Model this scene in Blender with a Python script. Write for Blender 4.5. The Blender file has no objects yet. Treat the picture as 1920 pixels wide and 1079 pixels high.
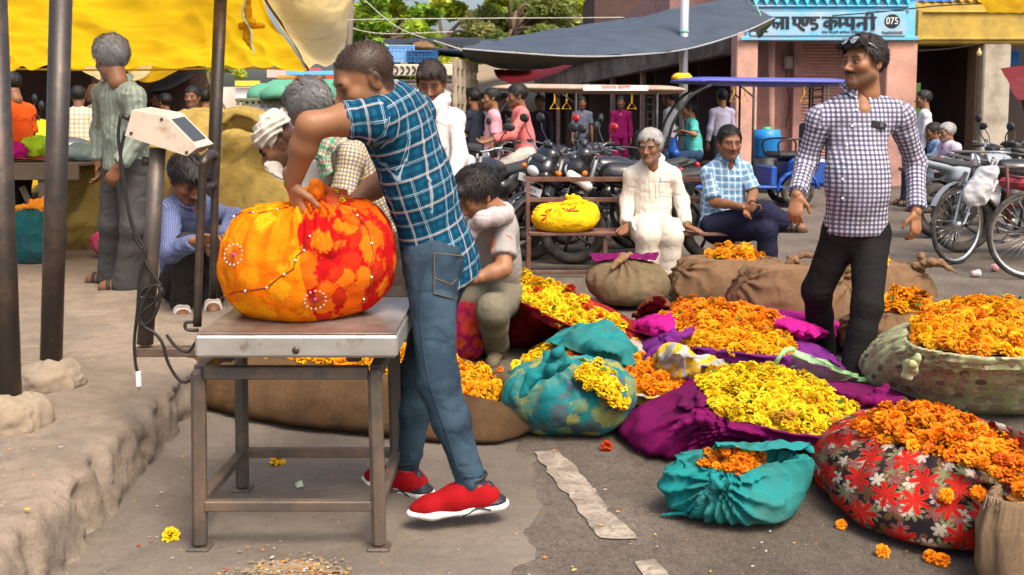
import bpy, math, random
import numpy as np
from mathutils import Vector, Matrix
random.seed(7); RNG = np.random.default_rng(7)
SC = bpy.context.scene
COL = SC.collection
R = math.radians
# ------------------------------------------------------------------ camera
FPX, PITCH, PPY, CAMH = 1900.0, R(5.0), 394.0, 1.27
cam = bpy.data.cameras.new('camera'); camo = bpy.data.objects.new('camera', cam); COL.objects.link(camo)
camo.location = (0, 0, CAMH); camo.rotation_euler = (R(90) - PITCH, 0, 0)
cam.sensor_width = 36; cam.lens = FPX / 1920 * 36; cam.shift_y = -(539.5 - PPY) / 1920
cam.clip_start = .05; cam.clip_end = 2000
cam.dof.use_dof = True; cam.dof.focus_distance = 4.6; cam.dof.aperture_fstop = 7.0
SC.camera = camo
# ------------------------------------------------------------------ world, sun, exposure
SUN_EL, SUN_AZ = R(56), R(148)          # azimuth clockwise from +Y: behind the camera, to its right
w = bpy.data.worlds.new('World'); SC.world = w; w.use_nodes = True
nt = w.node_tree; bg = nt.nodes['Background']; sk = nt.nodes.new('ShaderNodeTexSky')
sk.sky_type = 'NISHITA'; sk.sun_disc = False; sk.sun_elevation = SUN_EL; sk.sun_rotation = SUN_AZ
sk.dust_density = 7.0; sk.air_density = 1.0; sk.ozone_density = .6
nt.links.new(sk.outputs[0], bg.inputs[0]); bg.inputs[1].default_value = .15
sl = bpy.data.lights.new('sun', 'SUN'); sl.energy = 1.5; sl.angle = R(20); sl.color = (1, .93, .82)
so = bpy.data.objects.new('sun', sl); COL.objects.link(so)
sd = Vector((math.sin(SUN_AZ) * math.cos(SUN_EL), math.cos(SUN_AZ) * math.cos(SUN_EL), math.sin(SUN_EL)))
so.rotation_euler = sd.to_track_quat('Z', 'Y').to_euler(); so.location = sd * 30
SC.view_settings.view_transform = 'Standard'; SC.view_settings.look = 'None'
SC.view_settings.exposure = .98; SC.view_settings.gamma = 1
SC.render.engine = 'CYCLES'; SC.cycles.use_denoising = True
SC.cycles.max_bounces = 6; SC.cycles.diffuse_bounces = 3; SC.cycles.transparent_max_bounces = 8
# ------------------------------------------------------------------ pixel helpers (1920-wide photograph)
_fw = np.array([0, math.cos(PITCH), -math.sin(PITCH)]); _up = np.array([0, math.sin(PITCH), math.cos(PITCH)])
def ray(px, py): return np.array([(px - 960) / FPX, 0, 0]) + _up * (-(py - PPY) / FPX) + _fw
def at(px, py, Y):
    d = ray(px, py); return np.array([0, 0, CAMH]) + d * (Y / d[1])
def gr(px, py, z=0.0):
    d = ray(px, py); return np.array([0, 0, CAMH]) + d * ((z - CAMH) / d[2])
def V(*a): return np.array(a, float)
def nrm(v): v = np.asarray(v, float); return v / (np.linalg.norm(v) + 1e-12)
# ------------------------------------------------------------------ noise
def _hash(ix, iy, iz, seed):
    h = (ix * 374761393 + iy * 668265263 + iz * 2147483647 + seed * 1274126177) & 0xffffffff
    h = ((h ^ (h >> 13)) * 1274126177) & 0xffffffff
    return ((h ^ (h >> 16)) & 0xffff) / 65535.0
def vnoise(P, scale=1.0, seed=0):
    q = np.asarray(P, float) * scale; i = np.floor(q).astype(np.int64); f = q - i; f = f * f * (3 - 2 * f); r = 0
    for dx in (0, 1):
        for dy in (0, 1):
            for dz in (0, 1):
                wt = (f[..., 0] if dx else 1 - f[..., 0]) * (f[..., 1] if dy else 1 - f[..., 1]) * (f[..., 2] if dz else 1 - f[..., 2])
                r = r + wt * _hash(i[..., 0] + dx, i[..., 1] + dy, i[..., 2] + dz, seed)
    return r * 2 - 1
def fbm(P, scale=1.0, oct=3, seed=0):
    return sum(vnoise(P, scale * 2 ** o, seed + o * 17) / 2 ** o for o in range(oct))
# ------------------------------------------------------------------ objects
def link(o, parent=None):
    COL.objects.link(o)
    if parent is not None: o.parent = parent
    return o
def tag(o, label=None, cat=None, group=None, kind=None):
    if label: o['label'] = label
    if cat: o['category'] = cat
    if group: o['group'] = group
    if kind: o['kind'] = kind
    return o
def thing(name, label, cat, loc=(0, 0, 0), rz=0, group=None):
    o = bpy.data.objects.new(name, None); o.empty_display_size = .1; o.location = loc; o.rotation_euler = (0, 0, rz)
    link(o); return tag(o, label, cat, group)
def mesh_np(name, verts, faces, mat=None, parent=None, smooth=True, uv=None, col=None, local=False):
    """verts (n,3); faces list/array of quads or tris (or mixed list). World coordinates unless local; a parent's place is taken off."""
    me = bpy.data.meshes.new(name)
    verts = np.asarray(verts, float)
    if parent is not None and not local:
        mw = Matrix.Translation(parent.location) @ parent.rotation_euler.to_matrix().to_4x4() if parent.parent is None else None
        if mw is None:
            g = parent.parent; mw = Matrix.Translation(g.location) @ g.rotation_euler.to_matrix().to_4x4() @ Matrix.Translation(parent.location) @ parent.rotation_euler.to_matrix().to_4x4()
        mi = np.array(mw.inverted()); verts = verts @ mi[:3, :3].T + mi[:3, 3]
    if isinstance(faces, np.ndarray) and faces.ndim == 2:
        n, k = faces.shape
        me.vertices.add(len(verts)); me.vertices.foreach_set('co', verts.ravel())
        me.loops.add(n * k); me.loops.foreach_set('vertex_index', faces.astype(np.int32).ravel())
        me.polygons.add(n); me.polygons.foreach_set('loop_start', np.arange(0, n * k, k, dtype=np.int32))
        me.update(calc_edges=True)
    else:
        me.from_pydata([tuple(v) for v in verts], [], [tuple(int(i) for i in f) for f in faces])
    if smooth and len(me.polygons): me.polygons.foreach_set('use_smooth', np.ones(len(me.polygons), bool))
    if uv is not None:
        l = me.uv_layers.new(name='UVMap'); l.data.foreach_set('uv', np.asarray(uv, np.float32).ravel())
    if col is not None:
        a = me.color_attributes.new('Col', 'FLOAT_COLOR', 'POINT'); c = np.ones((len(verts), 4), np.float32); c[:, :3] = col
        a.data.foreach_set('color', c.ravel())
    me.validate(clean_customdata=False)
    if mat: me.materials.append(mat)
    o = bpy.data.objects.new(name, me); link(o, parent); return o
class MB:
    """collects simple shapes into one mesh"""
    def __init__(s): s.v = []; s.f = []; s.n = 0
    def add(s, v, f):
        v = np.asarray(v, float); s.v.append(v); s.f += [tuple(int(i) + s.n for i in q) for q in f]; s.n += len(v); return s
    def box(s, c, d, rot=None, bev=0.0):
        x, y, z = np.array(d, float) / 2
        if bev > 0:
            b = min(bev, x * .95, y * .95, z * .95); P = []; 
            for sx in (-1, 1):
                for sy in (-1, 1):
                    for sz in (-1, 1):
                        P += [(sx * x, sy * (y - b), sz * (z - b)), (sx * (x - b), sy * y, sz * (z - b)), (sx * (x - b), sy * (y - b), sz * z)]
            P = np.array(P); idx = lambda sx, sy, sz, k: ((sx > 0) * 4 + (sy > 0) * 2 + (sz > 0)) * 3 + k
            F = []
            for sg in (-1, 1):
                F.append([idx(sg, a, b_, 0) for a, b_ in ((-1, -1), (1, -1), (1, 1), (-1, 1))][::sg])
                F.append([idx(a, sg, b_, 1) for a, b_ in ((-1, -1), (1, -1), (1, 1), (-1, 1))][::-sg])
                F.append([idx(a, b_, sg, 2) for a, b_ in ((-1, -1), (1, -1), (1, 1), (-1, 1))][::sg])
            for a in (-1, 1):
                for b_ in (-1, 1):
                    F.append([idx(a, b_, -1, 0), idx(a, b_, 1, 0), idx(a, b_, 1, 1), idx(a, b_, -1, 1)][::a * b_])
                    F.append([idx(a, -1, b_, 0), idx(a, 1, b_, 0), idx(a, 1, b_, 2), idx(a, -1, b_, 2)][::-a * b_])
                    F.append([idx(-1, a, b_, 1), idx(1, a, b_, 1), idx(1, a, b_, 2), idx(-1, a, b_, 2)][::a * b_])
                    for c_ in (-1, 1):
                        F.append([idx(a, b_, c_, 0), idx(a, b_, c_, 1), idx(a, b_, c_, 2)][::a * b_ * c_])
        else:
            P = np.array([(sx * x, sy * y, sz * z) for sx in (-1, 1) for sy in (-1, 1) for sz in (-1, 1)])
            F = [(0, 1, 3, 2), (4, 6, 7, 5), (0, 4, 5, 1), (2, 3, 7, 6), (0, 2, 6, 4), (1, 5, 7, 3)]
        if rot is not None: P = P @ np.array(rot).T
        return s.add(P + np.array(c, float), F)
    def bar(s, a, b, w, h, up=(0, 0, 1), bev=.003):
        a = np.array(a, float); b = np.array(b, float); x = nrm(b - a); u = np.array(up, float)
        if abs(x @ u) > .97: u = np.array([0, 1., 0]) if abs(x[1]) < .9 else np.array([1., 0, 0])
        y = nrm(np.cross(u, x)); z = np.cross(x, y)
        return s.box((a + b) / 2, (np.linalg.norm(b - a), w, h), np.stack([x, y, z], 1), bev)
    def tube(s, pts, r, n=10, closed=False, cap=True):
        P = np.array(pts, float); m = len(P); r = np.full(m, r, float) if np.isscalar(r) else np.array(r, float)
        T = np.gradient(P, axis=0) if not closed else np.roll(P, -1, 0) - np.roll(P, 1, 0)
        T /= np.linalg.norm(T, axis=1, keepdims=True) + 1e-12
        u = np.array([0, 0, 1.]) if abs(T[0][2]) < .9 else np.array([1., 0, 0]); vs = []
        for i in range(m):
            u = u - T[i] * (u @ T[i]); u = nrm(u); b = np.cross(T[i], u); a = np.arange(n) * 2 * math.pi / n
            vs.append(P[i] + r[i] * (np.cos(a)[:, None] * u + np.sin(a)[:, None] * b))
        F = []
        for i in range(m if closed else m - 1):
            j = (i + 1) % m
            for k in range(n): F.append((i * n + k, i * n + (k + 1) % n, j * n + (k + 1) % n, j * n + k))
        if cap and not closed: F.append(tuple(range(n))[::-1]); F.append(tuple(range((m - 1) * n, m * n)))
        return s.add(np.concatenate(vs), F)
    def lathe(s, prof, c=(0, 0, 0), axis=(0, 0, 1), n=24):
        z = nrm(axis); x = nrm(np.cross(z, (0, 1, 0) if abs(z[1]) < .9 else (1, 0, 0))); y = np.cross(z, x)
        a = np.arange(n) * 2 * math.pi / n; ring = np.cos(a)[:, None] * x + np.sin(a)[:, None] * y
        vs = np.concatenate([np.array(c, float) + r * ring + h * z for r, h in prof]); F = []
        for i in range(len(prof) - 1):
            for k in range(n): F.append((i * n + k, i * n + (k + 1) % n, (i + 1) * n + (k + 1) % n, (i + 1) * n + k))
        return s.add(vs, F)
    def grid(s, fn, nu, nv, closeu=False):
        vs = np.array([fn(i / (nu if closeu else nu - 1), j / (nv - 1)) for j in range(nv) for i in range(nu)])
        F = [(j * nu + i, j * nu + (i + 1) % nu, (j + 1) * nu + (i + 1) % nu, (j + 1) * nu + i) for j in range(nv - 1) for i in range(nu if closeu else nu - 1)]
        return s.add(vs, F)
    def prism(s, poly, a, b):
        """poly of 2-D points given as 3-D at side a; extruded by vector b"""
        P = np.array(poly, float) + np.array(a, float); n = len(P)
        return s.add(np.concatenate([P, P + np.array(b, float)]), [tuple(range(n))[::-1], tuple(range(n, 2 * n))] + [(i, (i + 1) % n, n + (i + 1) % n, n + i) for i in range(n)])
    def build(s, name, mat, parent=None, smooth=False, local=False):
        return mesh_np(name, np.concatenate(s.v), s.f, mat, parent, smooth, local=local)
def auto_smooth(o, ang=35):
    me = o.data; me.polygons.foreach_set('use_smooth', np.ones(len(me.polygons), bool))
    try: me.set_sharp_from_angle(angle=R(ang))
    except Exception: pass
    return o
def arc(c, r, a0, a1, n, x=(1, 0, 0), y=(0, 0, 1)):
    c = np.array(c, float); x = np.array(x, float); y = np.array(y, float)
    return [c + r * (math.cos(t) * x + math.sin(t) * y) for t in np.linspace(a0, a1, n)]
def spline(pts, n):
    P = np.array(pts, float); k = len(P); out = []
    Q = np.vstack([2 * P[0] - P[1], P, 2 * P[-1] - P[-2]])
    for t in np.linspace(0, k - 1 - 1e-9, n):
        i = int(t); f = t - i; p0, p1, p2, p3 = Q[i:i + 4]
        out.append(.5 * (2 * p1 + (p2 - p0) * f + (2 * p0 - 5 * p1 + 4 * p2 - p3) * f * f + (3 * p1 - p0 - 3 * p2 + p3) * f ** 3))
    return np.array(out)
def cspline(pts, n):
    P = np.array(pts, float); k = len(P); out = []
    for t in np.linspace(0, k, n, endpoint=False):
        i = int(t); f = t - i; p0, p1, p2, p3 = [P[(i + d) % k] for d in (-1, 0, 1, 2)]
        out.append(.5 * (2 * p1 + (p2 - p0) * f + (2 * p0 - 5 * p1 + 4 * p2 - p3) * f * f + (3 * p1 - p0 - 3 * p2 + p3) * f ** 3))
    return np.array(out)
def copy_tree(o, parent=None):
    c = o.copy(); link(c, parent)
    for ch in o.children: copy_tree(ch, c)
    return c
# ------------------------------------------------------------------ materials
class NT:
    def __init__(s, name):
        m = bpy.data.materials.new(name); m.use_nodes = True; s.m = m; s.t = m.node_tree; s.b = s.t.nodes['Principled BSDF']; s.out = s.t.nodes['Material Output']; s._c = {}
    def n(s, ty, **kw):
        x = s.t.nodes.new(ty)
        for k, v in kw.items(): setattr(x, k, v)
        return x
    def l(s, a, b): s.t.links.new(a, b)
    def put(s, sock, v):
        if isinstance(v, bpy.types.NodeSocket): s.l(v, sock)
        else: sock.default_value = (v if not isinstance(v, (tuple, list)) or len(v) != 3 or sock.type == 'VECTOR' else (*v, 1))
    def co(s, kind='Object'):
        if kind not in s._c:
            s._c[kind] = (s.n('ShaderNodeNewGeometry').outputs['Position'] if kind == 'World' else s.n('ShaderNodeTexCoord').outputs[kind])
        return s._c[kind]
    def map(s, v, scale=(1, 1, 1), loc=(0, 0, 0), rot=(0, 0, 0)):
        m = s.n('ShaderNodeMapping'); s.l(v, m.inputs[0]); m.inputs[1].default_value = loc; m.inputs[2].default_value = rot; m.inputs[3].default_value = scale; return m.outputs[0]
    def noise(s, v, scale, detail=3, rough=.5, dist=0):
        x = s.n('ShaderNodeTexNoise'); s.l(v, x.inputs['Vector']); x.inputs['Scale'].default_value = scale; x.inputs['Detail'].default_value = detail
        x.inputs['Roughness'].default_value = rough; x.inputs['Distortion'].default_value = dist; return x.outputs['Fac']
    def vor(s, v, scale, feature='F1', out='Distance', rnd=1):
        x = s.n('ShaderNodeTexVoronoi', feature=feature); s.l(v, x.inputs['Vector']); x.inputs['Scale'].default_value = scale; x.inputs['Randomness'].default_value = rnd; return x.outputs[out]
    def ramp(s, f, stops, interp='LINEAR'):
        x = s.n('ShaderNodeValToRGB'); s.l(f, x.inputs[0]); e = x.color_ramp.elements; x.color_ramp.interpolation = interp
        while len(e) < len(stops): e.new(.5)
        for q, (p, c) in zip(e, stops):
            q.position = p; q.color = (*c, 1) if isinstance(c, (tuple, list)) else (c, c, c, 1)
        return x.outputs[0]
    def mix(s, f, a, b, mode='MIX'):
        x = s.n('ShaderNodeMix', data_type='RGBA', blend_type=mode); x.clamp_factor = True
        s.put(x.inputs[0], f); s.put(x.inputs[6], a); s.put(x.inputs[7], b); return x.outputs[2]
    def math(s, op, a, b=0.0, c=0.0):
        x = s.n('ShaderNodeMath', operation=op); s.put(x.inputs[0], a); s.put(x.inputs[1], b); s.put(x.inputs[2], c); return x.outputs[0]
    def sep(s, v):
        x = s.n('ShaderNodeSeparateXYZ'); s.l(v, x.inputs[0]); return x.outputs
    def bump(s, h, strength=.3, dist=.01, prev=None):
        x = s.n('ShaderNodeBump'); x.inputs['Strength'].default_value = strength; x.inputs['Distance'].default_value = dist; s.l(h, x.inputs['Height'])
        if prev is not None: s.l(prev, x.inputs['Normal'])
        return x.outputs[0]
    def fin(s, col=None, rough=.7, bump=None, metal=0, spec=.3, **kw):
        if col is not None: s.put(s.b.inputs['Base Color'], col)
        s.put(s.b.inputs['Roughness'], rough); s.put(s.b.inputs['Metallic'], metal); s.b.inputs['Specular IOR Level'].default_value = spec
        if bump is not None: s.l(bump, s.b.inputs['Normal'])
        for k, v in kw.items(): s.put(s.b.inputs[k], v)
        return s.m
def dk(c, f): return tuple(min(1, x * f) for x in c)
_MC = {}
def mat(name, col, rough=.7, var=.25, vs=6, bump=.0, bs=80, bd=.004, metal=0, spec=.3, dirt=None, ds=3, dth=.55, co='Object', **kw):
    if name in _MC: return _MC[name]
    t = NT(name); c = t.co(co)
    k = t.mix(t.noise(c, vs, 4, .6), dk(col, 1 - var), dk(col, 1 + var))
    if dirt is not None: k = t.mix(t.ramp(t.noise(c, ds, 6, .65), [(dth - .1, 0.), (dth + .15, 1.)]), k, dirt)
    b = t.bump(t.noise(c, bs, 4, .6), bump, bd) if bump else None
    _MC[name] = t.fin(k, rough, b, metal, spec, **kw); return _MC[name]
def creases(t, c, weave=900):
    r1 = t.math('ABSOLUTE', t.math('SUBTRACT', t.noise(t.map(c, (1, 1, .3), rot=(.5, .3, .4)), 6, 1, .5, .4), .5)); r2 = t.math('ABSOLUTE', t.math('SUBTRACT', t.noise(t.map(c, (.35, 1, 1), rot=(.2, .7, -.5)), 8.5, 1, .5, .3), .5))
    h = t.math('MULTIPLY', t.math('MINIMUM', r1, r2), 3.0)
    return t.math('ADD', h, t.math('ADD', t.math('MULTIPLY', t.noise(c, weave, 1), .08), t.math('MULTIPLY', t.noise(c, 40, 3, .6), .07)))
def cloth(name, col, rough=.85, var=.18, vs=5, wr=.5, weave=900, dirt=None, dth=.6, sheer=0.0, co='Object'):
    """plain cloth: mottled colour, soft creases in the relief, weave"""
    if name in _MC: return _MC[name]
    t = NT(name); c = t.co(co)
    k = t.mix(t.noise(c, vs, 4, .6), dk(col, 1 - var), dk(col, 1 + var))
    if dirt is not None: k = t.mix(t.ramp(t.noise(c, 4, 6, .6, .4), [(dth - .12, 0.), (dth + .2, .8)]), k, dirt)
    k = t.mix(t.ramp(t.noise(c, 160, 2, .7), [(.35, .22), (.65, 0.)]), k, dk(col, .35))
    m = t.fin(k, rough, t.bump(creases(t, c, weave), wr, .02), 0, .08)
    if sheer:
        tr = t.n('ShaderNodeBsdfTranslucent'); t.put(tr.inputs[0], k); mx = t.n('ShaderNodeMixShader'); mx.inputs[0].default_value = sheer
        t.l(t.b.outputs[0], mx.inputs[1]); t.l(tr.outputs[0], mx.inputs[2]); t.l(mx.outputs[0], t.out.inputs[0])
    _MC[name] = m; return m
def plaid(name, base, lines, rough=.85, wr=.35, mott=.12):
    """woven checks on the UV map in metres. lines: (axis, period, width share, offset, colour, strength)"""
    t = NT(name); uv = t.co('UV'); s = t.sep(uv)
    k = t.mix(t.noise(uv, 30, 2), dk(base, 1 - mott), dk(base, 1 + mott))
    for ax, per, wd, off, c, st in lines:
        f = t.math('FRACT', t.math('ADD', t.math('DIVIDE', s[ax], per), off + 50))
        d = t.math('ABSOLUTE', t.math('SUBTRACT', f, .5))
        g = t.n('ShaderNodeMapRange', interpolation_type='SMOOTHSTEP'); t.l(d, g.inputs[0]); e = min(.04, wd * .25)
        g.inputs[1].default_value = wd / 2 + e; g.inputs[2].default_value = wd / 2 - e; g.inputs[3].default_value = 0; g.inputs[4].default_value = st
        k = t.mix(g.outputs[0], k, c)
    c = t.co('Object'); k = t.mix(t.ramp(t.noise(c, 9, 4, .6), [(.35, .25), (.6, 0.)]), k, dk(base, .4))
    return t.fin(k, rough, t.bump(creases(t, c), wr, .02), 0, .08)
def colattr(name, rough=.6, transl=0.0, bump=0, bs=200, spec=.2, rnd=0.0, sss=0.0):
    t = NT(name); a = t.n('ShaderNodeVertexColor', layer_name='Col'); k = a.outputs[0]
    if rnd:
        h = t.n('ShaderNodeHueSaturation'); t.l(k, h.inputs['Color']); oi = t.n('ShaderNodeObjectInfo')
        t.l(t.math('ADD', t.math('MULTIPLY', oi.outputs['Random'], rnd), 1 - rnd / 2), h.inputs['Value']); k = h.outputs[0]
    b = t.bump(t.noise(t.co(), bs, 3), bump, .004) if bump else None
    m = t.fin(k, rough, b, 0, spec)
    if sss:
        t.b.inputs['Subsurface Weight'].default_value = sss; t.b.inputs['Subsurface Radius'].default_value = (1, .4, .2); t.b.inputs['Subsurface Scale'].default_value = .006
    if transl:
        tr = t.n('ShaderNodeBsdfTranslucent'); t.put(tr.inputs[0], k); mx = t.n('ShaderNodeMixShader'); mx.inputs[0].default_value = transl
        t.l(t.b.outputs[0], mx.inputs[1]); t.l(tr.outputs[0], mx.inputs[2]); t.l(mx.outputs[0], t.out.inputs[0])
    return m
def glass(name, col=(.6, .7, .75), alpha=.35, rough=.05):
    t = NT(name); m = t.fin(col, rough, None, 0, .5); t.b.inputs['Alpha'].default_value = alpha; return m
# ================================================================== SETTING
def nlin(*seg):
    out = []
    for a, b, n in seg: out += list(np.linspace(a, b, n, endpoint=False))
    return np.array(out)
def grid_mesh(name, X, Y, zf, m, parent=None):
    gx, gy = np.meshgrid(X, Y); P = np.stack([gx, gy, np.zeros_like(gx)], -1).reshape(-1, 3); P[:, 2] = zf(P)
    nx, ny = len(X), len(Y); i, j = np.meshgrid(np.arange(nx - 1), np.arange(ny - 1)); a = (j * nx + i).ravel()
    return mesh_np(name, P, np.stack([a, a + 1, a + nx + 1, a + nx], 1), m, parent)
# ---- ground
t = NT('dusty_asphalt'); c = t.co('World')
k = t.mix(t.ramp(t.noise(c, .9, 6, .62, .3), [(.32, 0.), (.68, 1.)]), (.108, .089, .072), (.262, .216, .17))
k = t.mix(t.ramp(t.noise(t.map(c, (1, .35, 1)), 4.5, 6, .7), [(.42, 0.), (.75, .8)]), k, (.09, .072, .056))
k = t.mix(t.ramp(t.noise(c, 28, 5, .75), [(.5, 0.), (.66, .7)]), k, (.085, .066, .05))
k = t.mix(t.ramp(t.noise(c, 170, 2, .6), [(.5, 0.), (.66, .85)]), k, (.065, .053, .044))
k = t.mix(t.ramp(t.noise(c, 120, 2, .5), [(.66, 0.), (.74, .8)]), k, (.36, .31, .25))
h = t.math('ADD', t.noise(c, 220, 4, .7), t.math('MULTIPLY', t.noise(c, 14, 4, .6), 1.6))
M_GROUND = t.fin(k, .9, t.bump(h, .8, .016), 0, .2)
gX = nlin((-400, -40, 10), (-40, -6, 14), (-6, -1.6, 30), (-1.6, 4.0, 150), (4, 12, 40), (12, 40, 14), (40, 401, 10))
gY = nlin((-20, 1.5, 10), (1.5, 9, 200), (9, 24, 90), (24, 60, 30), (60, 700, 24))
def gz(P):
    near = np.clip(1 - np.abs(P[:, 1] - 5) / 18, 0, 1)
    return -.0022 + near * (.0008 * fbm(P, 1.7, 2, 3) + .0005 * vnoise(P, 11, 5))
ground = tag(grid_mesh('ground', gX, gY, gz, M_GROUND), 'dusty brown asphalt of the market street', None, None, 'structure')
# ---- pale concrete apron by the kerb, with a broken edge
t = NT('worn_concrete'); c = t.co('World')
k = t.mix(t.ramp(t.noise(c, 1.6, 7, .65, .4), [(.3, 0.), (.7, 1.)]), (.108, .088, .07), (.235, .196, .155))
k = t.mix(t.ramp(t.noise(t.map(c, (.5, 2.2, 1), rot=(0, 0, .5)), 3.2, 6, .7, 1), [(.5, 0.), (.78, .7)]), k, (.11, .092, .075))
k = t.mix(t.ramp(t.noise(c, 260, 2), [(.6, 0.), (.75, .6)]), k, (.33, .29, .24))
h = t.math('ADD', t.noise(c, 160, 4, .7), t.math('MULTIPLY', t.noise(c, 22, 5, .6), 1.5))
k = t.mix(t.ramp(t.noise(c, 34, 5, .75), [(.52, 0.), (.66, .55)]), k, (.12, .098, .078))
M_CONC = t.fin(k, .86, t.bump(h, .6, .012), 0, .2)
edge = [gr(*p) for p in ((1030, 1300), (1000, 1150), (965, 1079), (1010, 1040), (985, 1000), (1022, 955), (998, 905), (1004, 860), (968, 845), (985, 800), (940, 760))]
E = spline(edge, 90); E[:, 0] += .012 * fbm(E, 22, 3, 4)
vs = []; nc = 40
for e in E:
    x0 = -1.5
    for i in range(nc):
        f = i / (nc - 1); vs.append((x0 + (e[0] - x0) * f, e[1], .0015 + .0010 * (1 if f < 1 else -4)))
vs = np.array(vs); vs[:, 2] += np.where(vs[:, 2] > 0, .0006 * fbm(vs, 3, 2, 9), 0)
i, j = np.meshgrid(np.arange(nc - 1), np.arange(len(E) - 1)); a = (j * nc + i).ravel()
tag(mesh_np('concrete_apron', vs, np.stack([a, a + 1, a + nc + 1, a + nc], 1), M_CONC), 'pale worn concrete strip beside the raised walkway', None, None, 'structure')
# ---- worn painted line
t = NT('worn_road_paint'); c = t.co('World')
k = t.mix(t.ramp(t.noise(c, 9, 7, .7, .6), [(.38, 0.), (.62, 1.)]), (.16, .13, .102), (.36, .305, .245))
k = t.mix(t.ramp(t.noise(c, 40, 5, .75), [(.5, 0.), (.64, .85)]), k, (.14, .113, .088))
M_PAINT = t.fin(k, .85, t.bump(t.noise(c, 150, 4, .7), .4, .01), 0, .2)
def strip(name, L, Rr, z, m, amp=.011, n=90, nc=10):
    A = spline([gr(*p) for p in L], n); B = spline([gr(*p) for p in Rr], n); A[:, 0] += amp * fbm(A, 14, 3, 2); B[:, 0] += amp * fbm(B, 14, 3, 7); v = np.array([A + (B - A) * f for f in np.linspace(0, 1, nc)]).transpose(1, 0, 2)
    v[:3, :, 1] += amp * 1.5 * vnoise(v[:3], 20, 5); v[-3:, :, 1] += amp * 1.5 * vnoise(v[-3:], 20, 6); v = v.reshape(-1, 3); v[:, 2] = z; i, j = np.meshgrid(np.arange(nc - 1), np.arange(n - 1)); a = (j * nc + i).ravel()
    return mesh_np(name, v, np.stack([a, a + nc, a + nc + 1, a + 1], 1), m)
for l_, r_, lab in ((((1002, 850), (1040, 900), (1085, 960), (1128, 1010)), ((1046, 846), (1095, 896), (1142, 955), (1192, 1008)), 'longest patch of worn white line painted on the road'), (((1186, 1058), (1230, 1110), (1270, 1180)), ((1224, 1050), (1280, 1105), (1330, 1180)), 'shorter faded end of the white road line')):
    tag(strip('road_marking', l_, r_, .0030, M_PAINT), lab, None, None, 'structure')
# ---- raised walkway (plinth)
PZ = .20
def pl_edge(Y): return -1.316 - .053 * (Y - 2.78)
sec = [(-14, 0), (-9, 0), (-6, 0)] + [(-4.5 + .09 * i, 0) for i in range(47)] + [(-.27 + .03 * i, 0) for i in range(9)] + [(-.008, -.012), (.004, -.035)] + [(.012 + .006 * i, -.05 - .02 * i) for i in range(8)] + [(.075, -.215)]
pY = nlin((.8, 2, 10), (2, 5, 150), (5, 9, 80), (9, 17.01, 20)); vs = []
for y in pY:
    fl = np.clip((4.6 - y) / 1.8, .25, 1)
    for dx, dz in sec: vs.append((pl_edge(y) + (dx if dx < 0 else dx * fl), y, PZ + dz))
P = np.array(vs); ns = len(sec); S = np.tile(np.array(sec), (len(pY), 1))
isface = np.clip((S[:, 0] + .045) / .045, 0, 1); near = np.clip(1 - np.abs(P[:, 1] - 4) / 8, 0, 1)
chip = np.clip(fbm(P, 8, 3, 21), 0, 1)
P[:, 0] += isface * near * (.008 * fbm(P, 4.5, 2, 31) + .008 * (1 - 2 * np.abs(vnoise(P * V(1, 1, 1.5), 9, 33))) + .011 * (1 - 2 * np.abs(vnoise(P, 21, 34))) + .007 * vnoise(P, 38, 32)) - chip * .045 * isface
P[:, 2] += np.where(S[:, 1] > -.2, near * (.005 * fbm(P, 2.2, 3, 41) + .002 * vnoise(P, 18, 44)) - isface * chip * .035 * (S[:, 1] > -.03), 0)
top = (S[:, 1] == 0)
for x0, y0, x1, y1 in ((-6, 3.9, -1.5, 4.15), (-6, 5.35, -1.5, 5.2), (-6, 6.6, -1.5, 6.75), (-2.55, 2, -2.75, 9), (-3.7, 2, -3.6, 9)):      # joints between the stone slabs
    a = np.array([x0, y0]); b = np.array([x1, y1]); ab = b - a; L = np.hypot(*ab); q = P[:, :2] - a
    d = np.abs(q[:, 0] * ab[1] - q[:, 1] * ab[0]) / L + .012 * vnoise(P, 5, 3); tt = (q @ ab) / L / L
    P[:, 2] -= np.where(top & (tt > 0) & (tt < 1), .010 * np.exp(-(d / .025) ** 2), 0)
i, j = np.meshgrid(np.arange(ns - 1), np.arange(len(pY) - 1)); a = (j * ns + i).ravel()
t = NT('worn_stone'); c = t.co('World')
k = t.mix(t.ramp(t.noise(c, 1.3, 6, .62, .4), [(.3, 0.), (.7, 1.)]), (.175, .138, .103), (.31, .248, .188))
k = t.mix(t.ramp(t.noise(t.map(c, (1, 1, .4)), 6, 7, .72, .7), [(.46, 0.), (.72, .85)]), k, (.15, .115, .085))
k = t.mix(t.ramp(t.noise(c, 2.6, 5, .6), [(.52, 0.), (.62, .55)]), k, (.15, .13, .11))
k = t.mix(t.ramp(t.noise(c, 140, 3), [(.62, 0.), (.76, .7)]), k, (.36, .31, .25))
h = t.math('ADD', t.noise(c, 90, 5, .7), t.math('MULTIPLY', t.noise(c, 13, 6, .65), 1.2))
k = t.mix(t.ramp(t.noise(c, 24, 5, .75), [(.5, 0.), (.68, .6)]), k, (.16, .12, .088))
M_STONE = t.fin(k, .9, t.bump(h, .55, .014), 0, .15)
plinth = tag(mesh_np('pavement', P, np.stack([a, a + 1, a + ns + 1, a + ns], 1), M_STONE), 'raised stone walkway with a crumbling edge', None, None, 'structure')
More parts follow.
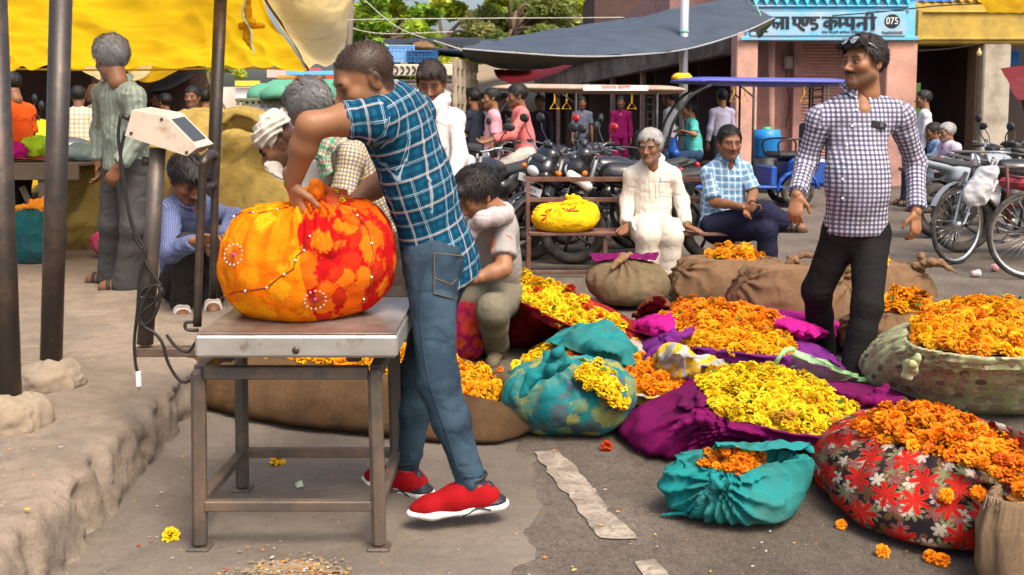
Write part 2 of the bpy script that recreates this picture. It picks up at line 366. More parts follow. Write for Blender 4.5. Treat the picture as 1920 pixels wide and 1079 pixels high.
# ================================================================== BUILDINGS
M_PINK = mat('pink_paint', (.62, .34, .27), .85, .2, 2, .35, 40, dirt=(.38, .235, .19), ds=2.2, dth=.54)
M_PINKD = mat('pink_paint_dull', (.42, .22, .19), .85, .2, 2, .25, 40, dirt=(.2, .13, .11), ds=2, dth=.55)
M_SHUT = mat('pink_shutter', (.50, .27, .23), .6, .2, 3, dirt=(.33, .19, .16), dth=.55)
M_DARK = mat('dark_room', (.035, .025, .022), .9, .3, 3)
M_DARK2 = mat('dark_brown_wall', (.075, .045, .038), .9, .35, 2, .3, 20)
M_YLITCEM = mat('yellow_lit_cement', (.47, .33, .07), .85, .22, 3, .3, 30, dirt=(.25, .18, .06), ds=2)  # cement with the yellow tarp's light put into its colour
M_GCEM = mat('grey_cement', (.40, .36, .29), .9, .25, 2.5, .4, 30, dirt=(.2, .17, .13), ds=2)
M_BLUETINT = mat('blue_tarp_tint', (.13, .48, .68), .8, .18, 2, .2, 30, dirt=(.36, .42, .56), ds=1.2)  # pink upper wall, blue tarp light put into its colour
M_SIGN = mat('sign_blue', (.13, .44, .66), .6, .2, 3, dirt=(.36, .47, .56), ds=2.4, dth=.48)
M_SIGNK = mat('sign_black', (.012, .02, .026), .6, .2, 5)
M_SIGNW = mat('sign_white', (.75, .75, .73), .6, .08, 5)
FY = 20.0
def prect(mb, x0, y0, x1, y1, Y, dep, bev=.01):
    a = at(x0, y0, Y); b = at(x1, y1, Y); lo = np.minimum(a, b); hi = np.maximum(a, b)
    return mb.box(((lo[0] + hi[0]) / 2, Y + dep / 2, (lo[2] + hi[2]) / 2), (hi[0] - lo[0], dep, hi[2] - lo[2]), None, bev)
def gy_at(Y): return None
bp = thing('shop_building', 'pink shop with blue painted sign and rolled shutter', 'building', (at(1540, 300, FY)[0], FY, 0))
YB = 352  # below ground line at that distance
prect(MB(), 1382, 60, 1416, YB, FY, .5, .02).build('column', M_PINK, bp)
prect(MB(), 1664, 75, 1712, YB, FY, .5, .02).build('column', M_PINK, bp)
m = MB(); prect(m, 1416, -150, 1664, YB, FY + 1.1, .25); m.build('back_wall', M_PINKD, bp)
sh = MB(); a0 = at(1500, 78, FY + .95); a1 = at(1640, YB, FY + .95); n = 46
vsx = []
for q in range(n * 4 + 1):
    z = a0[2] + (a1[2] - a0[2]) * q / (n * 4); d = (.0, .028, .036, .02)[q % 4]; vsx += [(a0[0], FY + .98 - d, z), (a1[0], FY + .98 - d, z)]
sh.add(vsx, [(2 * q, 2 * q + 1, 2 * q + 3, 2 * q + 2) for q in range(n * 4)]); sh.build('shutter', M_SHUT, bp)
m = MB(); prect(m, 1490, 76, 1500, YB, FY + .85, .2); prect(m, 1640, 76, 1650, YB, FY + .85, .2); m.build('shutter_rail', M_PINKD, bp)
m = MB(); m.tube([at(1447, 70, FY + .8), at(1445, YB, FY + .8)], .07, 10); m.build('drain_pipe', M_PINK, bp, True)
m = MB(); prect(m, 1472, 105, 1489, 130, FY + .9, .15, .03); mm = m.build('meter_box', mat('meter_grey', (.28, .24, .23), .6), bp)
m = MB(); m.tube(spline([at(1476, 130, FY + .9), at(1474, 150, FY + .9), at(1480, 190, FY + .95), at(1473, 240, FY + .95)], 12), .012, 5); m.build('cable', M_DARK, bp)
m = MB(); prect(m, 1650, 108, 1664, 147, FY + .3, .7); prect(m, 1640, 178, 1664, 184, FY + .4, .5); m.build('ledge', M_PINK, bp)
m = MB(); prect(m, 1400, 0, 1716, 74, FY - .05, .55, .02); m.build('fascia', M_BLUETINT, bp)
m = MB(); prect(m, 1404, 10, 1706, 13, FY - .12, .07); prect(m, 1404, 19, 1706, 21, FY - .1, .05); prect(m, 1388, 68, 1722, 76, FY - .09, .05); m.build('moulding', M_BLUETINT, bp)
m = MB(); prect(m, 1380, -260, 1722, 0, FY - .08, .6, .02); m.build('parapet', mat('lavender_tarp_tint', (.34, .42, .58), .85, .2, 2), bp)  # pink wall turned lavender: blue tarp light put into the colour
for q in range(17):                                    # scalloped frieze: each pendant its own piece
    xc = 1400 + q * 19.0; mb = MB(); c0 = at(xc, -4, FY - .14); u = 19 / FPX * FY
    pts = [(-.48 * u, 0, .06), (.48 * u, 0, .06), (.44 * u, 0, -.02), (.2 * u, 0, -.05), (.1 * u, 0, -.09), (0, 0, -.135), (-.1 * u, 0, -.09), (-.2 * u, 0, -.05), (-.44 * u, 0, -.02)]
    mb.prism(pts[::-1], c0, (0, .06, 0)); mb.build('frieze_pendant', mat('cyan_tarp_tint', (.10, .62, .80), .8, .15, 3), bp)  # frieze of the pink wall, coloured as lit through the blue tarp
# sign board with lettering
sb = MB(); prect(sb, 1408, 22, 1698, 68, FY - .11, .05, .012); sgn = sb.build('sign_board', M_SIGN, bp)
def strokes(name, data, x0, y0, sx, sy, Y, wd, m, parent, slope=0.0):
    """lettering as thick strokes; data = list of polylines in letter units (x right, y down); one mesh"""
    mb = MB(); lift = 0
    for wf, pl in data:
        P = np.array([(x0 + p[0] * sx, y0 + p[1] * sy + slope * p[0] * sx) for p in pl], float)
        if len(P) > 2: P = spline(P, 5 * len(P))
        wv = wd * wf; T = np.gradient(P, axis=0); T /= np.linalg.norm(T, axis=1, keepdims=True) + 1e-9; N = np.stack([-T[:, 1], T[:, 0]], 1)
        # broad-nib look: upright strokes heavy, level strokes a little thinner
        hw = wv / 2 * (.72 + .28 * np.abs(T[:, 1]))[:, None]
        A = P + N * hw; B = P - N * hw; n = len(P); lift += .0005
        v = [at(*q, Y - lift) for q in A] + [at(*q, Y - lift) for q in B]
        mb.add(v, [(i, i + 1, n + i + 1, n + i) for i in range(n - 1)])
    o = mb.build(name, m, parent); return o
# word 1 ला / एण्ड / कम्पनी  (letter units: 1 = letter height)
W = []
def add(dx, *pls):
    for wf, pl in pls: W.append((wf, [(p[0] + dx, p[1]) for p in pl]))
add(-.95, (1, [(0, .0), (.75, 0)]), (1.1, [(.1, .1), (.3, .45), (.1, .8), (.35, 1.12), (.6, 1.2)]))                                   # ऐ (half hidden by the tarp)
add(0, (1, [(-.2, 0), (1.05, 0)]), (1.1, [(.1, .85), (.02, .6), (.2, .45), (.32, .7), (.2, .95)]), (1.1, [(.28, .62), (.45, .42), (.55, .6), (.52, .75)]), (1.5, [(.6, .02), (.6, 1.0)]), (1.5, [(.92, .02), (.92, 1.0)]))   # ला
add(1.3, (1, [(-.1, 0), (1.75, 0)]), (1.5, [(.08, .02), (.08, .62)]), (1.1, [(.08, .6), (.35, .58), (.45, .35), (.42, .05)]), (1.2, [(.3, .58), (.45, .85), (.75, 1.12)]),
    (1.4, [(.62, .02), (.62, .45), (.75, .62), (.9, .5), (.92, .02)]), (1.0, [(1.15, .02), (1.15, .25)]), (1.2, [(1.5, .22), (1.2, .25), (1.22, .5), (1.5, .55), (1.55, .85), (1.3, 1.0), (1.2, .85)]))  # एण्ड
add(3.3, (1, [(-.15, 0), (3.45, 0)]), (1.5, [(.45, .02), (.45, 1.08)]), (1.2, [(.43, .38), (.15, .35), (.05, .6), (.25, .75), (.43, .55)]), (1.2, [(.47, .4), (.7, .28), (.82, .5), (.7, .78)]),                # क
    (1.3, [(1.05, .02), (1.05, .6), (1.2, .55)]), (1.1, [(1.0, .62), (1.15, .8)]), (1.2, [(1.2, .5), (1.4, .5)]), (1.4, [(1.5, .02), (1.5, .5), (1.65, .62), (1.9, .6)]), (1.5, [(1.9, .02), (1.9, 1.05)]),       # म्प
    (1.5, [(2.72, .02), (2.72, 1.08)]), (1.2, [(2.7, .5), (2.35, .48), (2.2, .6), (2.35, .75)]), (1.5, [(3.2, .02), (3.2, 1.08)]), (1.1, [(3.2, 0), (3.12, -.32), (2.85, -.38), (2.78, -.15)]))                  # नी
strokes('sign_lettering', W, 1450, 33, 28.8, 22, FY - .118, 4.6, M_SIGNK, bp)
cc = at(1673, 40, FY - .118); el = [cc + np.array([math.cos(a) * .15, 0, math.sin(a) * .135]) for a in np.linspace(0, 2 * math.pi, 28, endpoint=False)]
MB().prism(el[::-1], (0, 0, 0), (0, .006, 0)).build('number_badge', M_SIGNK, bp)
def text(name, s, px, py, Y, h, m, parent, align='CENTER', rot=(90, 0, 0), xs=1.0, dep=.002):
    cu = bpy.data.curves.new(name, 'FONT'); cu.body = s; cu.size = h; cu.align_x = align; cu.align_y = 'CENTER'; cu.extrude = dep
    o = bpy.data.objects.new(name, cu); p = at(px, py, Y) if not hasattr(px, '__len__') else np.array(px)
    o.rotation_euler = tuple(R(a) for a in rot); o.scale = (xs, 1, 1)
    dg = bpy.context.evaluated_depsgraph_get(); COL.objects.link(o); dg.update(); me = bpy.data.meshes.new_from_object(o.evaluated_get(dg)); COL.objects.unlink(o); sc_ = o.scale.copy(); ro_ = o.rotation_euler.copy(); bpy.data.objects.remove(o)
    o = bpy.data.objects.new(name, me); o.scale = sc_; o.rotation_euler = ro_; me.materials.clear(); me.materials.append(m); link(o, parent)
    o.location = p if parent is None else tuple(np.array(p) - np.array(parent.location)); return o
text('badge_number', '075', 1673, 40, FY - .125, .19, M_SIGNW, bp, xs=.85)
text('phone_number', '9460969600', 1673, 62, FY - .119, .085, M_SIGNK, bp, xs=.95)
text('small_lettering', 'थोक आडती कमीशन एजेन्ट', 1577, 61, FY - .119, .065, M_SIGNK, bp, xs=1.15)
# neighbouring shop: beam coloured by yellow tarp light, dark opening, grey pillar
by = thing('open_shop', 'shop with cement beam tinted by yellow tarp light, dark open front and grey pillar', 'building', (at(1800, 300, FY)[0], FY, 0))
m = MB(); prect(m, 1717, 6, 2060, 82, FY, .6, .02); m.build('beam', M_YLITCEM, by)
m = MB(); prect(m, 1728, 20, 2060, 24, FY - .05, .05); prect(m, 1728, 70, 2060, 75, FY - .05, .05); prect(m, 1722, 18, 1728, 76, FY - .05, .05); m.build('beam_moulding', M_YLITCEM, by)
m = MB(); prect(m, 1716, -280, 2060, 6, FY + .05, .6); m.build('parapet', M_YLITCEM, by)
for q in range(13):
    xc = 1735 + q * 17; mb = MB(); c0 = at(xc, -2, FY - .03)
    mb.prism([(-.075, 0, .05), (-.06, 0, -.01), (0, 0, -.07), (.06, 0, -.01), (.075, 0, .05)], c0, (0, .06, 0)); mb.build('frieze_pendant', M_YLITCEM, by)
m = MB(); prect(m, 1846, 82, 1886, YB, FY, .5, .03); m.build('pillar', M_GCEM, by)
m = MB(); prect(m, 1832, 82, 1846, YB, FY + .2, .4); m.build('door_jamb', mat('old_wood', (.16, .11, .07), .8, .3, 4), by)
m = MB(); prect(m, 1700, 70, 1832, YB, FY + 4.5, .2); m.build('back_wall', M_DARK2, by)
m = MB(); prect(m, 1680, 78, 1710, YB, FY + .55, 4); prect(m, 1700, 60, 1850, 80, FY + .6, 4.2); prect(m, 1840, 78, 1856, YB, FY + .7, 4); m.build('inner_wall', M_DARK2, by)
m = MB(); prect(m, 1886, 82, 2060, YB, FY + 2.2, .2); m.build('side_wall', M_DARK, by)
m = MB(); prect(m, 1712, 156, 1720, YB, FY + .35, .1); m.build('green_shutter_edge', mat('green_paint', (.07, .16, .03), .6), by)
m = MB(); prect(m, 1888, 95, 1912, 122, FY + 1.2, .05); m.build('blue_sheet', mat('blue_sheet', (.02, .15, .55), .5), by)
bulb = thing('light_bulb', 'bare bulb hanging on a wire in the dark shop opening', 'bulb', at(1836, 100, FY - .3))
MB().tube([at(1837, 83, FY - .3), at(1836, 93, FY - .3)], .008, 6).build('wire', M_DARK, bulb)
mb = MB(); mb.lathe([(.018, .075), (.02, .04), (.045, .0), (.05, -.03), (.03, -.07), (.001, -.08)], at(1836, 98, FY - .3), n=12); mb.build('glass_bulb', mat('bulb_glass', (.75, .6, .25), .2, .1), bulb, True)
# ---- receding arcade
ar = thing('arcade', 'long dim arcade of old shops with stained concrete beam and posts', 'building', (4.7, 20.6, 0))
def ap(Y): return 7.07 - .116 * Y
AY = [20.9, 24.4, 28.4, 32.3, 37.8, 43.0, 49.0]
M_BEAM = mat('stained_beam', (.20, .165, .14), .9, .35, 1.2, .3, 14, dirt=(.07, .05, .045), ds=1.3, dth=.5)
M_POST = mat('arcade_post', (.30, .19, .165), .9, .3, 1.5, dirt=(.15, .1, .09))
for q in range(len(AY) - 1):
    y0, y1 = AY[q], AY[q + 1]; a = V(ap(y0) - .2, y0 + .02, 0); b = V(ap(y1) - .2, y1 - .02, 0)
    MB().bar(a + V(0, 0, 3.0), b + V(0, 0, 3.0), .25, .62).build('beam_panel', M_BEAM, ar)
    MB().bar(a + V(-.05, 0, 3.36), b + V(-.05, 0, 3.36), .5, .08).build('cornice', M_BEAM, ar)
    MB().bar(a + V(-.02, 0, 2.66), b + V(-.02, 0, 2.66), .3, .06).build('lower_ledge', M_BEAM, ar)
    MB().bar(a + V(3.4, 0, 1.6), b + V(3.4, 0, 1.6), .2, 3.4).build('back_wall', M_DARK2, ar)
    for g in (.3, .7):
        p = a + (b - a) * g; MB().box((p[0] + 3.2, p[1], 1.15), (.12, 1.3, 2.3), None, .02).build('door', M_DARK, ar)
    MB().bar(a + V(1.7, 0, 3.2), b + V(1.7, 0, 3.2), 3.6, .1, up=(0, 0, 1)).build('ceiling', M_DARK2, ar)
    MB().bar(a + V(1.7, 0, .10), b + V(1.7, 0, .10), 3.2, .2).build('floor_slab', M_BEAM, ar)
for y in AY[1:]:
    MB().box((ap(y) - .12, y, 1.35), (.16, .16, 2.66), None, .02).build('post', M_POST, ar)
    MB().box((ap(y) + 1.7, y, 1.4), (3.0, .14, 2.8)).build('partition', M_DARK2, ar)
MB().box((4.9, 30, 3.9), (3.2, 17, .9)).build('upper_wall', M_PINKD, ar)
MB().box((3.55, 33, 4.6), (2.2, 5, 1.4)).build('roof_room', M_DARK2, ar)
# ---- left: dim market shed and pale buildings far behind
sd_ = thing('market_shed', 'dark brick market shed behind the stalls', 'building', (-7.2, 17, 0))
M_BRICK = NT('dark_brick'); c = M_BRICK.map(M_BRICK.co('World'), (1, 1, 1), rot=(R(90), 0, 0)); bt = M_BRICK.n('ShaderNodeTexBrick'); M_BRICK.l(c, bt.inputs[0])
bt.inputs['Color1'].default_value = (.05, .022, .016, 1); bt.inputs['Color2'].default_value = (.03, .015, .012, 1); bt.inputs['Mortar'].default_value = (.03, .022, .018, 1); bt.inputs['Scale'].default_value = 4
M_BRICK = M_BRICK.fin(bt.outputs[0], .9)
MB().box((-9.4, 17.2, 1.7), (8.4, .3, 3.4)).build('wall', M_BRICK, sd_)
MB().box((-9.2, 15.2, 3.3), (8.6, 4.2, .12)).build('roof', M_DARK2, sd_)  # roof added out of view to keep the shed dark
for x in (-9.5, -8.2, -7.0, -5.6): MB().box((x, 13.8, 1.65), (.11, .11, 3.2)).build('post', M_DARK2, sd_)
M_CREAM = mat('cream_wall', (.62, .56, .48), .9, .15, 1, dirt=(.5, .34, .28), ds=.6, dth=.55)
fb = thing('low_building', 'pale distant building with blue canopy strip and red signs', 'building', (-8, 40, 0))
MB().box((-11.7, 40, 1.3), (10, .5, 2.6)).build('wall', M_CREAM, fb)
for x0, y0, x1, y1, cn, cc_, dY in ((535, 133, 640, 141, 'blue_strip', (.13, .42, .75), 1.5), (556, 128, 600, 132, 'red_strip', (.6, .06, .07), 1.3), (520, 142, 600, 148, 'orange_sign', (.72, .27, .05), 1), (610, 140, 640, 158, 'red_brick_panel', (.48, .09, .06), .8), (500, 128, 540, 146, 'pink_panel', (.62, .4, .35), .6),
                                ((440), 152, 486, 162, 'yellow_sign', (.8, .55, .05), 1.2), (440, 165, 480, 185, 'white_sign', (.75, .72, .7), 1), (600, 160, 640, 185, 'grey_shutter', (.32, .35, .36), .7)):
    m = MB(); prect(m, x0, y0, x1, y1, 40 - dY, .2); m.build(cn, mat(cn + '_paint', cc_, .6, .15, 1), fb)
for x in (505, 560, 585): m = MB(); prect(m, x, 150, x + 14, 190, 39.6, .2); m.build('doorway', M_DARK, fb)
# ================================================================== TREES
def leafcloud(name, centers, n, size, cols, m, parent, flat=.75, seed=0):
    """many small leaf faces gathered in clumps; centers: (pos, radius)"""
    g = np.random.default_rng(seed); C = np.array([c for c, r in centers]); Rr = np.array([r for c, r in centers]); wgt = Rr ** 2; wgt = wgt / wgt.sum()
    ci = g.choice(len(C), n, p=wgt); d = g.normal(size=(n, 3)); d /= np.linalg.norm(d, axis=1, keepdims=True)
    rad = g.random(n) ** .45; P = C[ci] + d * (Rr[ci] * rad)[:, None] * V(1, 1, flat)
    u = g.normal(size=(n, 3)); u[:, 2] *= .5; u /= np.linalg.norm(u, axis=1, keepdims=True); w_ = g.normal(size=(n, 3)) + V(0, 0, 1.2); v = np.cross(u, w_); v /= np.linalg.norm(v, axis=1, keepdims=True)
    s = size * (.6 + .8 * g.random(n))[:, None]; q = np.stack([P - u * s, P + v * s * .42 - u * s * .1, P + u * s, P - v * s * .42 - u * s * .1], 1).reshape(-1, 3)
    cl = np.array(cols)[g.integers(0, len(cols), len(C))][ci] * (.75 + .5 * g.random(n))[:, None]
    return mesh_np(name, q, np.arange(4 * n).reshape(n, 4), m, parent, False, col=np.repeat(cl, 4, 0))
M_LEAF = colattr('leaf', .55, .45); M_BARK = mat('bark', (.16, .11, .075), .9, .3, 5, .6, 30)
def tree(name, label, x, y, H, cen, rad, n, size, cols, seed, limbs=7, clump=26, group='trees behind the market'):
    g = np.random.default_rng(seed); tr = thing(name, label, 'tree', (x, y, 0), 0, group)
    cen = V(*cen); b = MB(); trunk = spline([V(x, y, 0), V(x + .15, y, H * .3), V(x - .1 + (cen[0] - x) * .4, y, H * .5), cen + V(0, 0, -rad[2] * .2)], 14)
    b.tube(trunk, np.linspace(.26, .1, 14), 10); tk = b.build('trunk', M_BARK, tr, True); cs = []
    for q in range(clump):
        d = g.normal(size=3); d /= np.linalg.norm(d); r_ = .45 + .5 * g.random(); cs.append((cen + d * np.array(rad) * r_, min(rad) * (.22 + .25 * g.random())))
    for q in range(limbs):
        e = cs[q][0]; s0 = trunk[7 + q % 5]; lb = MB(); lb.tube(spline([s0, (s0 + e) / 2 + V(0, 0, .3) + g.normal(size=3) * .25, e], 9), np.linspace(.1, .025, 9), 7); lb.build('limb', M_BARK, tr, True)
    leafcloud('crown', cs, n, size, cols, M_LEAF, tr, .75, seed)
YG = [(.44, .52, .03), (.56, .60, .05), (.30, .40, .025), (.62, .60, .07)]
DG = [(.22, .27, .07), (.32, .34, .11), (.16, .21, .05), (.38, .37, .14)]
MG = [(.30, .48, .06), (.42, .56, .06), (.56, .62, .07)]
tree('leafy_tree', 'bright yellow-green tree beside the wooden utility pole', at(720, 100, 42)[0], 42, 9, at(740, 50, 42), (3.0, 1.6, 2.6), 16000, .17, MG, 11)
tree('leafy_tree', 'broad yellow-green tree standing behind the truck with crates', at(830, 100, 46)[0], 46, 10, at(850, 55, 46), (4.0, 2, 2.9), 22000, .18, YG, 12)
tree('leafy_tree', 'olive thin-leaved tree with bare grey branches showing', at(960, 100, 44)[0], 44, 10, at(965, 45, 44), (3.2, 1.8, 2.6), 13000, .14, DG, 13, 14)
tree('leafy_tree', 'bright green tree whose crown ends behind the grey awning', at(1060, 100, 50)[0], 50, 10, at(1060, 60, 50), (3.4, 2, 2.2), 15000, .18, YG, 14)
tree('leafy_tree', 'small far round tree peeping over the awning end beside the sky', at(1118, 60, 56)[0], 56, 8, at(1122, 40, 56), (1.3, 1.2, .95), 3500, .11, YG, 15, 5, 12)
tree('street_tree', 'small tree with drooping leaves beyond the yellow canopy', at(405, 200, 24)[0], 24, 4, at(385, 128, 24), (.9, .8, .5), 1500, .10, MG, 16, 4, 9)
up_ = thing('utility_pole', 'weathered wooden utility pole between cream tarp and trees', 'pole', (at(652, 150, 30)[0], 30, 0))
MB().tube([at(650, 340, 30), at(655, 60, 30), at(662, -60, 30)], [.11, .1, .09], 10).build('shaft', mat('grey_wood', (.2, .16, .13), .9, .3, 6, .5, 40), up_, True)
MB().bar(at(640, -8, 29.9), at(684, -8, 29.9), .06, .06).build('crossarm', M_BARK, up_)
for pts, nm in (([at(560, 40, 29), at(760, 36, 29), at(1200, 33, 30)], 'rope line'), ([at(662, -20, 30), at(740, 48, 24), at(865, 94, 14.2)], 'rope to awning corner'), ([at(600, 30, 30), at(700, 62, 30), at(850, 60, 30)], 'cable'), ([at(1560, 30, 19.5), at(1660, 22, 19.3), at(1780, 10, 19.2), at(1960, 4, 19)], 'thin dark cable sagging across the painted shop sign'), ([at(1720, 96, 19.8), at(1780, 92, 19.7), at(1838, 83, 19.6)], 'drooping wire under the yellow-tinted beam of the open shop')):
    tag(MB().tube(spline(pts, 24), .013, 5).build('overhead_line', M_DARK if 'shop' in nm else mat('pale_rope', (.5, .46, .38), .8)), {'rope line': 'level pale wire strung across the tree crowns', 'rope to awning corner': 'rope running down to the corner of the grey awning', 'cable': 'sagging pale wire behind the utility pole'}.get(nm, nm), 'wire')
# ================================================================== SOFT SHAPES (signed distance + surface nets)
class SDF:
    def __init__(s): s.p = []; s.clips = []
    def cap(s, a, b, ra, rb=None, k=.03, n=None, f=1.0, sub=False):
        s.p.append(('c', np.array(a, float), np.array(b, float), ra, ra if rb is None else rb, k, None if n is None else nrm(n), f, sub)); return s
    def ell(s, c, r, M=None, k=.03, sub=False):
        s.p.append(('e', np.array(c, float), np.array(r, float), np.eye(3) if M is None else np.array(M, float), 0, k, None, 1, sub)); return s
    def chain(s, pts, rs, k=.03, n=None, f=1.0):
        for i in range(len(pts) - 1): s.cap(pts[i], pts[i + 1], rs[i], rs[i + 1], k, n, f)
        return s
    def clip(s, pt, n): s.clips.append((np.array(pt, float), nrm(n))); return s
    def mesh(s, vox):
        lo, hi = [], []
        for q in s.p:
            if q[8]: continue
            if q[0] == 'c': r = max(q[3], q[4]); lo.append(np.minimum(q[1], q[2]) - r); hi.append(np.maximum(q[1], q[2]) + r)
            else: r = np.sqrt((q[3] ** 2 @ q[2] ** 2)); lo.append(q[1] - r); hi.append(q[1] + r)
        lo = np.min(lo, 0) - vox * 3 - .01; hi = np.max(hi, 0) + vox * 3 + .01; sh = np.ceil((hi - lo) / vox).astype(int) + 1
        F = np.full(sh, 1.0, np.float32); ax = [lo[i] + np.arange(sh[i]) * vox for i in range(3)]
        for ty, a, b, ra, rb, k, n, f, sub in s.p:
            if ty == 'c': r = max(ra, rb) + k + vox * 2; l = np.minimum(a, b) - r; h = np.maximum(a, b) + r
            else: r = np.sqrt((ra ** 2 @ b ** 2)) + k + vox * 2; l = a - r; h = a + r
            i0 = np.maximum(np.floor((l - lo) / vox).astype(int), 0); i1 = np.minimum(np.ceil((h - lo) / vox).astype(int) + 1, sh)
            if (i1 <= i0).any(): continue
            X, Y, Z = [ax[d][i0[d]:i1[d]].astype(np.float32) for d in range(3)]
            X = X[:, None, None]; Y = Y[None, :, None]; Z = Z[None, None, :]
            if ty == 'c':
                ab = b - a; L2 = float(ab @ ab) + 1e-9; px, py, pz = X - a[0], Y - a[1], Z - a[2]
                t = np.clip((px * ab[0] + py * ab[1] + pz * ab[2]) / L2, 0, 1); px = px - t * ab[0]; py = py - t * ab[1]; pz = pz - t * ab[2]
                d2 = px * px + py * py + pz * pz
                if n is not None and f != 1: vn = px * n[0] + py * n[1] + pz * n[2]; d2 = d2 + vn * vn * (1 / (f * f) - 1)
                d = np.sqrt(d2) - (ra + (rb - ra) * t)
            else:
                q = [(X - a[0]) * ra[0, j] + (Y - a[1]) * ra[1, j] + (Z - a[2]) * ra[2, j] for j in range(3)]
                g = np.sqrt(sum((q[j] / b[j]) ** 2 for j in range(3))); d = (g - 1) * float(min(b)) * (1 if min(b) > .5 * max(b) else 1.2)
            S = F[i0[0]:i1[0], i0[1]:i1[1], i0[2]:i1[2]]
            if sub: d = -d; hh = np.maximum(k - np.abs(S - d), 0) / k; S[...] = np.maximum(S, d) + hh * hh * k / 4
            else: hh = np.maximum(k - np.abs(S - d), 0) / k; S[...] = np.minimum(S, d) - hh * hh * k / 4
        for pt, n in s.clips:
            d = (ax[0] - pt[0])[:, None, None] * n[0] + (ax[1] - pt[1])[None, :, None] * n[1] + (ax[2] - pt[2])[None, None, :] * n[2]; np.maximum(F, d.astype(np.float32), out=F)
        return snets(F, lo, vox)
_EC = [(a, b) for a in range(8) for b in range(a + 1, 8) if bin(a ^ b).count('1') == 1]
_CO = np.array([(c >> 2 & 1, c >> 1 & 1, c & 1) for c in range(8)])
def snets(F, lo, vox):
    S = F < 0; n = np.zeros(np.array(F.shape) - 1, np.int8)
    for o in _CO: n += S[o[0]:o[0] + n.shape[0], o[1]:o[1] + n.shape[1], o[2]:o[2] + n.shape[2]]
    C = np.argwhere((n > 0) & (n < 8)); idx = np.full(n.shape, -1, np.int32); idx[tuple(C.T)] = np.arange(len(C))
    vals = [F[C[:, 0] + o[0], C[:, 1] + o[1], C[:, 2] + o[2]] for o in _CO]; acc = np.zeros((len(C), 3)); cnt = np.zeros(len(C))
    for a, b in _EC:
        m = (vals[a] < 0) != (vals[b] < 0); t = vals[a][m] / (vals[a][m] - vals[b][m]); acc[m] += _CO[a] + t[:, None] * (_CO[b] - _CO[a]); cnt[m] += 1
    P = lo + (C + acc / cnt[:, None]) * vox; Q = []
    for d in range(3):
        e, g = [(1, 2), (2, 0), (0, 1)][d]; A = np.take(S, range(0, S.shape[d] - 1), d); B = np.take(S, range(1, S.shape[d]), d)
        E = np.argwhere(A != B); E = E[(E[:, e] > 0) & (E[:, g] > 0) & (E[:, e] < S.shape[e] - 1) & (E[:, g] < S.shape[g] - 1)]
        fl = A[tuple(E.T)]; q = []
        for de, dg in ((-1, -1), (0, -1), (0, 0), (-1, 0)):
            c = E.copy(); c[:, e] += de; c[:, g] += dg; q.append(idx[tuple(c.T)])
        q = np.stack(q, 1); q[~fl] = q[~fl][:, ::-1]; Q.append(q)
    Q = np.concatenate(Q); return P, Q[(Q >= 0).all(1)]
def vnormals(P, Q):
    n = np.cross(P[Q[:, 2]] - P[Q[:, 0]], P[Q[:, 3]] - P[Q[:, 1]]); N = np.zeros_like(P)
    for i in range(4): np.add.at(N, Q[:, i], n)
    return N / (np.linalg.norm(N, axis=1, keepdims=True) + 1e-12)
def relax(P, Q, it=1, lam=.5):
    for _ in range(it):
        A = np.zeros_like(P); c = np.zeros(len(P))
        for i in range(4):
            np.add.at(A, Q[:, i], P[Q[:, (i + 1) % 4]] + P[Q[:, (i + 3) % 4]]); np.add.at(c, Q[:, i], 2)
        P = P + lam * (A / np.maximum(c, 1)[:, None] - P)
    return P
def join(parts):
    v, f, n = [], [], 0
    for P, Q in parts: v.append(P); f.append(Q + n); n += len(P)
    return np.concatenate(v), np.concatenate(f)
# ================================================================== PEOPLE
def bone_uv(P, Q, bones):
    """UV in metres for each face corner: round the nearest bone (u) and along it (v)"""
    C = P[Q].mean(1); best = np.full(len(C), 9.); bi = np.zeros(len(C), int)
    bones = [q if len(q) == 5 else (*q, None) for q in bones]
    FN = np.cross(P[Q[:, 2]] - P[Q[:, 0]], P[Q[:, 3]] - P[Q[:, 1]]); FN /= np.linalg.norm(FN, axis=1, keepdims=True) + 1e-12
    for i, (a, b, n, rr, pl) in enumerate(bones):
        ab = b - a; t = np.clip(((C - a) @ ab) / (ab @ ab), 0, 1); d = np.linalg.norm(C - a - t[:, None] * ab, axis=1) - rr + (.06 * (t < .12) if i else 0); m = d < best; best[m] = d[m]; bi[m] = i
    uv = np.zeros((len(Q), 4, 2))
    for i, (a, b, n, rr, pl) in enumerate(bones):
        m = bi == i
        if not m.any(): continue
        x = nrm(b - a); y = nrm(n - x * (n @ x)); z = np.cross(x, y); p = P[Q[m]] - a; ang = np.arctan2(p @ z, p @ y)
        c = ang[:, :1]; ang = np.where(ang - c > math.pi, ang - 2 * math.pi, np.where(ang - c < -math.pi, ang + 2 * math.pi, ang))
        if pl is not None:
            pc_ = C[m] - a; pc_ = pc_ - (pc_ @ x)[:, None] * x; side = np.abs(pc_ @ pl) > np.abs(pc_ @ n) * 2.0; side &= ((C[m] - a) @ x) < .70 * np.linalg.norm(b - a); ang = np.where(side[:, None], (p @ n) + .2, (p @ pl)) / rr
        uv[m, :, 0] = ang * rr; uv[m, :, 1] = p @ x + i * .37
    return uv.reshape(-1, 2)
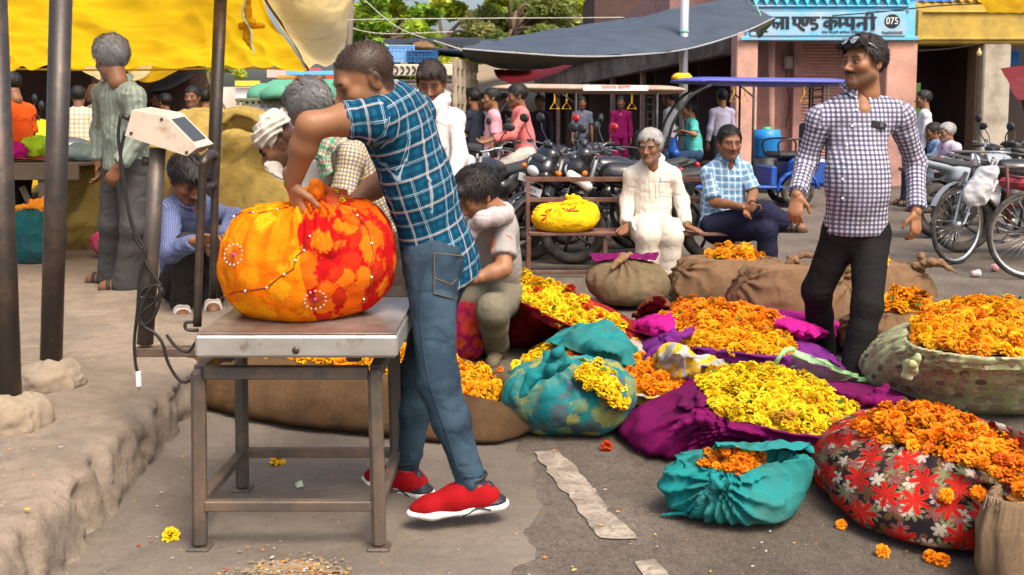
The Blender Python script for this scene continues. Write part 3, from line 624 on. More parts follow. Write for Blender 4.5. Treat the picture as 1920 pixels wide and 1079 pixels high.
def wrinkle(P, Q, joints, amp=.006, base=.25, sc=16, seed=0, gran=.10):
    N = vnormals(P, Q); w_ = np.full(len(P), base); 
    for j in joints: w_ = np.maximum(w_, np.exp(-(np.linalg.norm(P - j, axis=1) / gran) ** 2))
    q = P + .05 * np.stack([vnoise(P, 7, seed + 1), vnoise(P, 7, seed + 2), vnoise(P, 7, seed + 3)], 1)
    g = np.random.default_rng(seed + 77); a = -1.0
    for k in range(3):
        d = nrm(g.normal(size=3) + V(.6 * (k - 1), 0, .8)); al = q @ d; e = q - al[:, None] * d * .72; a = np.maximum(a, (1 - np.abs(vnoise(e, sc * (.8 + .3 * k), seed + 5 + k)) * 2.6))
    return P + N * ((np.maximum(a, -.3) * .9 + fbm(P, 5, 2, seed + 9) * .6) * w_ * amp)[:, None]
def garment(name, sdf, vox, m, parent, bones, joints=(), amp=.006, seed=0, rel=1, base=.25):
    P, Q = join([q.mesh(vox) for q in (sdf if isinstance(sdf, list) else [sdf])]); P = relax(P, Q, rel)
    if amp: P = wrinkle(P, Q, joints, amp, base, seed=seed)
    return mesh_np(name, P, Q, m, parent, True, uv=bone_uv(P, Q, bones) if bones else None)
def frame(fwd, up=(0, 0, 1)):
    y = nrm(fwd); u = np.array(up, float); x = nrm(np.cross(y, u)); z = np.cross(x, y); return np.stack([x, y, z], 1)
M_SKIN = colattr('skin', .5, 0, .12, 260, .35, 0, .06)
M_HAIRM = {}
def hair_mat(c):
    k = tuple(c)
    if k not in M_HAIRM:
        t = NT('hair'); n = t.noise(t.map(t.co(), (1, 1, .25)), 220, 3, .6); M_HAIRM[k] = t.fin(t.mix(n, dk(c, .45), dk(c, 1.6)), .55, t.bump(n, .6, .004), 0, .3)
    return M_HAIRM[k]
BLACKH = (.012, .010, .009); GREYH = (.30, .29, .28); DGREYH = (.13, .125, .12)
SKIN1 = (.26, .118, .056); SKIN2 = (.20, .088, .042); SKIN3 = (.30, .145, .075); SKIN4 = (.15, .065, .032)
def head_mesh(vox, skin, o):
    """head in its own frame: x right, y forward, z up. returns verts, quads, colours"""
    s = SDF(); fat = o.get('fat', 1.0)
    s.ell((0, -.014, .034), (.076, .096, .083), k=.02).ell((0, .026, -.03), (.062 * fat, .066, .086), k=.03)
    for sx in (-1, 1):
        s.cap((sx * .046 * fat, .0, -.062), (sx * .012, .062, -.100), .026 * fat, .020, .03).ell((sx * .041 * fat, .056, -.024), (.026, .027, .024), k=.02)
    s.ell((0, .071, -.098), (.021, .02, .018), k=.02).cap((-.038, .072, .020), (.038, .072, .020), .017, .017, .015)
    s.cap((0, .084, .010), (0, .110, -.033), .0080, .0110, .012).ell((0, .113, -.036), (.0100, .011, .009), k=.008)
    for sx in (-1, 1):
        s.ell((sx * .0135, .1, -.040), (.0085, .012, .0085), k=.008)
        s.ell((sx * .031, .102, -.001), (.019, .020, .013), k=.010, sub=True); s.ell((sx * .031, .0765, -.001), (.0145, .0135, .0125), k=.003)
    s.cap((-.021, .084, -.0635), (.021, .084, -.0635), .0065, .0065, .008).cap((0, .090, -.0635), (0, .090, -.0635), .006, .006, .01).cap((-.016, .084, -.0755), (.016, .084, -.0755), .0085, .0085, .006)
    for sx in (-1, 1):
        a = R(18) * sx; M = np.array([[math.cos(a), -math.sin(a), 0], [math.sin(a), math.cos(a), 0], [0, 0, 1]])
        s.ell((sx * .080, -.012, -.006), (.0105, .021, .033), M, k=.006); s.ell((sx * .0945, -.004, -.003), (.008, .009, .015), M, k=.008, sub=True)
    s.cap((0, -.025, -.05), (0, -.04, -.15), .052 * fat, .056 * fat, .03)
    P, Q = s.mesh(vox); P = relax(P, Q, 1, .3); x, y, z = P.T; c = np.tile(np.array(skin), (len(P), 1)) * (1 + .10 * vnoise(P, 30, 3) + .08 * vnoise(P, 90, 5))[:, None]
    def blend(mask, col, k=1.0):
        m = (np.clip(mask, 0, 1) * k)[:, None]; c[:] = c * (1 - m) + np.array(col) * m
    sm = lambda v, w_: np.clip(.5 + v / w_, 0, 1); hair = np.array(o.get('hairc', BLACKH)); ax = np.abs(x)
    blend(sm(y - .05, .04) * sm(.012 - np.abs(z + .030), .02), np.array(skin) * V(1.1, .85, .8), .35)                    # ruddier cheeks and nose
    st = o.get('stubble', .25); blend(sm(-.042 - z, .02) * sm(y + .01, .04) * sm(z + .125, .03), hair + .02, st)
    blend(sm(.026 - ax, .006) * sm(.011 - np.abs(z + .070), .005) * sm(y - .080, .006), np.array(skin) * V(.85, .55, .55), .8)
    blend(sm(.025 - ax, .006) * sm(.0018 - np.abs(z + .0692 - ax * .08), .002) * sm(y - .074, .006), np.array(skin) * .25, .85)
    d = np.minimum(np.linalg.norm(P - V(.031, .0765, -.001), axis=1), np.linalg.norm(P - V(-.031, .0765, -.001), axis=1))
    blend(sm(.020 - d, .006) * sm(y - .066, .01), np.array(skin) * .45, .75)
    if not o.get('shut'):
        blend(sm(.0146 - d, .0012) * sm(.0026 - np.abs(z + .0022), .0028) * sm(y - .075, .006), (.25, .21, .18)); gx = o.get('gaze', 0) * .004
        blend(sm(.0050 - np.hypot(np.minimum(np.abs(x - .031 - gx), np.abs(x + .031 - gx)), z + .001), .002) * sm(y - .075, .006), (.012, .008, .006))
    blend(sm(.0165 - d, .004) * sm(.0026 - np.abs(z - .0034), .002) * sm(y - .07, .006), np.array(skin) * .12, .8)  # shadow of the upper lid put into the skin colour
    bz = .0205 + .004 * np.sin((ax - .01) / .045 * math.pi); blend(sm(.0048 - np.abs(z - bz), .003) * sm(ax - .010, .005) * sm(.052 - ax, .006) * sm(y - .06, .02), hair * .8, .92)
    if o.get('mous'):
        blend(sm(.034 - ax, .006) * sm(.0075 - np.abs(z + .0525 - .0 + .12 * ax), .003) * sm(y - .070, .01), hair * .9, o['mous'])
    if o.get('buzz'):
        hl = np.interp(y, [-.11, -.04, -.01, .02, .045, .08, .1], [-.085, -.06, .005, .03, .045, .075, .085]); blend(sm(z - hl - .004 * vnoise(P, 60, 8), .02), np.array(skin) * .10 + .004, o['buzz'])
    nost = np.minimum(np.hypot(x - .008, z + .045), np.hypot(x + .008, z + .045)); blend(sm(.004 - nost, .003) * sm(y - .1, .01), (.02, .01, .008), .9)
    blend(sm(np.abs(x) - .070, .006) * sm(.012 - np.hypot(y + .006, z + .004), .008), np.array(skin) * .4, .6)
    return P, Q, c
def hair_mesh(o, vox, seed=0):
    t = o.get('hair', .012); s = SDF(); s.ell((0, -.018, .040), (.079 + t * .8, .099 + t, .084 + t), k=.01)
    if o.get('fringe'): s.cap((-.045, .075, .085), (.045, .080, .08), .022, .024, .03)
    for sx in (-1, 1): s.cap((sx * .073, .012, .03), (sx * .074, .010, -.012), .012, .006, .02)
    P, Q = s.mesh(vox); hz = o.get('hairline', 0.0)
    def cutline(P): return np.interp(P[:, 1], [-.12, -.05, -.03, .0, .022, .045, .075, .11], [-.085, -.07, -.02, -.005, .012, .045 + hz, .066 + hz, .07 + hz]) + .005 * vnoise(P, 50, seed)
    C = P[Q].mean(1); keep = (C[:, 2] > cutline(C)) & ((np.abs(C[:, 0]) > .071) | (C[:, 1] < .055) | (C[:, 2] > .04)); Q = Q[keep]
    used = np.unique(Q); mp = np.full(len(P), -1); mp[used] = np.arange(len(used)); P = P[used]; Q = mp[Q]
    N = vnormals(P, Q); rough = o.get('messy', 1.0)
    P = P + N * ((.004 * fbm(P, 28, 2, seed) + .003 * (1 - 2 * np.abs(vnoise(P * V(1, .35, 1), 60, seed + 4)))) * rough)[:, None]
    if t < .004: return [(P, Q)]
    g = np.random.default_rng(seed); n = int(o.get('locks', 420) * 3.2); i = g.integers(0, len(P), n); p = P[i]; nn = N[i]
    comb = V(*o.get('comb', (.35, .6, 0))); fl = (p - V(0, -.035, .12)) * .9 + comb * .06 + g.normal(size=(n, 3)) * .016; fl -= nn * (fl * nn).sum(1, keepdims=True); fl /= np.linalg.norm(fl, axis=1, keepdims=True) + 1e-9
    L = (.022 + .02 * g.random(n)[:, None]) * (.7 + t * 22) ; sd_ = np.cross(nn, fl); w_ = (.0014 + .0014 * g.random(n))[:, None]; lift = (.001 + .0035 * g.random(n)[:, None]) * rough
    A = p - nn * .003; B = p + fl * L * .5 + nn * lift; Cc = p + fl * L + nn * (lift * .6 - .05 * L)
    v = np.stack([A - sd_ * w_, A + sd_ * w_, B - sd_ * w_ * .8, B + sd_ * w_ * .8, Cc - sd_ * w_ * .12, Cc + sd_ * w_ * .12], 1).reshape(-1, 3); k = np.arange(n)[:, None] * 6
    return [(P, Q), (v, np.concatenate([k + np.array([0, 1, 3, 2]), k + np.array([2, 3, 5, 4])]))]
def hand_mesh(wr, d, n, thumb, vox=.0045, curl=40, spread=.0, sc=1.0):
    d = nrm(d); n = nrm(np.array(n, float) - d * (np.array(n, float) @ d)); l = nrm(np.cross(d, n)) * thumb; s = SDF(); w0 = np.array(wr, float)
    s.cap(w0 - d * .03, w0 + d * .012, .027 * sc, .026 * sc, .02, n, .75).cap(w0 + d * .02 * sc, w0 + d * .078 * sc, .030 * sc, .040 * sc, .02, n, .40)
    cl = np.resize(np.atleast_1d(curl), 4)
    for q, (off, ln) in enumerate(((.027, .068), (.009, .077), (-.010, .071), (-.028, .055))):
        p = w0 + d * (.086 - abs(off) * .12) * sc + l * off * sc; a = R(cl[q]) * .45; 
        for seg, (fr, r0, r1) in enumerate(((.46, .0098, .0088), (.31, .0088, .0080), (.23, .0080, .0066))):
            dd = d * math.cos(a) + n * math.sin(a) + l * spread * off * 10; dd = nrm(dd); e = p + dd * ln * fr * sc * 1.05; s.cap(p, e, r0 * sc, r1 * sc, .004); p = e; a += R(cl[q]) * .6
    p = w0 + d * .022 * sc + l * .026 * sc; dd = nrm(d * .62 + l * .62 + n * .3); e = p + dd * .045 * sc; s.cap(p, e, .015 * sc, .0105 * sc, .012); dd = nrm(d * .85 + l * .2 + n * .4); s.cap(e, e + dd * .034 * sc, .0105 * sc, .0085 * sc, .004)
    return s.mesh(vox)
def foot_sdf(an, to, flat=True, L=.25, up=(0, 0, 1)):
    to = nrm(to); up = np.array(up, float); sd_ = nrm(np.cross(to, up)); h = np.array(an, float) - up * .065 - to * .055; s = SDF()
    s.cap(np.array(an, float) + up * .03, h + to * .05 + up * .03, .038, .036, .03).cap(h + up * .032, h + to * .10 + up * .038, .034, .036, .03).cap(h + to * .1 + up * .034, h + to * (L - .06) + up * .022, .036, .036, .03).cap(h + to * (L - .07) + up * .018, h + to * (L - .04) + up * .016, .034, .024, .02)
    s.clip(h, -up); return s, h, to, up, sd_
def person(name, label, J, o, group=None, cat='person'):
    vox = o.get('vox', .011); near = vox <= .012; root = thing(name, label, cat, (float(J['pe'][0]), float(J['pe'][1]), float(o.get('base', 0))), 0, group)
    J = {k: np.array(v, float) for k, v in J.items()}; skin = o.get('skin', SKIN1); g_ = o.get('girth', 1.0); seed = o.get('seed', 1)
    sx = nrm(J['shR'] - J['shL']); ch = J['ch']; pe = J['pe']; spv = nrm(ch - pe); dn = nrm(np.cross(sx, spv)) * -1   # dn: towards the chest
    sp = J.get('sp', (pe + ch) / 2); nk = J.get('nk', ch + spv * .185); hx = nrm(J['hipR'] - J['hipL']) if 'hipR' in J else sx
    hipL = J.get('hipL', pe - hx * .085); hipR = J.get('hipR', pe + hx * .085); hd = J['head']; HF = frame(J['face'], J.get('hup', (0, 0, 1)))
    hs = o.get('hs', 1.0)
    # ---------------- body: one skin
    s = SDF(); s.cap(pe, sp, .12 * g_, .115 * g_, .05, dn, .7).cap(sp, ch, .115 * g_, .125, .05, dn, .68).cap(J['shL'], J['shR'], .042, .042, .04).cap(nk - spv * .06 + dn * .02, ch + spv * .06 + dn * .048, .05, .055, .03).cap(nk - spv * .06, hd + HF @ V(0, -.03, -.07) * hs, .058, .052, .03)
    bl = o.get('bulk', 1.0); lg = .8 if (o.get('shirt') or {}).get('sleeve', .75) > 1 else 1.0
    for S in 'LR':
        s.cap(J['sh' + S], J['sh' + S] + (J['el' + S] - J['sh' + S]) * .4, .038, .047 * bl * lg, .03).cap(J['sh' + S] + (J['el' + S] - J['sh' + S]) * .4, J['el' + S], .047 * bl * lg, .040 * bl * lg, .03).cap(J['el' + S], J['el' + S] + (J['wr' + S] - J['el' + S]) * .35, .041 * bl * lg, .040 * bl * lg, .02).cap(J['el' + S] + (J['wr' + S] - J['el' + S]) * .35, J['wr' + S], .040 * bl * lg, .0265 * bl, .02)
        s.cap(hipL if S == 'L' else hipR, J['kn' + S], .075, .05, .04).cap(J['kn' + S], J['an' + S], .05, .035, .03)
    P, Q = s.mesh(vox); P = relax(P, Q, 1); parts = [(P, Q)]; cols = [np.tile(np.array(skin), (len(P), 1)) * (1 + .10 * vnoise(P, 14, 3) + .06 * vnoise(P, 60, 4))[:, None]]
    hv = o.get('hvox', .0042 if near else .0085); P, Q, c = head_mesh(hv, skin, o); parts.append((hd + (P * hs) @ HF.T, Q)); cols.append(c)
    for S, th in (('L', 1), ('R', -1)):
        if o.get('nohand' + S): continue
        d = J.get('hd' + S, J['wr' + S] - J['el' + S]); n = J.get('hn' + S, dn); th_ = o.get('thumb' + S, th)
        P, Q = hand_mesh(J['wr' + S], d, n, th_, .0045 if near else .008, o.get('curl' + S, 45), sc=1.0 if near else 1.05); parts.append((P, Q)); cols.append(np.tile(np.array(skin) * 1.02, (len(P), 1)) * (1 + .14 * vnoise(P, 50, 6))[:, None])
    foot = o.get('foot', 'shoe')
    if foot in ('sandal', 'bare'):
        for S in 'LR':
            fs, h, to, up, sdv = foot_sdf(J['an' + S], J['to' + S], L=.25); P, Q = fs.mesh(max(vox * .7, .006)); parts.append((P, Q)); cols.append(np.tile(np.array(skin) * .85, (len(P), 1)))
    P, Q = join(parts); mesh_np('body', P, Q, M_SKIN, root, True, col=np.concatenate(cols))
    # ---------------- hair
    if o.get('hairstyle', 'hair') == 'hair':
        hp = []
        for P, Q in hair_mesh(o, .005 if near else .009, seed): hp.append((hd + (P * hs) @ HF.T, Q))
        P, Q = join(hp); mesh_np('hair', P, Q, hair_mat(o.get('hairc', BLACKH)), root)
    if o.get('buzz') and near and o.get('hairstyle') == 'none':                      # cropped stubble
        P, Q, c = head_mesh(hv, skin, o); N = vnormals(P, Q); g = np.random.default_rng(seed); i = np.nonzero(c.sum(1) < sum(skin) * .45)[0]; i = i[(P[i, 2] > .0) | (P[i, 1] < -.02)]; i = g.choice(i, 6000); p = P[i] + g.normal(size=(6000, 3)) * .0022; n_ = N[i] + g.normal(size=(6000, 3)) * .35; s_ = np.cross(n_, g.normal(size=(6000, 3))) * .0007
        v = np.stack([p - s_ - N[i] * .002, p + s_ - N[i] * .002, p + n_ * .0020, p + n_ * .0019], 1).reshape(-1, 3); mesh_np('hair', hd + (v * hs) @ HF.T, np.arange(24000).reshape(-1, 4), hair_mat(BLACKH), root)
    # ---------------- trousers
    tr = o.get('pants')
    if tr:
        lo = tr.get('loose', 1.0); s = SDF(); s.cap(pe - hx * .04, pe + hx * .04, .125 * g_, .125 * g_, .05, dn, .85).cap(pe, pe + (sp - pe) * .5, .125 * g_, .12 * g_, .05, dn, .78)
        bones = [(pe - spv * .02, sp, dn, .13)]; jt = [pe - spv * .08]
        for S, hp_ in (('L', hipL), ('R', hipR)):
            kn, an = J['kn' + S], J['an' + S]; q = an + nrm(kn - an) * tr.get('short', .02); hem = tr.get('hem', .060) * lo
            s.cap(hp_, kn, .096 * lo * g_ ** .5, .068 * lo, .04).cap(kn, kn + (q - kn) * .4, .070 * lo, .064 * lo, .03).cap(kn + (q - kn) * .4, q, .064 * lo, hem, .03)
            bones += [(hp_, kn, dn, .085), (kn, q, dn, .06)]; jt += [kn, q, hp_]
        for S in 'LR':
            kn, an = J['kn' + S], J['an' + S]; q = an + nrm(kn - an) * tr.get('short', .02)
        garment('trousers', s, max(vox, .010), tr['mat'], root, bones, jt, tr.get('amp', .009), seed + 3, 1)
        # belt line
    # ---------------- shirt
    sh = o.get('shirt')
    if sh:
        lo = sh.get('loose', 1.0); s = SDF(); hemv = sh.get('hem', .10); bot = pe - spv * hemv; bx = sh.get('bottom', 1.0)
        s.cap(bot, pe, .150 * g_ * lo * bx, .150 * g_ * lo, .05, dn, .78).cap(pe, sp, .146 * g_ * lo, .142 * g_ * lo, .06, dn, .76).cap(sp, ch, .142 * g_ * lo, .148 * lo, .06, dn, .72)
        s.cap(J['shL'] - spv * .03, J['shR'] - spv * .03, .056, .056, .05); s.cap(nk - spv * .055, J['shL'] - spv * .006, .056, .053, .05).cap(nk - spv * .055, J['shR'] - spv * .006, .056, .053, .05)
        if sh.get('belly'): s.ell(sp + dn * .045 - spv * .06, (.135 * g_, .108 * g_, .17), np.stack([sx, dn, spv], 1), k=.08)
        bones = [(pe - spv * .1, ch + spv * .04, dn, .145, sx)]; jt = [pe, (pe + sp) / 2]
        s.clip(bot - spv * .0, -spv if 'hemn' not in sh else sh['hemn'])
        sl = []
        for S in 'LR':
            a, e, wv = J['sh' + S], J['el' + S], J['wr' + S]; fr = sh.get('sleeve', .75); jt += [a - spv * .1, e]; a1 = a - spv * .014 + sx * (.006 if S == 'L' else -.006); s2 = SDF(); sl.append(s2)
            if fr <= 1:
                tip = a + (e - a) * fr; r1 = sh.get('cuff', .064) * lo * bl; r0 = .054 * lo * bl ** .5; s.cap(a1, a1 + (tip - a1) * .55, r0, r0, .03); s2.cap(a1, tip + (e - a) * .1, r0, r1, .02); s2.clip(tip, e - a); bones.append((a, e, dn, .062))
            else:
                f2 = fr - 1; tip = e + (wv - e) * f2; s.cap(a1, a1 + (e - a1) * .5, .050 * lo, .052 * lo, .025); s2.cap(a1, e, .050 * lo, .053 * lo, .02).cap(e, tip + (wv - e) * .05, .053 * lo, .042 * lo, .03); s2.clip(tip, wv - e) if (tip - e) @ (a - e) < 0 or near else None; bones += [(a, e, dn, .06), (e, wv, dn, .05)]; jt.append(tip)
        if sh.get('collar', True) and near: s.cap(nk + dn * .062 + spv * .03, ch + spv * .055 + dn * .110, .056, .012, .010, sub=True)
        garment('shirt', [s] + sl, vox, sh['mat'], root, bones, jt, sh.get('amp', .010), seed, 1, sh.get('base', .35))
        if sh.get('collar', True) and near:
            up = nrm(hd + HF @ V(0, -.03, -.08) - nk + spv * .2); fr_ = nrm(dn - up * (dn @ up)); rt = np.cross(fr_, up); c0 = nk + spv * .022; mb = MB()
            def cfn(u, v):
                a = R(18) + u * R(324); w0 = .070 + .006 * math.sin(a * 2); front = max(0, math.cos(a)); dirv = fr_ * math.cos(a) + rt * math.sin(a)
                if v < .5: r_ = w0 - .006 + .004 * v; z = -.034 * front + v * .066 - .01
                else: r_ = w0 + .002 + (v - .5) * .060; z = -.034 * front + .023 - (v - .5) * (.066 + .05 * front ** 3)
                return c0 + dirv * r_ + up * z
            mb.grid(cfn, 40, 9); mesh_np('collar', mb.v[0], np.array(mb.f), sh['mat'], root, True, uv=[((i + d) * .011, (j + e) * .012) for j in range(8) for i in range(39) for d, e in ((0, 0), (1, 0), (1, 1), (0, 1))])
    # ---------------- footwear
    if foot in ('shoe', 'sandal'):
        for S in 'LR':
            if o.get('nofoot' + S): continue
            fs, h, to, up, sdv = foot_sdf(J['an' + S], J['to' + S], L=.27 if foot == 'shoe' else .26)
            if foot == 'shoe':
                P, Q = fs.mesh(max(vox * .7, .007)); sh_ = mesh_np('shoe', P, Q, o.get('shoemat') or mat('black_leather', (.025, .022, .02), .45), root)
            mb = SDF(); mb.cap(h + to * .02, h + to * .2, .040, .043, .01, up, .3).clip(h - up * .012, -up); P, Q = mb.mesh(.007); so_ = mesh_np('sole', P - up * .004, Q, mat('dark_rubber', (.03, .028, .026), .8), root)
            if foot == 'sandal':
                sb = MB(); [sb.tube(spline([h + to * d_ + sdv * .042, h + to * d_ + sdv * .034 + up * q * .8, h + to * (d_ + .005) + up * q, h + to * d_ - sdv * .034 + up * q * .8, h + to * d_ - sdv * .042], 12), .012, 6) for d_, q in ((.09, .082), (.125, .072), (.165, .060))]; sb.build('strap', o.get('strapmat') or mat('dark_strap', (.03, .025, .022), .6), root, True)
    return root
def dirv(deg, pitch=0): return V(-math.sin(R(deg)) * math.cos(R(pitch)), math.cos(R(deg)) * math.cos(R(pitch)), math.sin(R(pitch)))
def stand(x, y, z, face, H=1.68, headturn=0, nod=0, armL=None, armR=None, step=.0, lean=0):
    """joints of a standing figure. face: heading in degrees, 0 = away from the camera, 90 = towards picture-left, 180 = to the camera. arm = ((fwd, out, down), (fwd, out, down))"""
    f = dirv(face); r = V(f[1], -f[0], 0); u = V(0, 0, 1); o = V(x, y, z); J = {}
    J['pe'] = o + u * .53 * H; J['ch'] = o + u * .735 * H + f * lean; J['head'] = o + u * .932 * H + f * (.03 + lean * 1.3); J['nk'] = o + u * .848 * H + f * lean * 1.1
    for S, sg in (('L', -1), ('R', 1)):
        J['sh' + S] = o + u * .795 * H + r * sg * .098 * H + f * lean; a = {'L': armL, 'R': armR}[S] or ((.05, .12, 1), (.25, .05, 1))
        d1 = nrm(f * a[0][0] + r * sg * a[0][1] - u * a[0][2]); d2 = nrm(f * a[1][0] + r * sg * a[1][1] - u * a[1][2]); J['el' + S] = J['sh' + S] + d1 * .172 * H; J['wr' + S] = J['el' + S] + d2 * .150 * H
        J['hn' + S] = -r * sg; J['hip' + S] = o + u * .51 * H + r * sg * .052 * H; st = step * sg
        J['kn' + S] = o + u * .285 * H + r * sg * .055 * H + f * (.02 + st * .5); J['an' + S] = o + u * .085 + r * sg * .055 * H + f * st; J['to' + S] = nrm(f + r * sg * .2)
    hf = dirv(face + headturn, -nod); J['face'] = hf; return J
# ================================================================== CLOTH, SACKS, MARIGOLDS
def burlap(name, col, dirt=(.12, .08, .05)):
    if name in _MC: return _MC[name]
    t = NT(name); c = t.co(); uv = t.co('UV')
    k = t.mix(t.noise(c, 5, 5, .6), dk(col, .7), dk(col, 1.25)); k = t.mix(t.ramp(t.noise(c, 3, 6, .65, .5), [(.48, 0.), (.7, .75)]), k, dirt)
    wv = t.n('ShaderNodeTexWave', wave_type='BANDS', bands_direction='X'); t.l(uv, wv.inputs[0]); wv.inputs['Scale'].default_value = 70; wv.inputs['Distortion'].default_value = .6
    w2 = t.n('ShaderNodeTexWave', wave_type='BANDS', bands_direction='Y'); t.l(uv, w2.inputs[0]); w2.inputs['Scale'].default_value = 70; w2.inputs['Distortion'].default_value = .6
    wv = t.math('MULTIPLY', wv.outputs['Fac'], w2.outputs['Fac']); k = t.mix(t.math('MULTIPLY', wv, .35), k, dk(col, 1.7))
    k = t.mix(t.ramp(t.noise(c, 170, 2), [(.58, 0.), (.75, .5)]), k, dk(col, .4))
    h = t.math('ADD', t.math('MULTIPLY', wv, .25), t.math('MULTIPLY', t.noise(t.map(c, (1, 1, .7)), 12, 3, .5, 1), 1.2))
    _MC[name] = t.fin(k, .95, t.bump(t.math('ADD', h, creases(t, c)), .75, .016), 0, .05); return _MC[name]
def lumpy(name, cl, fl, amount=.5, scale=17, lo=.42, dark=None, second=None):
    """thin cloth with marigolds pressed against it from inside. second: (colour, axis-x split) for a second cloth sewn to the first"""
    t = NT(name); c = t.co(); cc = cl
    wn = t.n('ShaderNodeTexNoise'); t.l(c, wn.inputs['Vector']); wn.inputs['Scale'].default_value = 22; wn.inputs['Detail'].default_value = 3; vm = t.n('ShaderNodeVectorMath', operation='MULTIPLY_ADD'); t.l(wn.outputs['Color'], vm.inputs[0]); vm.inputs[1].default_value = (.045, .045, .045); t.l(c, vm.inputs[2]); vn = t.n('ShaderNodeTexVoronoi'); t.l(vm.outputs[0], vn.inputs[0]); vn.inputs['Scale'].default_value = scale
    wob = t.noise(c, 75, 4, .7); dist = t.math('ADD', vn.outputs['Distance'], t.math('MULTIPLY', t.math('SUBTRACT', wob, .5), .9)); pet = t.noise(c, 230, 2, .6)
    cell = t.sep(vn.outputs['Color'])[0]
    fc = t.ramp(cell, [(i / max(1, len(fl) - 1), f) for i, f in enumerate(fl)], 'CONSTANT')
    press = t.ramp(t.math('ADD', t.noise(c, 3.2, 4, .6), t.math('MULTIPLY', cell, .3)), [(lo, 0.), (lo + .24, 1.)])
    fc = t.mix(t.ramp(pet, [(.35, .55), (.6, 0.)]), fc, dk(cl, .55))
    edge = t.ramp(dist, [(.50, 1.), (.66, .0)])
    f = t.math('MULTIPLY', t.math('MULTIPLY', press, edge), amount)
    base = t.mix(t.noise(c, 7, 4, .6), dk(cl, .72), dk(cl, 1.2))
    if dark is not None: base = t.mix(t.ramp(t.noise(c, 4, 5, .6), [(.5, 0.), (.72, .7)]), base, dark)
    k = t.mix(f, base, fc)
    if second is not None:
        c2, fl2, sp = second; x = t.sep(c); msk = t.math('GREATER_THAN', t.math('ADD', t.math('ADD', x[0], t.math('MULTIPLY', x[2], .16)), t.math('MULTIPLY', t.noise(c, 5, 2), .05)), sp)
        b2 = t.mix(t.noise(c, 7, 4, .6), dk(c2, .72), dk(c2, 1.2)); fc2 = t.ramp(cell, [(i / max(1, len(fl2) - 1), q) for i, q in enumerate(fl2)], 'CONSTANT'); k = t.mix(msk, k, t.mix(t.math('MULTIPLY', f, .8), b2, fc2))
    h = t.math('ADD', t.math('MULTIPLY', dist, -.9), t.math('MULTIPLY', wob, .3)); b = t.bump(h, .35, .012)
    b = t.bump(creases(t, c, 700), .45, .02, b)
    return t.fin(k, .9, b, 0, .06)
def motif(t, uv, scale, lobes, rad, depth=.5, power=1.0, off=(0, 0, 0), rnd=.9, jag=0.0):
    v = t.map(uv, loc=off); vn = t.n('ShaderNodeTexVoronoi', voronoi_dimensions='2D'); t.l(v, vn.inputs[0]); vn.inputs['Scale'].default_value = scale; vn.inputs['Randomness'].default_value = rnd
    d = t.n('ShaderNodeVectorMath', operation='SUBTRACT'); t.l(v, d.inputs[0]); t.l(vn.outputs['Position'], d.inputs[1]); s = t.sep(d.outputs[0]); cs = t.sep(vn.outputs['Color'])
    ang = t.math('ADD', t.math('ARCTAN2', s[1], s[0]), t.math('MULTIPLY', cs[0], 6.28)); r = t.math('SQRT', t.math('ADD', t.math('MULTIPLY', s[0], s[0]), t.math('MULTIPLY', s[1], s[1])))
    lob = t.math('POWER', t.math('ABSOLUTE', t.math('COSINE', t.math('MULTIPLY', ang, lobes / 2))), power)
    lim = t.math('MULTIPLY', t.math('ADD', t.math('MULTIPLY', lob, depth), 1 - depth), rad)
    if jag: lim = t.math('ADD', lim, t.math('MULTIPLY', t.math('SINE', t.math('MULTIPLY', ang, lobes * 5)), jag))
    return t.math('LESS_THAN', r, lim), r, ang, cs
def floral_leaf():
    t = NT('floral_leaf_print'); uv = t.co('UV'); k = t.mix(t.noise(uv, 9, 4), (.012, .012, .014), (.03, .02, .02))
    for sc, lob, rad, dep, pw, off, col, col2 in ((7, 5, .066, .8, .9, (.3, .1, 0), (.15, .075, .035), (.09, .04, .02)), (6.2, 9, .062, .8, .9, (.9, .5, 0), (.16, .15, .075), (.25, .23, .12)), (6.4, 6, .044, .75, .9, (.2, .8, 0), (.40, .33, .26), (.50, .43, .35)), (6.6, 5, .046, .8, .8, (1.6, .3, 0), (.18, .06, .05), (.26, .09, .08)), (5.4, 7, .084, .78, .8, (.55, .35, 0), (.40, .014, .010), (.50, .026, .016))):
        m, r, a, cs = motif(t, uv, sc, lob, rad, dep, pw, off, .75, rad * .07); vein = t.math('ABSOLUTE', t.math('SINE', t.math('MULTIPLY', a, lob * 1.0)))
        k = t.mix(m, k, t.mix(t.ramp(vein, [(.1, 0.), (.5, 1.)]), dk(col, .55), t.mix(t.noise(uv, 40, 2), col, col2)))
    c = t.co(); return t.fin(k, .75, t.bump(creases(t, c), .7, .02), 0, .08)
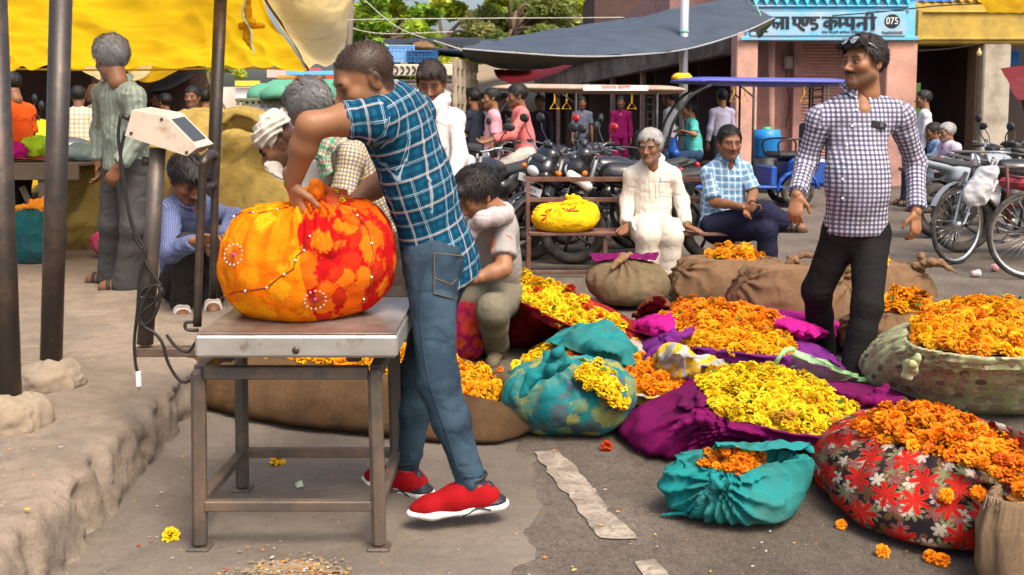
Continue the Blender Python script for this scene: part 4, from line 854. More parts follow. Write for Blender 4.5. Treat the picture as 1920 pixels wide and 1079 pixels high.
def circle_print():
    t = NT('circle_print'); uv = t.co('UV'); k = t.mix(t.noise(uv, 8, 4, .6), (.27, .31, .14), (.42, .46, .25))
    k = t.mix(t.ramp(t.noise(t.map(uv, (1, .3, 1)), 60, 3), [(.5, 0.), (.7, .35)]), k, (.40, .42, .26))
    for sc, off, rad in ((9, (.2, .4, 0), .036), (7.5, (.7, .1, 0), .030)):
        m, r, a, cs = motif(t, uv, sc, 3, rad, 0.0, 1, off, .45)
        dots = t.math('GREATER_THAN', t.math('MULTIPLY', t.math('SINE', t.math('MULTIPLY', r, 900)), t.math('SINE', t.math('MULTIPLY', a, 9))), .0)
        c1 = t.ramp(cs[1], [(0, (.18, .17, .12)), (.25, (.50, .42, .28)), (.5, (.36, .24, .17)), (.75, (.46, .44, .27))], 'CONSTANT'); c2 = t.ramp(cs[2], [(0, (.45, .38, .26)), (.4, (.055, .05, .045)), (.7, (.34, .30, .18))], 'CONSTANT')
        ring = t.math('GREATER_THAN', r, rad * .9); k = t.mix(m, k, t.mix(ring, t.mix(dots, c1, c2), (.13, .10, .07)))
    c = t.co(); k = t.mix(t.ramp(t.noise(c, 4, 5, .6), [(.55, 0.), (.8, .45)]), k, (.14, .13, .07))
    return t.fin(k, .85, t.bump(creases(t, c), .7, .02), 0, .08)
def grey_floral():
    t = NT('grey_floral_print'); uv = t.co('UV'); k = t.mix(t.noise(uv, 10, 4), (.20, .20, .21), (.34, .33, .32))
    for sc, rad, off, c1, c2 in ((9, .046, (.2, .1, 0), (.46, .44, .41), (.42, .3, .05)), (9, .05, (.7, .4, 0), (.5, .33, .03), (.3, .2, .05))):
        m, r, a, cs = motif(t, uv, sc, 6, rad, .35, .7, off, .8); k = t.mix(m, k, t.mix(t.math('LESS_THAN', r, rad * .25), c1, c2))
    c = t.co(); return t.fin(k, .8, t.bump(creases(t, c), .7, .02), 0, .08)
# ------------------------------------------------------------------ marigolds
def marigold(R_, rings, seed):
    g = np.random.default_rng(seed); v, f, tip = [], [], []
    for k, (n, el, rr) in enumerate(rings):
        for q in range(n):
            a = 2 * math.pi * (q + .5 * (k % 2) + .3 * g.random()) / n; e = R(el + 9 * g.normal()); L = R_ * rr * (.88 + .24 * g.random()); wd = R_ * (.25 + .12 * g.random())
            d = V(math.cos(a) * math.cos(e), math.sin(a) * math.cos(e), math.sin(e)); s = V(-math.sin(a), math.cos(a), 0); u = np.cross(d, s); b = len(v); base = V(0, 0, R_ * .12) + d * L * .25
            m = V(0, 0, R_ * .1) + d * L * .78; t_ = V(0, 0, R_ * .05) + d * L + u * R_ * .10 * g.normal()
            v += [base - s * wd * .3, base + s * wd * .3, m - s * wd * .55 + u * R_ * .08, m + s * wd * .55 + u * R_ * .08 * g.normal(), t_ - s * wd * .45 - u * R_ * .1, t_ + s * wd * .45 - u * R_ * .06]
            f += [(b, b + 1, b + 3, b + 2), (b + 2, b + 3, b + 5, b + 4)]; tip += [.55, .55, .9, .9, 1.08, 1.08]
    return np.array(v), np.array(f), np.array(tip)
RINGS_HI = ((15, -16, 1.0), (16, 8, 1.02), (15, 28, 1.0), (12, 47, .97), (9, 64, .94), (5, 80, .9)); RINGS_LO = ((12, -8, 1.0), (12, 20, 1.0), (10, 45, .97), (6, 70, .93))
MG_HI = [marigold(1.0, RINGS_HI, s) for s in range(4)]; MG_LO = [marigold(1.0, RINGS_LO, 20 + s) for s in range(4)]
M_PETAL = colattr('marigold_petals', .6, .30, spec=.15)
YEL = [(.92, .66, .012), (.90, .57, .010), (.95, .72, .022)]; ORG = [(.90, .27, .005), (.86, .22, .004), (.94, .34, .008)]; ORY = [(.92, .39, .006), (.94, .46, .008), (.90, .31, .006)]; RST = [(.42, .045, .008), (.55, .075, .008)]
FL = []       # every marigold: (pos, normal, radius, colour, heap key)
HEAPS = {}
def rotm(n, spin):
    z = nrm(n); x = nrm(np.cross((0, 1, .01), z)); y = np.cross(z, x); c, s = math.cos(spin), math.sin(spin); return np.stack([x * c + y * s, -x * s + y * c, z], 1)
def heap(key, label, rim, dome, pal, r=.027, mixp=None, fillc=(.30, .10, .01), rr0=1.0, lift=.0, dens=1.0, inset=.93, seed=0, place=''):
    """a mound of marigolds inside the loop rim (n,3). dome: extra height in the middle"""
    g = np.random.default_rng(sum(map(ord, key)) * 37 % 9999 if seed == 0 else seed); rim = cspline(rim, 120); cen = rim.mean(0); n = len(rim)
    tag(MB().add(np.concatenate([cen[None] + V(0, 0, dome - .012)] + [cen + (rim - cen) * s + V(0, 0, dome * (1 - s ** 2) - .014) for s in (.35, .6, .78, .9)]),
        [(0, 1 + i, 1 + (i + 1) % n) for i in range(n)] + [(1 + k * n + i, 1 + (k + 1) * n + i, 1 + (k + 1) * n + (i + 1) % n, 1 + k * n + (i + 1) % n) for k in range(3) for i in range(n)]).build('petal_bed', mat('petal_bed_' + key.split()[0], fillc, .8, .5, 40, .8, 60), None, True), 'packed petals underneath ' + label, 'petals', None, 'stuff')
    lo, hi = rim.min(0), rim.max(0); r = r * 1.03; st = r * 1.5 / math.sqrt(dens); pts = []
    for ly, (jit, dz) in enumerate(((.5, .0), (.8, r * .65))):
        xs = np.arange(lo[0], hi[0], st * (1 if ly == 0 else 1.7)); ys = np.arange(lo[1], hi[1], st * (.87 if ly == 0 else 1.5)); X, Y = np.meshgrid(xs, ys); X = X + (np.arange(len(ys)) % 2)[:, None] * st / 2
        q = np.stack([X.ravel(), Y.ravel()], 1) + g.normal(size=(X.size, 2)) * st * .25 * jit
        d = q - cen[:2]; ang = np.arctan2(d[:, 1], d[:, 0]); ra = np.arctan2(rim[:, 1] - cen[1], rim[:, 0] - cen[0]); rl = np.hypot(rim[:, 0] - cen[0], rim[:, 1] - cen[1]); od = np.argsort(ra)
        rmax = np.interp(ang, ra[od], rl[od], period=2 * math.pi); rz = np.interp(ang, ra[od], rim[od, 2], period=2 * math.pi); rho = np.hypot(d[:, 0], d[:, 1]) / rmax; ok = rho < (inset if ly == 0 else inset * .85)
        z = cen[2] + (rz - cen[2]) * rho + dome * (1 - rho ** 2) + dz + .010 * g.normal(size=len(q)) + lift; pts.append(np.stack([q[:, 0], q[:, 1], z], 1)[ok])
    for p in np.concatenate(pts):
        nn = nrm(V(0, 0, 1) + g.normal(size=3) * .42 + V((p[0] - cen[0]) * 1.2, (p[1] - cen[1]) * 1.2 - .25, 0)); pl = pal
        if mixp and vnoise(p[None] * V(1, 1, 0), 7, 3)[0] + g.normal() * .3 > mixp[1]: pl = mixp[0]
        c = np.array(pl[g.integers(len(pl))]) * (.74 + .34 * g.random()); c = c * V(.62, .42, .8) if g.random() < .035 else c; FL.append((p, nn, r * (.7 + .5 * g.random()), c, key))
    HEAPS[key] = (label, place)
def finish_flowers(limit=300, loose=()):
    """the largest 300 in view are objects of their own, the rest of each mound is one mass"""
    order = sorted(range(len(FL)), key=lambda i: np.linalg.norm(FL[i][0] - V(0, 0, CAMH)) / FL[i][2]); cache = {}
    vis = [i for i in order if abs((FL[i][0][0]) / FL[i][0][1]) < .53 and FL[i][4] in NEARKEYS]; keep = set(vis[:limit - len(loose)])
    def unit(pal_c, k):
        v, f, tp = MG_HI[k]; kk = (k, tuple(np.round(pal_c, 1)))
        if kk not in cache:
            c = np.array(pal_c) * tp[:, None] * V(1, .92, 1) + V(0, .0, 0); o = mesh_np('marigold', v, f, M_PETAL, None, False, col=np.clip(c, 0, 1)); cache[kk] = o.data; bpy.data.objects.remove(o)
        return cache[kk]
    g = np.random.default_rng(3)
    for i in sorted(keep):
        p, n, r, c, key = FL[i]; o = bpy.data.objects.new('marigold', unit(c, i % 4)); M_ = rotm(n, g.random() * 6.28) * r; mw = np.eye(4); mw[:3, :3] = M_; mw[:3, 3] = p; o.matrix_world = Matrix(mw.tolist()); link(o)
        lb, pc = HEAPS[key]; tag(o, pc, 'flower', 'marigolds in ' + lb)
    for p, n, r, c, lb in loose:
        o = bpy.data.objects.new('marigold', unit(c, g.integers(4))); mw = np.eye(4); mw[:3, :3] = rotm(n, g.random() * 6.28) * r; mw[:3, 3] = p; o.matrix_world = Matrix(mw.tolist()); link(o); tag(o, lb, 'flower', 'loose marigolds on the ground')
    for key, (lb, pc) in HEAPS.items():
        V_, F_, C_, n = [], [], [], 0
        for i, (p, nn, r, c, k) in enumerate(FL):
            if k != key or i in keep: continue
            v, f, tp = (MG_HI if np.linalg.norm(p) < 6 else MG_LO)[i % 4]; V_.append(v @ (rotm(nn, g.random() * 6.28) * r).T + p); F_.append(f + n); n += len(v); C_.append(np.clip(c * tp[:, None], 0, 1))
            if g.random() < .20:                      # a green bud or sepal among the petals
                q = p + g.normal(size=3) * .012 + nrm(nn) * r * .9; s = .014 * (.6 + .8 * g.random()); b = np.array([[-1, 0, 0], [0, -.6, .2], [1.2, 0, .3], [0, .6, .2]]) * s; V_.append(b @ rotm(g.normal(size=3) + V(0, 0, 1), 0).T + q); F_.append(np.array([[0, 1, 2, 3]]) + n); n += 4; C_.append(np.tile(V(.05, .13, .02) * (.6 + .9 * g.random()), (4, 1)))
        if V_: tag(mesh_np('marigold_heap', np.concatenate(V_), np.concatenate(F_), M_PETAL, None, False, col=np.concatenate(C_)), 'mass of marigold heads: ' + lb, 'flowers', None, 'stuff')
# ------------------------------------------------------------------ sacks
def sack(name, label, base, rim, m, bulge=.05, folds=.008, nf=26, knots=(), cat='sack', nu=132, nv=30, seed=0, lip=True, uvs=1.0, zp=.8, parent=None, flat=1.0, group=None, part=None):
    """open cloth sack: base loop on the ground, rim loop above; knots: (pos, reach, folds, depth)"""
    B = cspline(base, nu); T = cspline(rim, nu); cen = B.mean(0); rows = []; vv = np.linspace(0, 1, nv)
    per = np.concatenate([[0], np.cumsum(np.linalg.norm(np.diff(B, axis=0), axis=1))])
    out = B - cen; out[:, 2] = 0; out /= np.linalg.norm(out, axis=1, keepdims=True) + 1e-9
    for v in vv:
        w_ = v ** 1.15; p = B * (1 - w_) + T * w_; b = bulge * math.sin(math.pi * min(1, v ** .75)) ** .8; p = p + out * b - out * .04 * max(0, 1 - v / .12) ** 2
        p[:, 2] = B[:, 2] + (T[:, 2] - B[:, 2]) * v ** zp; rows.append(p)
    G = np.array(rows); n_in = 0
    if lip: 
        ti = T.mean(0) - T; ti /= np.linalg.norm(ti, axis=1, keepdims=True) + 1e-9; G = np.concatenate([G, [T + ti * .012 + V(0, 0, .006), T + ti * .024 - V(0, 0, .012), T + ti * .03 - V(0, 0, .05)]]); n_in = 3
    P = G.reshape(-1, 3); vr = np.repeat(np.concatenate([vv, [1] * n_in]), nu); ur = np.tile(np.arange(nu) / nu, len(G)); o3 = np.tile(out, (len(G), 1))
    th = ur * 2 * math.pi; fo = np.sin(th * nf + 3 * vnoise(P, 4, seed) + 2 * vr) * .6 + (1 - 2 * np.abs(vnoise(np.stack([np.cos(th) * 3, np.sin(th) * 3, vr * .7], 1), 3.2, seed + 1)))
    P = P + o3 * (fo * folds * np.clip(vr, .1, 1) ** 1.2)[:, None] + o3 * (.016 * fbm(P, 5, 3, seed + 2) * (vr > .03))[:, None]
    P = P + o3 * ((1 - 2.4 * np.abs(vnoise(P * V(1, 1, .55) + .04 * vnoise(P, 9, seed + 8)[:, None], 15, seed + 7))) * .0055 * (vr > .05))[:, None]
    for kp, reach, kn, dep in knots:
        d = P - np.array(kp); r = np.linalg.norm(d, axis=1); a = np.arctan2(d[:, 2], d @ nrm(np.cross(nrm(np.array(kp) - cen) * V(1, 1, 0), (0, 0, 1)))); wt = np.exp(-(r / reach) ** 2) * np.clip(r / .03, 0, 1)
        P = P + o3 * ((1 - np.abs(np.sin(a * kn / 2 + 1.5 * vnoise(P, 8, seed + 5))) * 2) * dep * wt)[:, None]
    P[:, 2] = np.maximum(P[:, 2], B[:, 2].min() + .001); L = len(G); i, j = np.meshgrid(np.arange(nu), np.arange(L - 1)); a = (j * nu + i).ravel(); b = (j * nu + (i + 1) % nu).ravel(); Q = np.stack([a, b, b + nu, a + nu], 1)
    hgt = np.linalg.norm(np.diff(G, axis=0), axis=2).sum(0).mean(); Wd = per[-1] * uvs; iu = np.stack([i.ravel(), i.ravel() + 1, i.ravel() + 1, i.ravel()], 1) / nu * Wd; jv = np.stack([j.ravel(), j.ravel(), j.ravel() + 1, j.ravel() + 1], 1) / L * hgt * uvs
    uv = np.stack([iu, jv], -1).reshape(-1, 2)
    if parent is not None: return mesh_np(part or 'cloth_bag', P, Q, m, parent, True, uv=uv)
    root = thing(name, label, cat, (float(cen[0]), float(cen[1]), float(B[:, 2].min())), 0, group); mesh_np(part or 'cloth_bag', P, Q, m, root, True, uv=uv); return root
def ellipse(cx, cy, rx, ry, z=0, rot=0, n=12):
    a = np.linspace(0, 2 * math.pi, n, endpoint=False) + math.pi; x = rx * np.cos(a); y = ry * np.sin(a); c, s = math.cos(rot), math.sin(rot); return np.stack([cx + x * c - y * s, cy + x * s + y * c, np.full(n, z)], 1)
def bundle(name, label, c, rx, ry, h, m, knot=(0, 0), peak=.05, folds=.02, nf=22, lump=.010, cat='bundle', rot=0, seed=0, nu=120, nv=60, sq=.62, lumpsc=18, part='cloth', group=None):
    """closed cloth bundle drawn up to a knot. c: where it rests"""
    c = np.array(c, float); v = np.linspace(0, 1, nv); ph = math.pi * (.10 + .885 * v); V_, U_ = np.meshgrid(ph, np.arange(nu) / nu * 2 * math.pi, indexing='ij'); vr = np.repeat(v, nu)
    rr = np.sin(V_) ** sq; x = rr * np.cos(U_) * rx; y = rr * np.sin(U_) * ry; z0 = -np.cos(V_); z = (z0 - z0[0, 0]) / (1 - z0[0, 0]) * h; k = np.clip((V_ / math.pi - .55) / .45, 0, 1) ** 2
    x = x + knot[0] * k; y = y + knot[1] * k; z = z + peak * np.exp(-(rr / .28) ** 2) * (V_ > 1.6); P = np.stack([x, y, z], -1).reshape(-1, 3); N = np.stack([np.cos(U_) * np.sin(V_), np.sin(U_) * np.sin(V_), -np.cos(V_)], -1).reshape(-1, 3); th = np.tile(np.arange(nu) / nu * 2 * math.pi, nv)
    fw = np.clip((vr - .45) / .4, 0, 1); f = (1 - 2 * np.abs(np.sin(th * nf / 2 + 2.5 * vnoise(P, 7, seed)))) * folds * fw * (.35 + .65 * np.repeat(rr[:, 0], nu)); cellr = vnoise(P, lumpsc, seed + 2) + .5 * vnoise(P, lumpsc * 2, seed + 3)
    P = P + N * (f + lump * cellr * np.clip(vr * 6, 0, 1) + .03 * fbm(P, 3, 2, seed + 4))[:, None]; P[:, 2] = np.maximum(P[:, 2], .0); cr, sr = math.cos(rot), math.sin(rot); P = np.stack([P[:, 0] * cr - P[:, 1] * sr, P[:, 0] * sr + P[:, 1] * cr, P[:, 2]], 1) + c
    i, j = np.meshgrid(np.arange(nu), np.arange(nv - 1)); a = (j * nu + i).ravel(); b = (j * nu + (i + 1) % nu).ravel(); Q = np.stack([a, b, b + nu, a + nu], 1); uv = np.stack([np.stack([i.ravel(), i.ravel() + 1, i.ravel() + 1, i.ravel()], 1) / nu * 2 * math.pi * rx, np.stack([j.ravel(), j.ravel(), j.ravel() + 1, j.ravel() + 1], 1) / nv * h * 1.6], -1).reshape(-1, 2)
    root = thing(name, label, cat, tuple(c), 0, group); mesh_np(part, P, Q, m, root, True, uv=uv); return root
def knot(parent, p, s, m, n=3, tails=(), seed=0, name='knot'):
    """a tied lump of cloth with loose tails"""
    g = np.random.default_rng(seed); sd_ = SDF(); p = np.array(p, float)
    for q in range(n + 2):
        a = p + g.normal(size=3) * s * .35; b = p + g.normal(size=3) * s * .55; sd_.cap(a, b, s * .42, s * .3, s * .12)
    for tl in tails: sd_.chain([p] + [np.array(q, float) for q in tl], [s * .35] + list(np.linspace(s * .42, s * .16, len(tl))), s * .25, (0, 0, 1), .8)
    P, Q = sd_.mesh(max(.006, s * .09)); N = vnormals(P, Q); P = P + N * (s * .09 * (1 - 2 * np.abs(vnoise(P, 1.6 / s, seed))) + s * .05 * vnoise(P, 4 / s, seed + 1))[:, None]; return mesh_np(name, P, Q, m, parent)
def drape(name, net, m, parent=None, label=None, cat='cloth', nu=60, nv=40, amp=.012, sc=9, seed=0, aniso=(1, 1, 1), uvs=1.0, thick=.004):
    """loose cloth through a net of points (rows of points)"""
    net = np.array(net, float); A = np.array([spline(r, nu) for r in net]); G = np.array([spline(A[:, i], nv) for i in range(nu)]).transpose(1, 0, 2); P = G.reshape(-1, 3)
    du = np.gradient(G, axis=1); dv = np.gradient(G, axis=0); N = np.cross(du, dv).reshape(-1, 3); N /= np.linalg.norm(N, axis=1, keepdims=True) + 1e-9; N *= np.sign(N[:, 2:3] + 1e-6)
    q = P + .06 * np.stack([vnoise(P, 5, seed + 1), vnoise(P, 5, seed + 2), 0 * P[:, 0]], 1); P = P + N * (amp * (1 - 2 * np.abs(vnoise(q * np.array(aniso), sc, seed))) + amp * .6 * fbm(P, sc * 1.5, 2, seed + 6))[:, None]
    i, j = np.meshgrid(np.arange(nu - 1), np.arange(nv - 1)); a = (j * nu + i).ravel(); Q = np.stack([a, a + 1, a + nu + 1, a + nu], 1); W = np.linalg.norm(np.diff(G[nv // 2], axis=0), axis=1).sum() * uvs; H = np.linalg.norm(np.diff(G[:, nu // 2], axis=0), axis=1).sum() * uvs
    I, J_ = i.ravel(), j.ravel(); uv = np.stack([np.stack([I, I + 1, I + 1, I], 1) / nu * W, np.stack([J_, J_, J_ + 1, J_ + 1], 1) / nv * H], -1).reshape(-1, 2)
    o = mesh_np(name, P, Q, m, parent, True, uv=uv)
    if label: tag(o, label, cat)
    return o
def LP(*pts): return np.array([gr(p[0], p[1], p[2] if len(p) > 2 else 0) for p in pts])
def LZ(z, *pts): return np.array([gr(p[0], p[1], z) for p in pts])
# ================================================================== THE FLOWER SACKS
M_TEAL = cloth('teal_cloth', (.012, .20, .215), .75, .2, 6, .45, dirt=(.05, .12, .10), dth=.62, sheer=.08)
M_TEALB = cloth('bright_teal_cloth', (.012, .225, .225), .85, .3, 9, .7, dirt=(.075, .13, .10), dth=.52, sheer=.08)
M_MAG = cloth('magenta_cloth', (.17, .006, .085), .85, .35, 9, .75, dirt=(.085, .01, .05), dth=.55, sheer=.08); M_PINKC = cloth('hot_pink_cloth', (.46, .012, .21), .85, .3, 9, .7, sheer=.1); M_PURP = cloth('purple_cloth', (.15, .02, .17), .85, .3, 9, .7, sheer=.08)
M_CRIM = lumpy('crimson_net', (.19, .008, .018), [(.35, .045, .01), (.28, .02, .012), (.42, .08, .01)], .7, 16, .46)
M_BURL = burlap('burlap', (.21, .125, .068), (.13, .08, .045)); M_BURD = burlap('dark_burlap', (.125, .072, .036), (.05, .032, .02)); M_BURG = burlap('green_burlap', (.19, .14, .08), (.085, .10, .045))
M_RUST = cloth('rust_cloth', (.17, .055, .028), .85, .2, 6, .6); M_FLOR = floral_leaf(); M_CIRC = circle_print(); M_GFL = grey_floral()
# --- small bright teal bag in front
Yc = gr(1395, 1000)[1] + .17
s1b = ellipse(at(1395, 0, Yc)[0], Yc, .175, .13); s1r = LP((1272, 862, .19), (1310, 875, .165), (1345, 890, .16), (1378, 897, .158), (1412, 890, .16), (1450, 872, .175), (1520, 862, .19), (1505, 850, .2), (1440, 840, .2), (1390, 838, .2), (1345, 842, .2), (1300, 850, .2))
kp = gr(1340, 905, .15) + V(0, -.01, 0)
t1 = sack('cloth_bag', 'small bright teal cloth bag of orange marigolds with a loose tail', s1b, s1r, M_TEALB, .055, .012, 26, [(kp, .2, 20, .026)], 'bag', seed=3)
knot(t1, kp, .03, M_TEALB, 2, [(gr(1310, 935, .09) + V(0, -.02, 0), gr(1285, 962, .03), gr(1240, 966, .008))], 4)
drape('back_flap', [LP((1345, 845, .2), (1400, 838, .2), (1460, 842, .2), (1528, 850, .2)), LP((1340, 833, .225), (1395, 832, .23), (1455, 832, .235), (1520, 836, .22)), LP((1350, 838, .24), (1400, 845, .22), (1460, 845, .225), (1500, 845, .22))], M_TEALB, t1, nu=40, nv=20, amp=.010, sc=20)
heap('teal front', 'small bright teal bag', LP((1305, 862, .17), (1345, 880, .165), (1378, 888, .165), (1412, 882, .165), (1446, 862, .175), (1425, 853, .18), (1380, 848, .185), (1335, 852, .18)), .018, ORG, .0165, place='orange marigold heaped in the small bright teal bag')
# --- magenta sack of yellow marigolds
b2 = LP((1158, 822), (1190, 856), (1270, 867), (1400, 852), (1540, 842), (1680, 800), (1735, 772), (1700, 740), (1560, 728), (1400, 722), (1250, 755), (1180, 790))
r2 = LZ(.175, (1302, 742), (1312, 772), (1345, 785), (1440, 806), (1545, 822), (1604, 797), (1615, 772), (1580, 748), (1510, 714), (1410, 692), (1332, 700), (1306, 722)); r2[0:2, 2] += .05
kl = gr(1318, 778, .20) + V(-.01, -.02, 0); kr = gr(1650, 752, .2)
t2 = sack('cloth_sack', 'magenta cloth sack brimming with yellow marigolds', b2, r2, M_MAG, .035, .010, 30, [(kl, .3, 20, .036), (kr, .2, 14, .02)], seed=5)
knot(t2, kl, .042, M_MAG, 3, [(kl + V(-.06, -.01, -.02), kl + V(-.12, -.015, -.05))], 5); knot(t2, kr, .045, M_MAG, 3, [(gr(1690, 752, .17), gr(1728, 770, .05)), (gr(1620, 750, .21), gr(1560, 735, .2))], 6)
heap('yellow sack', 'the magenta sack', r2, .045, YEL, .027, fillc=(.55, .32, .01), place='yellow marigold heaped in the magenta sack')
# --- left teal bag seen full of flowers through the cloth
M_TEALN = lumpy('teal_net', (.014, .17, .185), [(.30, .27, .02), (.36, .28, .02), (.10, .07, .08), (.06, .16, .11)], .72, 15, .42, (.03, .075, .08))
Yc = gr(1066, 836)[1] + .24; X3 = at(1066, 0, Yc)[0]
t3 = bundle('cloth_bundle', 'dark teal tied bundle with yellow flowers showing through the cloth', (X3, Yc, 0), .272, .23, .28, M_TEALN, (-.05, .0), .06, .016, 20, .008, seed=7, sq=.55)
kt = gr(1040, 683, .35) + V(0, -.02, .01); knot(t3, kt, .06, M_TEAL, 3, [(kt + V(-.08, -.03, -.04), kt + V(-.13, -.05, -.12))], 8)
heap('teal left', 'the dark teal bundle', LP((1068, 700, .275), (1110, 730, .235), (1150, 756, .185), (1176, 772, .13), (1190, 752, .12), (1160, 720, .18), (1120, 694, .24), (1085, 686, .275)), .045, YEL, .024, (RST, .75), place='yellow marigold spilling beside the dark teal bundle')
# --- black floral sack
b7 = LP((1530, 880), (1552, 940), (1625, 1000), (1740, 1036), (1860, 1048), (1990, 1070), (2060, 980), (1990, 880), (1850, 820), (1730, 800), (1620, 800), (1550, 832))
r7 = LZ(.26, (1594, 800), (1625, 822), (1690, 842), (1770, 862), (1850, 892), (1935, 912), (1960, 870), (1895, 842), (1835, 805), (1765, 780), (1690, 776), (1635, 784))
t7 = sack('printed_sack', 'black sack printed with red and cream leaves, full of orange marigolds', b7, r7, M_FLOR, .06, .008, 20, [(gr(1925, 915, .25), .22, 14, .02)], seed=9)
drape('loose_flap', [LZ(.27, (1830, 800), (1880, 825), (1930, 850)), LP((1850, 795, .30), (1900, 812, .32), (1960, 832, .32)), LP((1870, 800, .33), (1920, 822, .34), (1990, 850, .33)), LP((1895, 860, .26), (1925, 880, .26), (1985, 900, .26))], M_FLOR, t7, nu=36, nv=30, amp=.014, sc=14)
heap('floral sack', 'the black leaf-print sack', r7, .055, ORG, .023, place='orange marigold heaped in the black leaf-print sack')
# --- corner burlap sack
t8 = sack('burlap_sack', 'brown burlap sack with frayed rim beside the leaf-print sack', LP((1842, 1090), (1880, 1130), (1960, 1140), (2040, 1130), (2060, 1080), (1980, 1050), (1900, 1050)), LZ(.245, (1850, 925), (1885, 945), (1960, 955), (2030, 950), (2040, 915), (1960, 900), (1885, 905)), burlap('pale_burlap', (.235, .155, .09)), .03, .006, 14, seed=11)
fr = MB(); g = np.random.default_rng(5)
for q in range(46):
    p = gr(1850 + q * 2.2, 928 + 14 * math.sin(q / 40 * 2.4), .248); fr.tube([p, p + V(g.normal() * .006, -.012, -.006), p + V(g.normal() * .012, -.018, -.022 - .02 * g.random())], .0011, 4)
tag(fr.build('frayed_thread', mat('jute_thread', (.33, .24, .14), .9), t8), kind='stuff')
heap('corner sack', 'the frayed burlap sack', LZ(.245, (1880, 925), (1905, 938), (1960, 945), (2010, 935), (2000, 912), (1930, 906)), .03, ORG, .024, place='orange marigold in the frayed burlap sack')
# --- green circle-print sack
b9 = LP((1617, 700), (1640, 738), (1720, 770), (1840, 782), (1980, 778), (2060, 740), (2060, 680), (1960, 655), (1840, 650), (1730, 655), (1650, 670))
r9 = LZ(.34, (1700, 632), (1715, 650), (1770, 664), (1850, 672), (1950, 668), (2010, 640), (1990, 600), (1920, 585), (1840, 575), (1770, 583), (1715, 605))
kg = gr(1705, 690, .30) + V(0, -.03, 0); t9 = sack('printed_sack', 'pale green sack with printed circles, heaped with orange marigolds', b9, r9, M_CIRC, .05, .008, 22, [(kg, .26, 16, .026)], seed=13); knot(t9, kg, .045, M_CIRC, 3, [], 9)
heap('green sack', 'the green circle-print sack', r9, .085, ORY, .029, place='orange marigold heaped in the green circle-print sack')
t9b = drape('cloth_flap', [LZ(.34, (1860, 590), (1900, 600), (1950, 620)), LP((1870, 575, .37), (1910, 580, .4), (1960, 590, .42)), LP((1890, 590, .38), (1930, 600, .4), (1980, 610, .4))], mat('brown_flap', (.11, .07, .045), .9, .3, 6), t9, nu=30, nv=20, amp=.015, sc=14)
# --- crimson sack and long mound behind it
b4 = LP((930, 622), (950, 652), (1000, 654), (1070, 640), (1140, 650), (1220, 662), (1232, 642), (1190, 612), (1120, 578), (1040, 545), (985, 530), (940, 560))
r4 = LP((957, 548, .30), (972, 562, .31), (1000, 578, .31), (1055, 606, .25), (1120, 632, .14), (1205, 652, .07), (1212, 640, .07), (1160, 607, .17), (1100, 572, .27), (1040, 540, .31), (985, 520, .33), (957, 520, .32))
t4 = sack('net_sack', 'crimson net sack slumped open under a long mound of marigolds', b4, r4, M_CRIM, .02, .008, 24, seed=15); heap('crimson sack', 'the crimson net sack', r4, .05, [YEL[1], ORY[1], YEL[0]], .031, (RST, .85), place='yellow marigold on the long mound by the crimson sack')
cm = MB(); pc = gr(1000, 588, .2) + V(0, -.05, 0)
for q in range(7): a = q / 7 * 6.28; cm.tube([pc + V(.012 * math.cos(a), -.002, .012 * math.sin(a)), pc + V(.04 * math.cos(a), -.004, .03 * math.sin(a))], .0025, 4)
cm.build('embroidery', mat('silver_thread', (.6, .5, .45), .5), t4)
# --- red and orange bundle beside the crouching man
t17 = bundle('net_bundle', 'crimson and orange round net bundle by the crouching man', V(*gr(868, 690)) + V(0, .22, 0), .145, .16, .36, lumpy('red_net', (.24, .008, .05), [(.52, .10, .01), (.40, .04, .01), (.2, .02, .01)], .9, 17, .40, (.12, .006, .03)), (0, .02), .04, .012, 18, .007, seed=17)
# --- flowers spread on pale cloth, with a teal cloth thrown over
pale = cloth('pale_sackcloth', (.40, .33, .26), .9, .15, 8, .5)
c5 = drape('ground_cloth', [LP((955, 700), (1060, 742), (1180, 765), (1260, 762)), LP((985, 668, .05), (1080, 680, .16), (1170, 700, .15), (1265, 735, .06)), LP((1030, 640, .05), (1100, 635, .16), (1190, 655, .14), (1280, 690, .06)), LP((1060, 622), (1130, 615), (1210, 635), (1300, 670))], pale, None, 'pale sackcloth spread under mixed yellow and rust marigolds', 'cloth', amp=.014, sc=9)
heap('pale cloth', 'the pale sackcloth', LP((975, 690, .05), (1040, 672, .15), (1100, 690, .17), (1150, 720, .15), (1190, 725, .1), (1170, 680, .15), (1120, 640, .17), (1050, 640, .1), (1010, 655, .06)), .04, YEL, .026, (RST, .25), place='marigold scattered on the pale sackcloth')
heap('pale cloth edge', 'the edge of the pale sackcloth', LP((962, 705, .01), (985, 715, .02), (1020, 700, .05), (1030, 685, .06), (990, 680, .04), (968, 690, .02)), .02, YEL, .025, (RST, .4), place='marigold at the edge of the pale sackcloth')
drape('teal_cloth', [LP((1022, 642, .17), (1060, 650, .22), (1110, 672, .22), (1150, 692, .16)), LP((1050, 622, .20), (1090, 632, .27), (1140, 655, .27), (1180, 690, .17)), LP((1090, 608, .19), (1130, 612, .28), (1170, 640, .25), (1192, 675, .15)), LP((1130, 606, .17), (1155, 615, .22), (1180, 645, .2), (1190, 660, .14))], M_TEALB, None, 'bright teal cloth thrown over the mixed marigolds', 'cloth', amp=.02, sc=10, seed=4, aniso=(1, .5, 1))
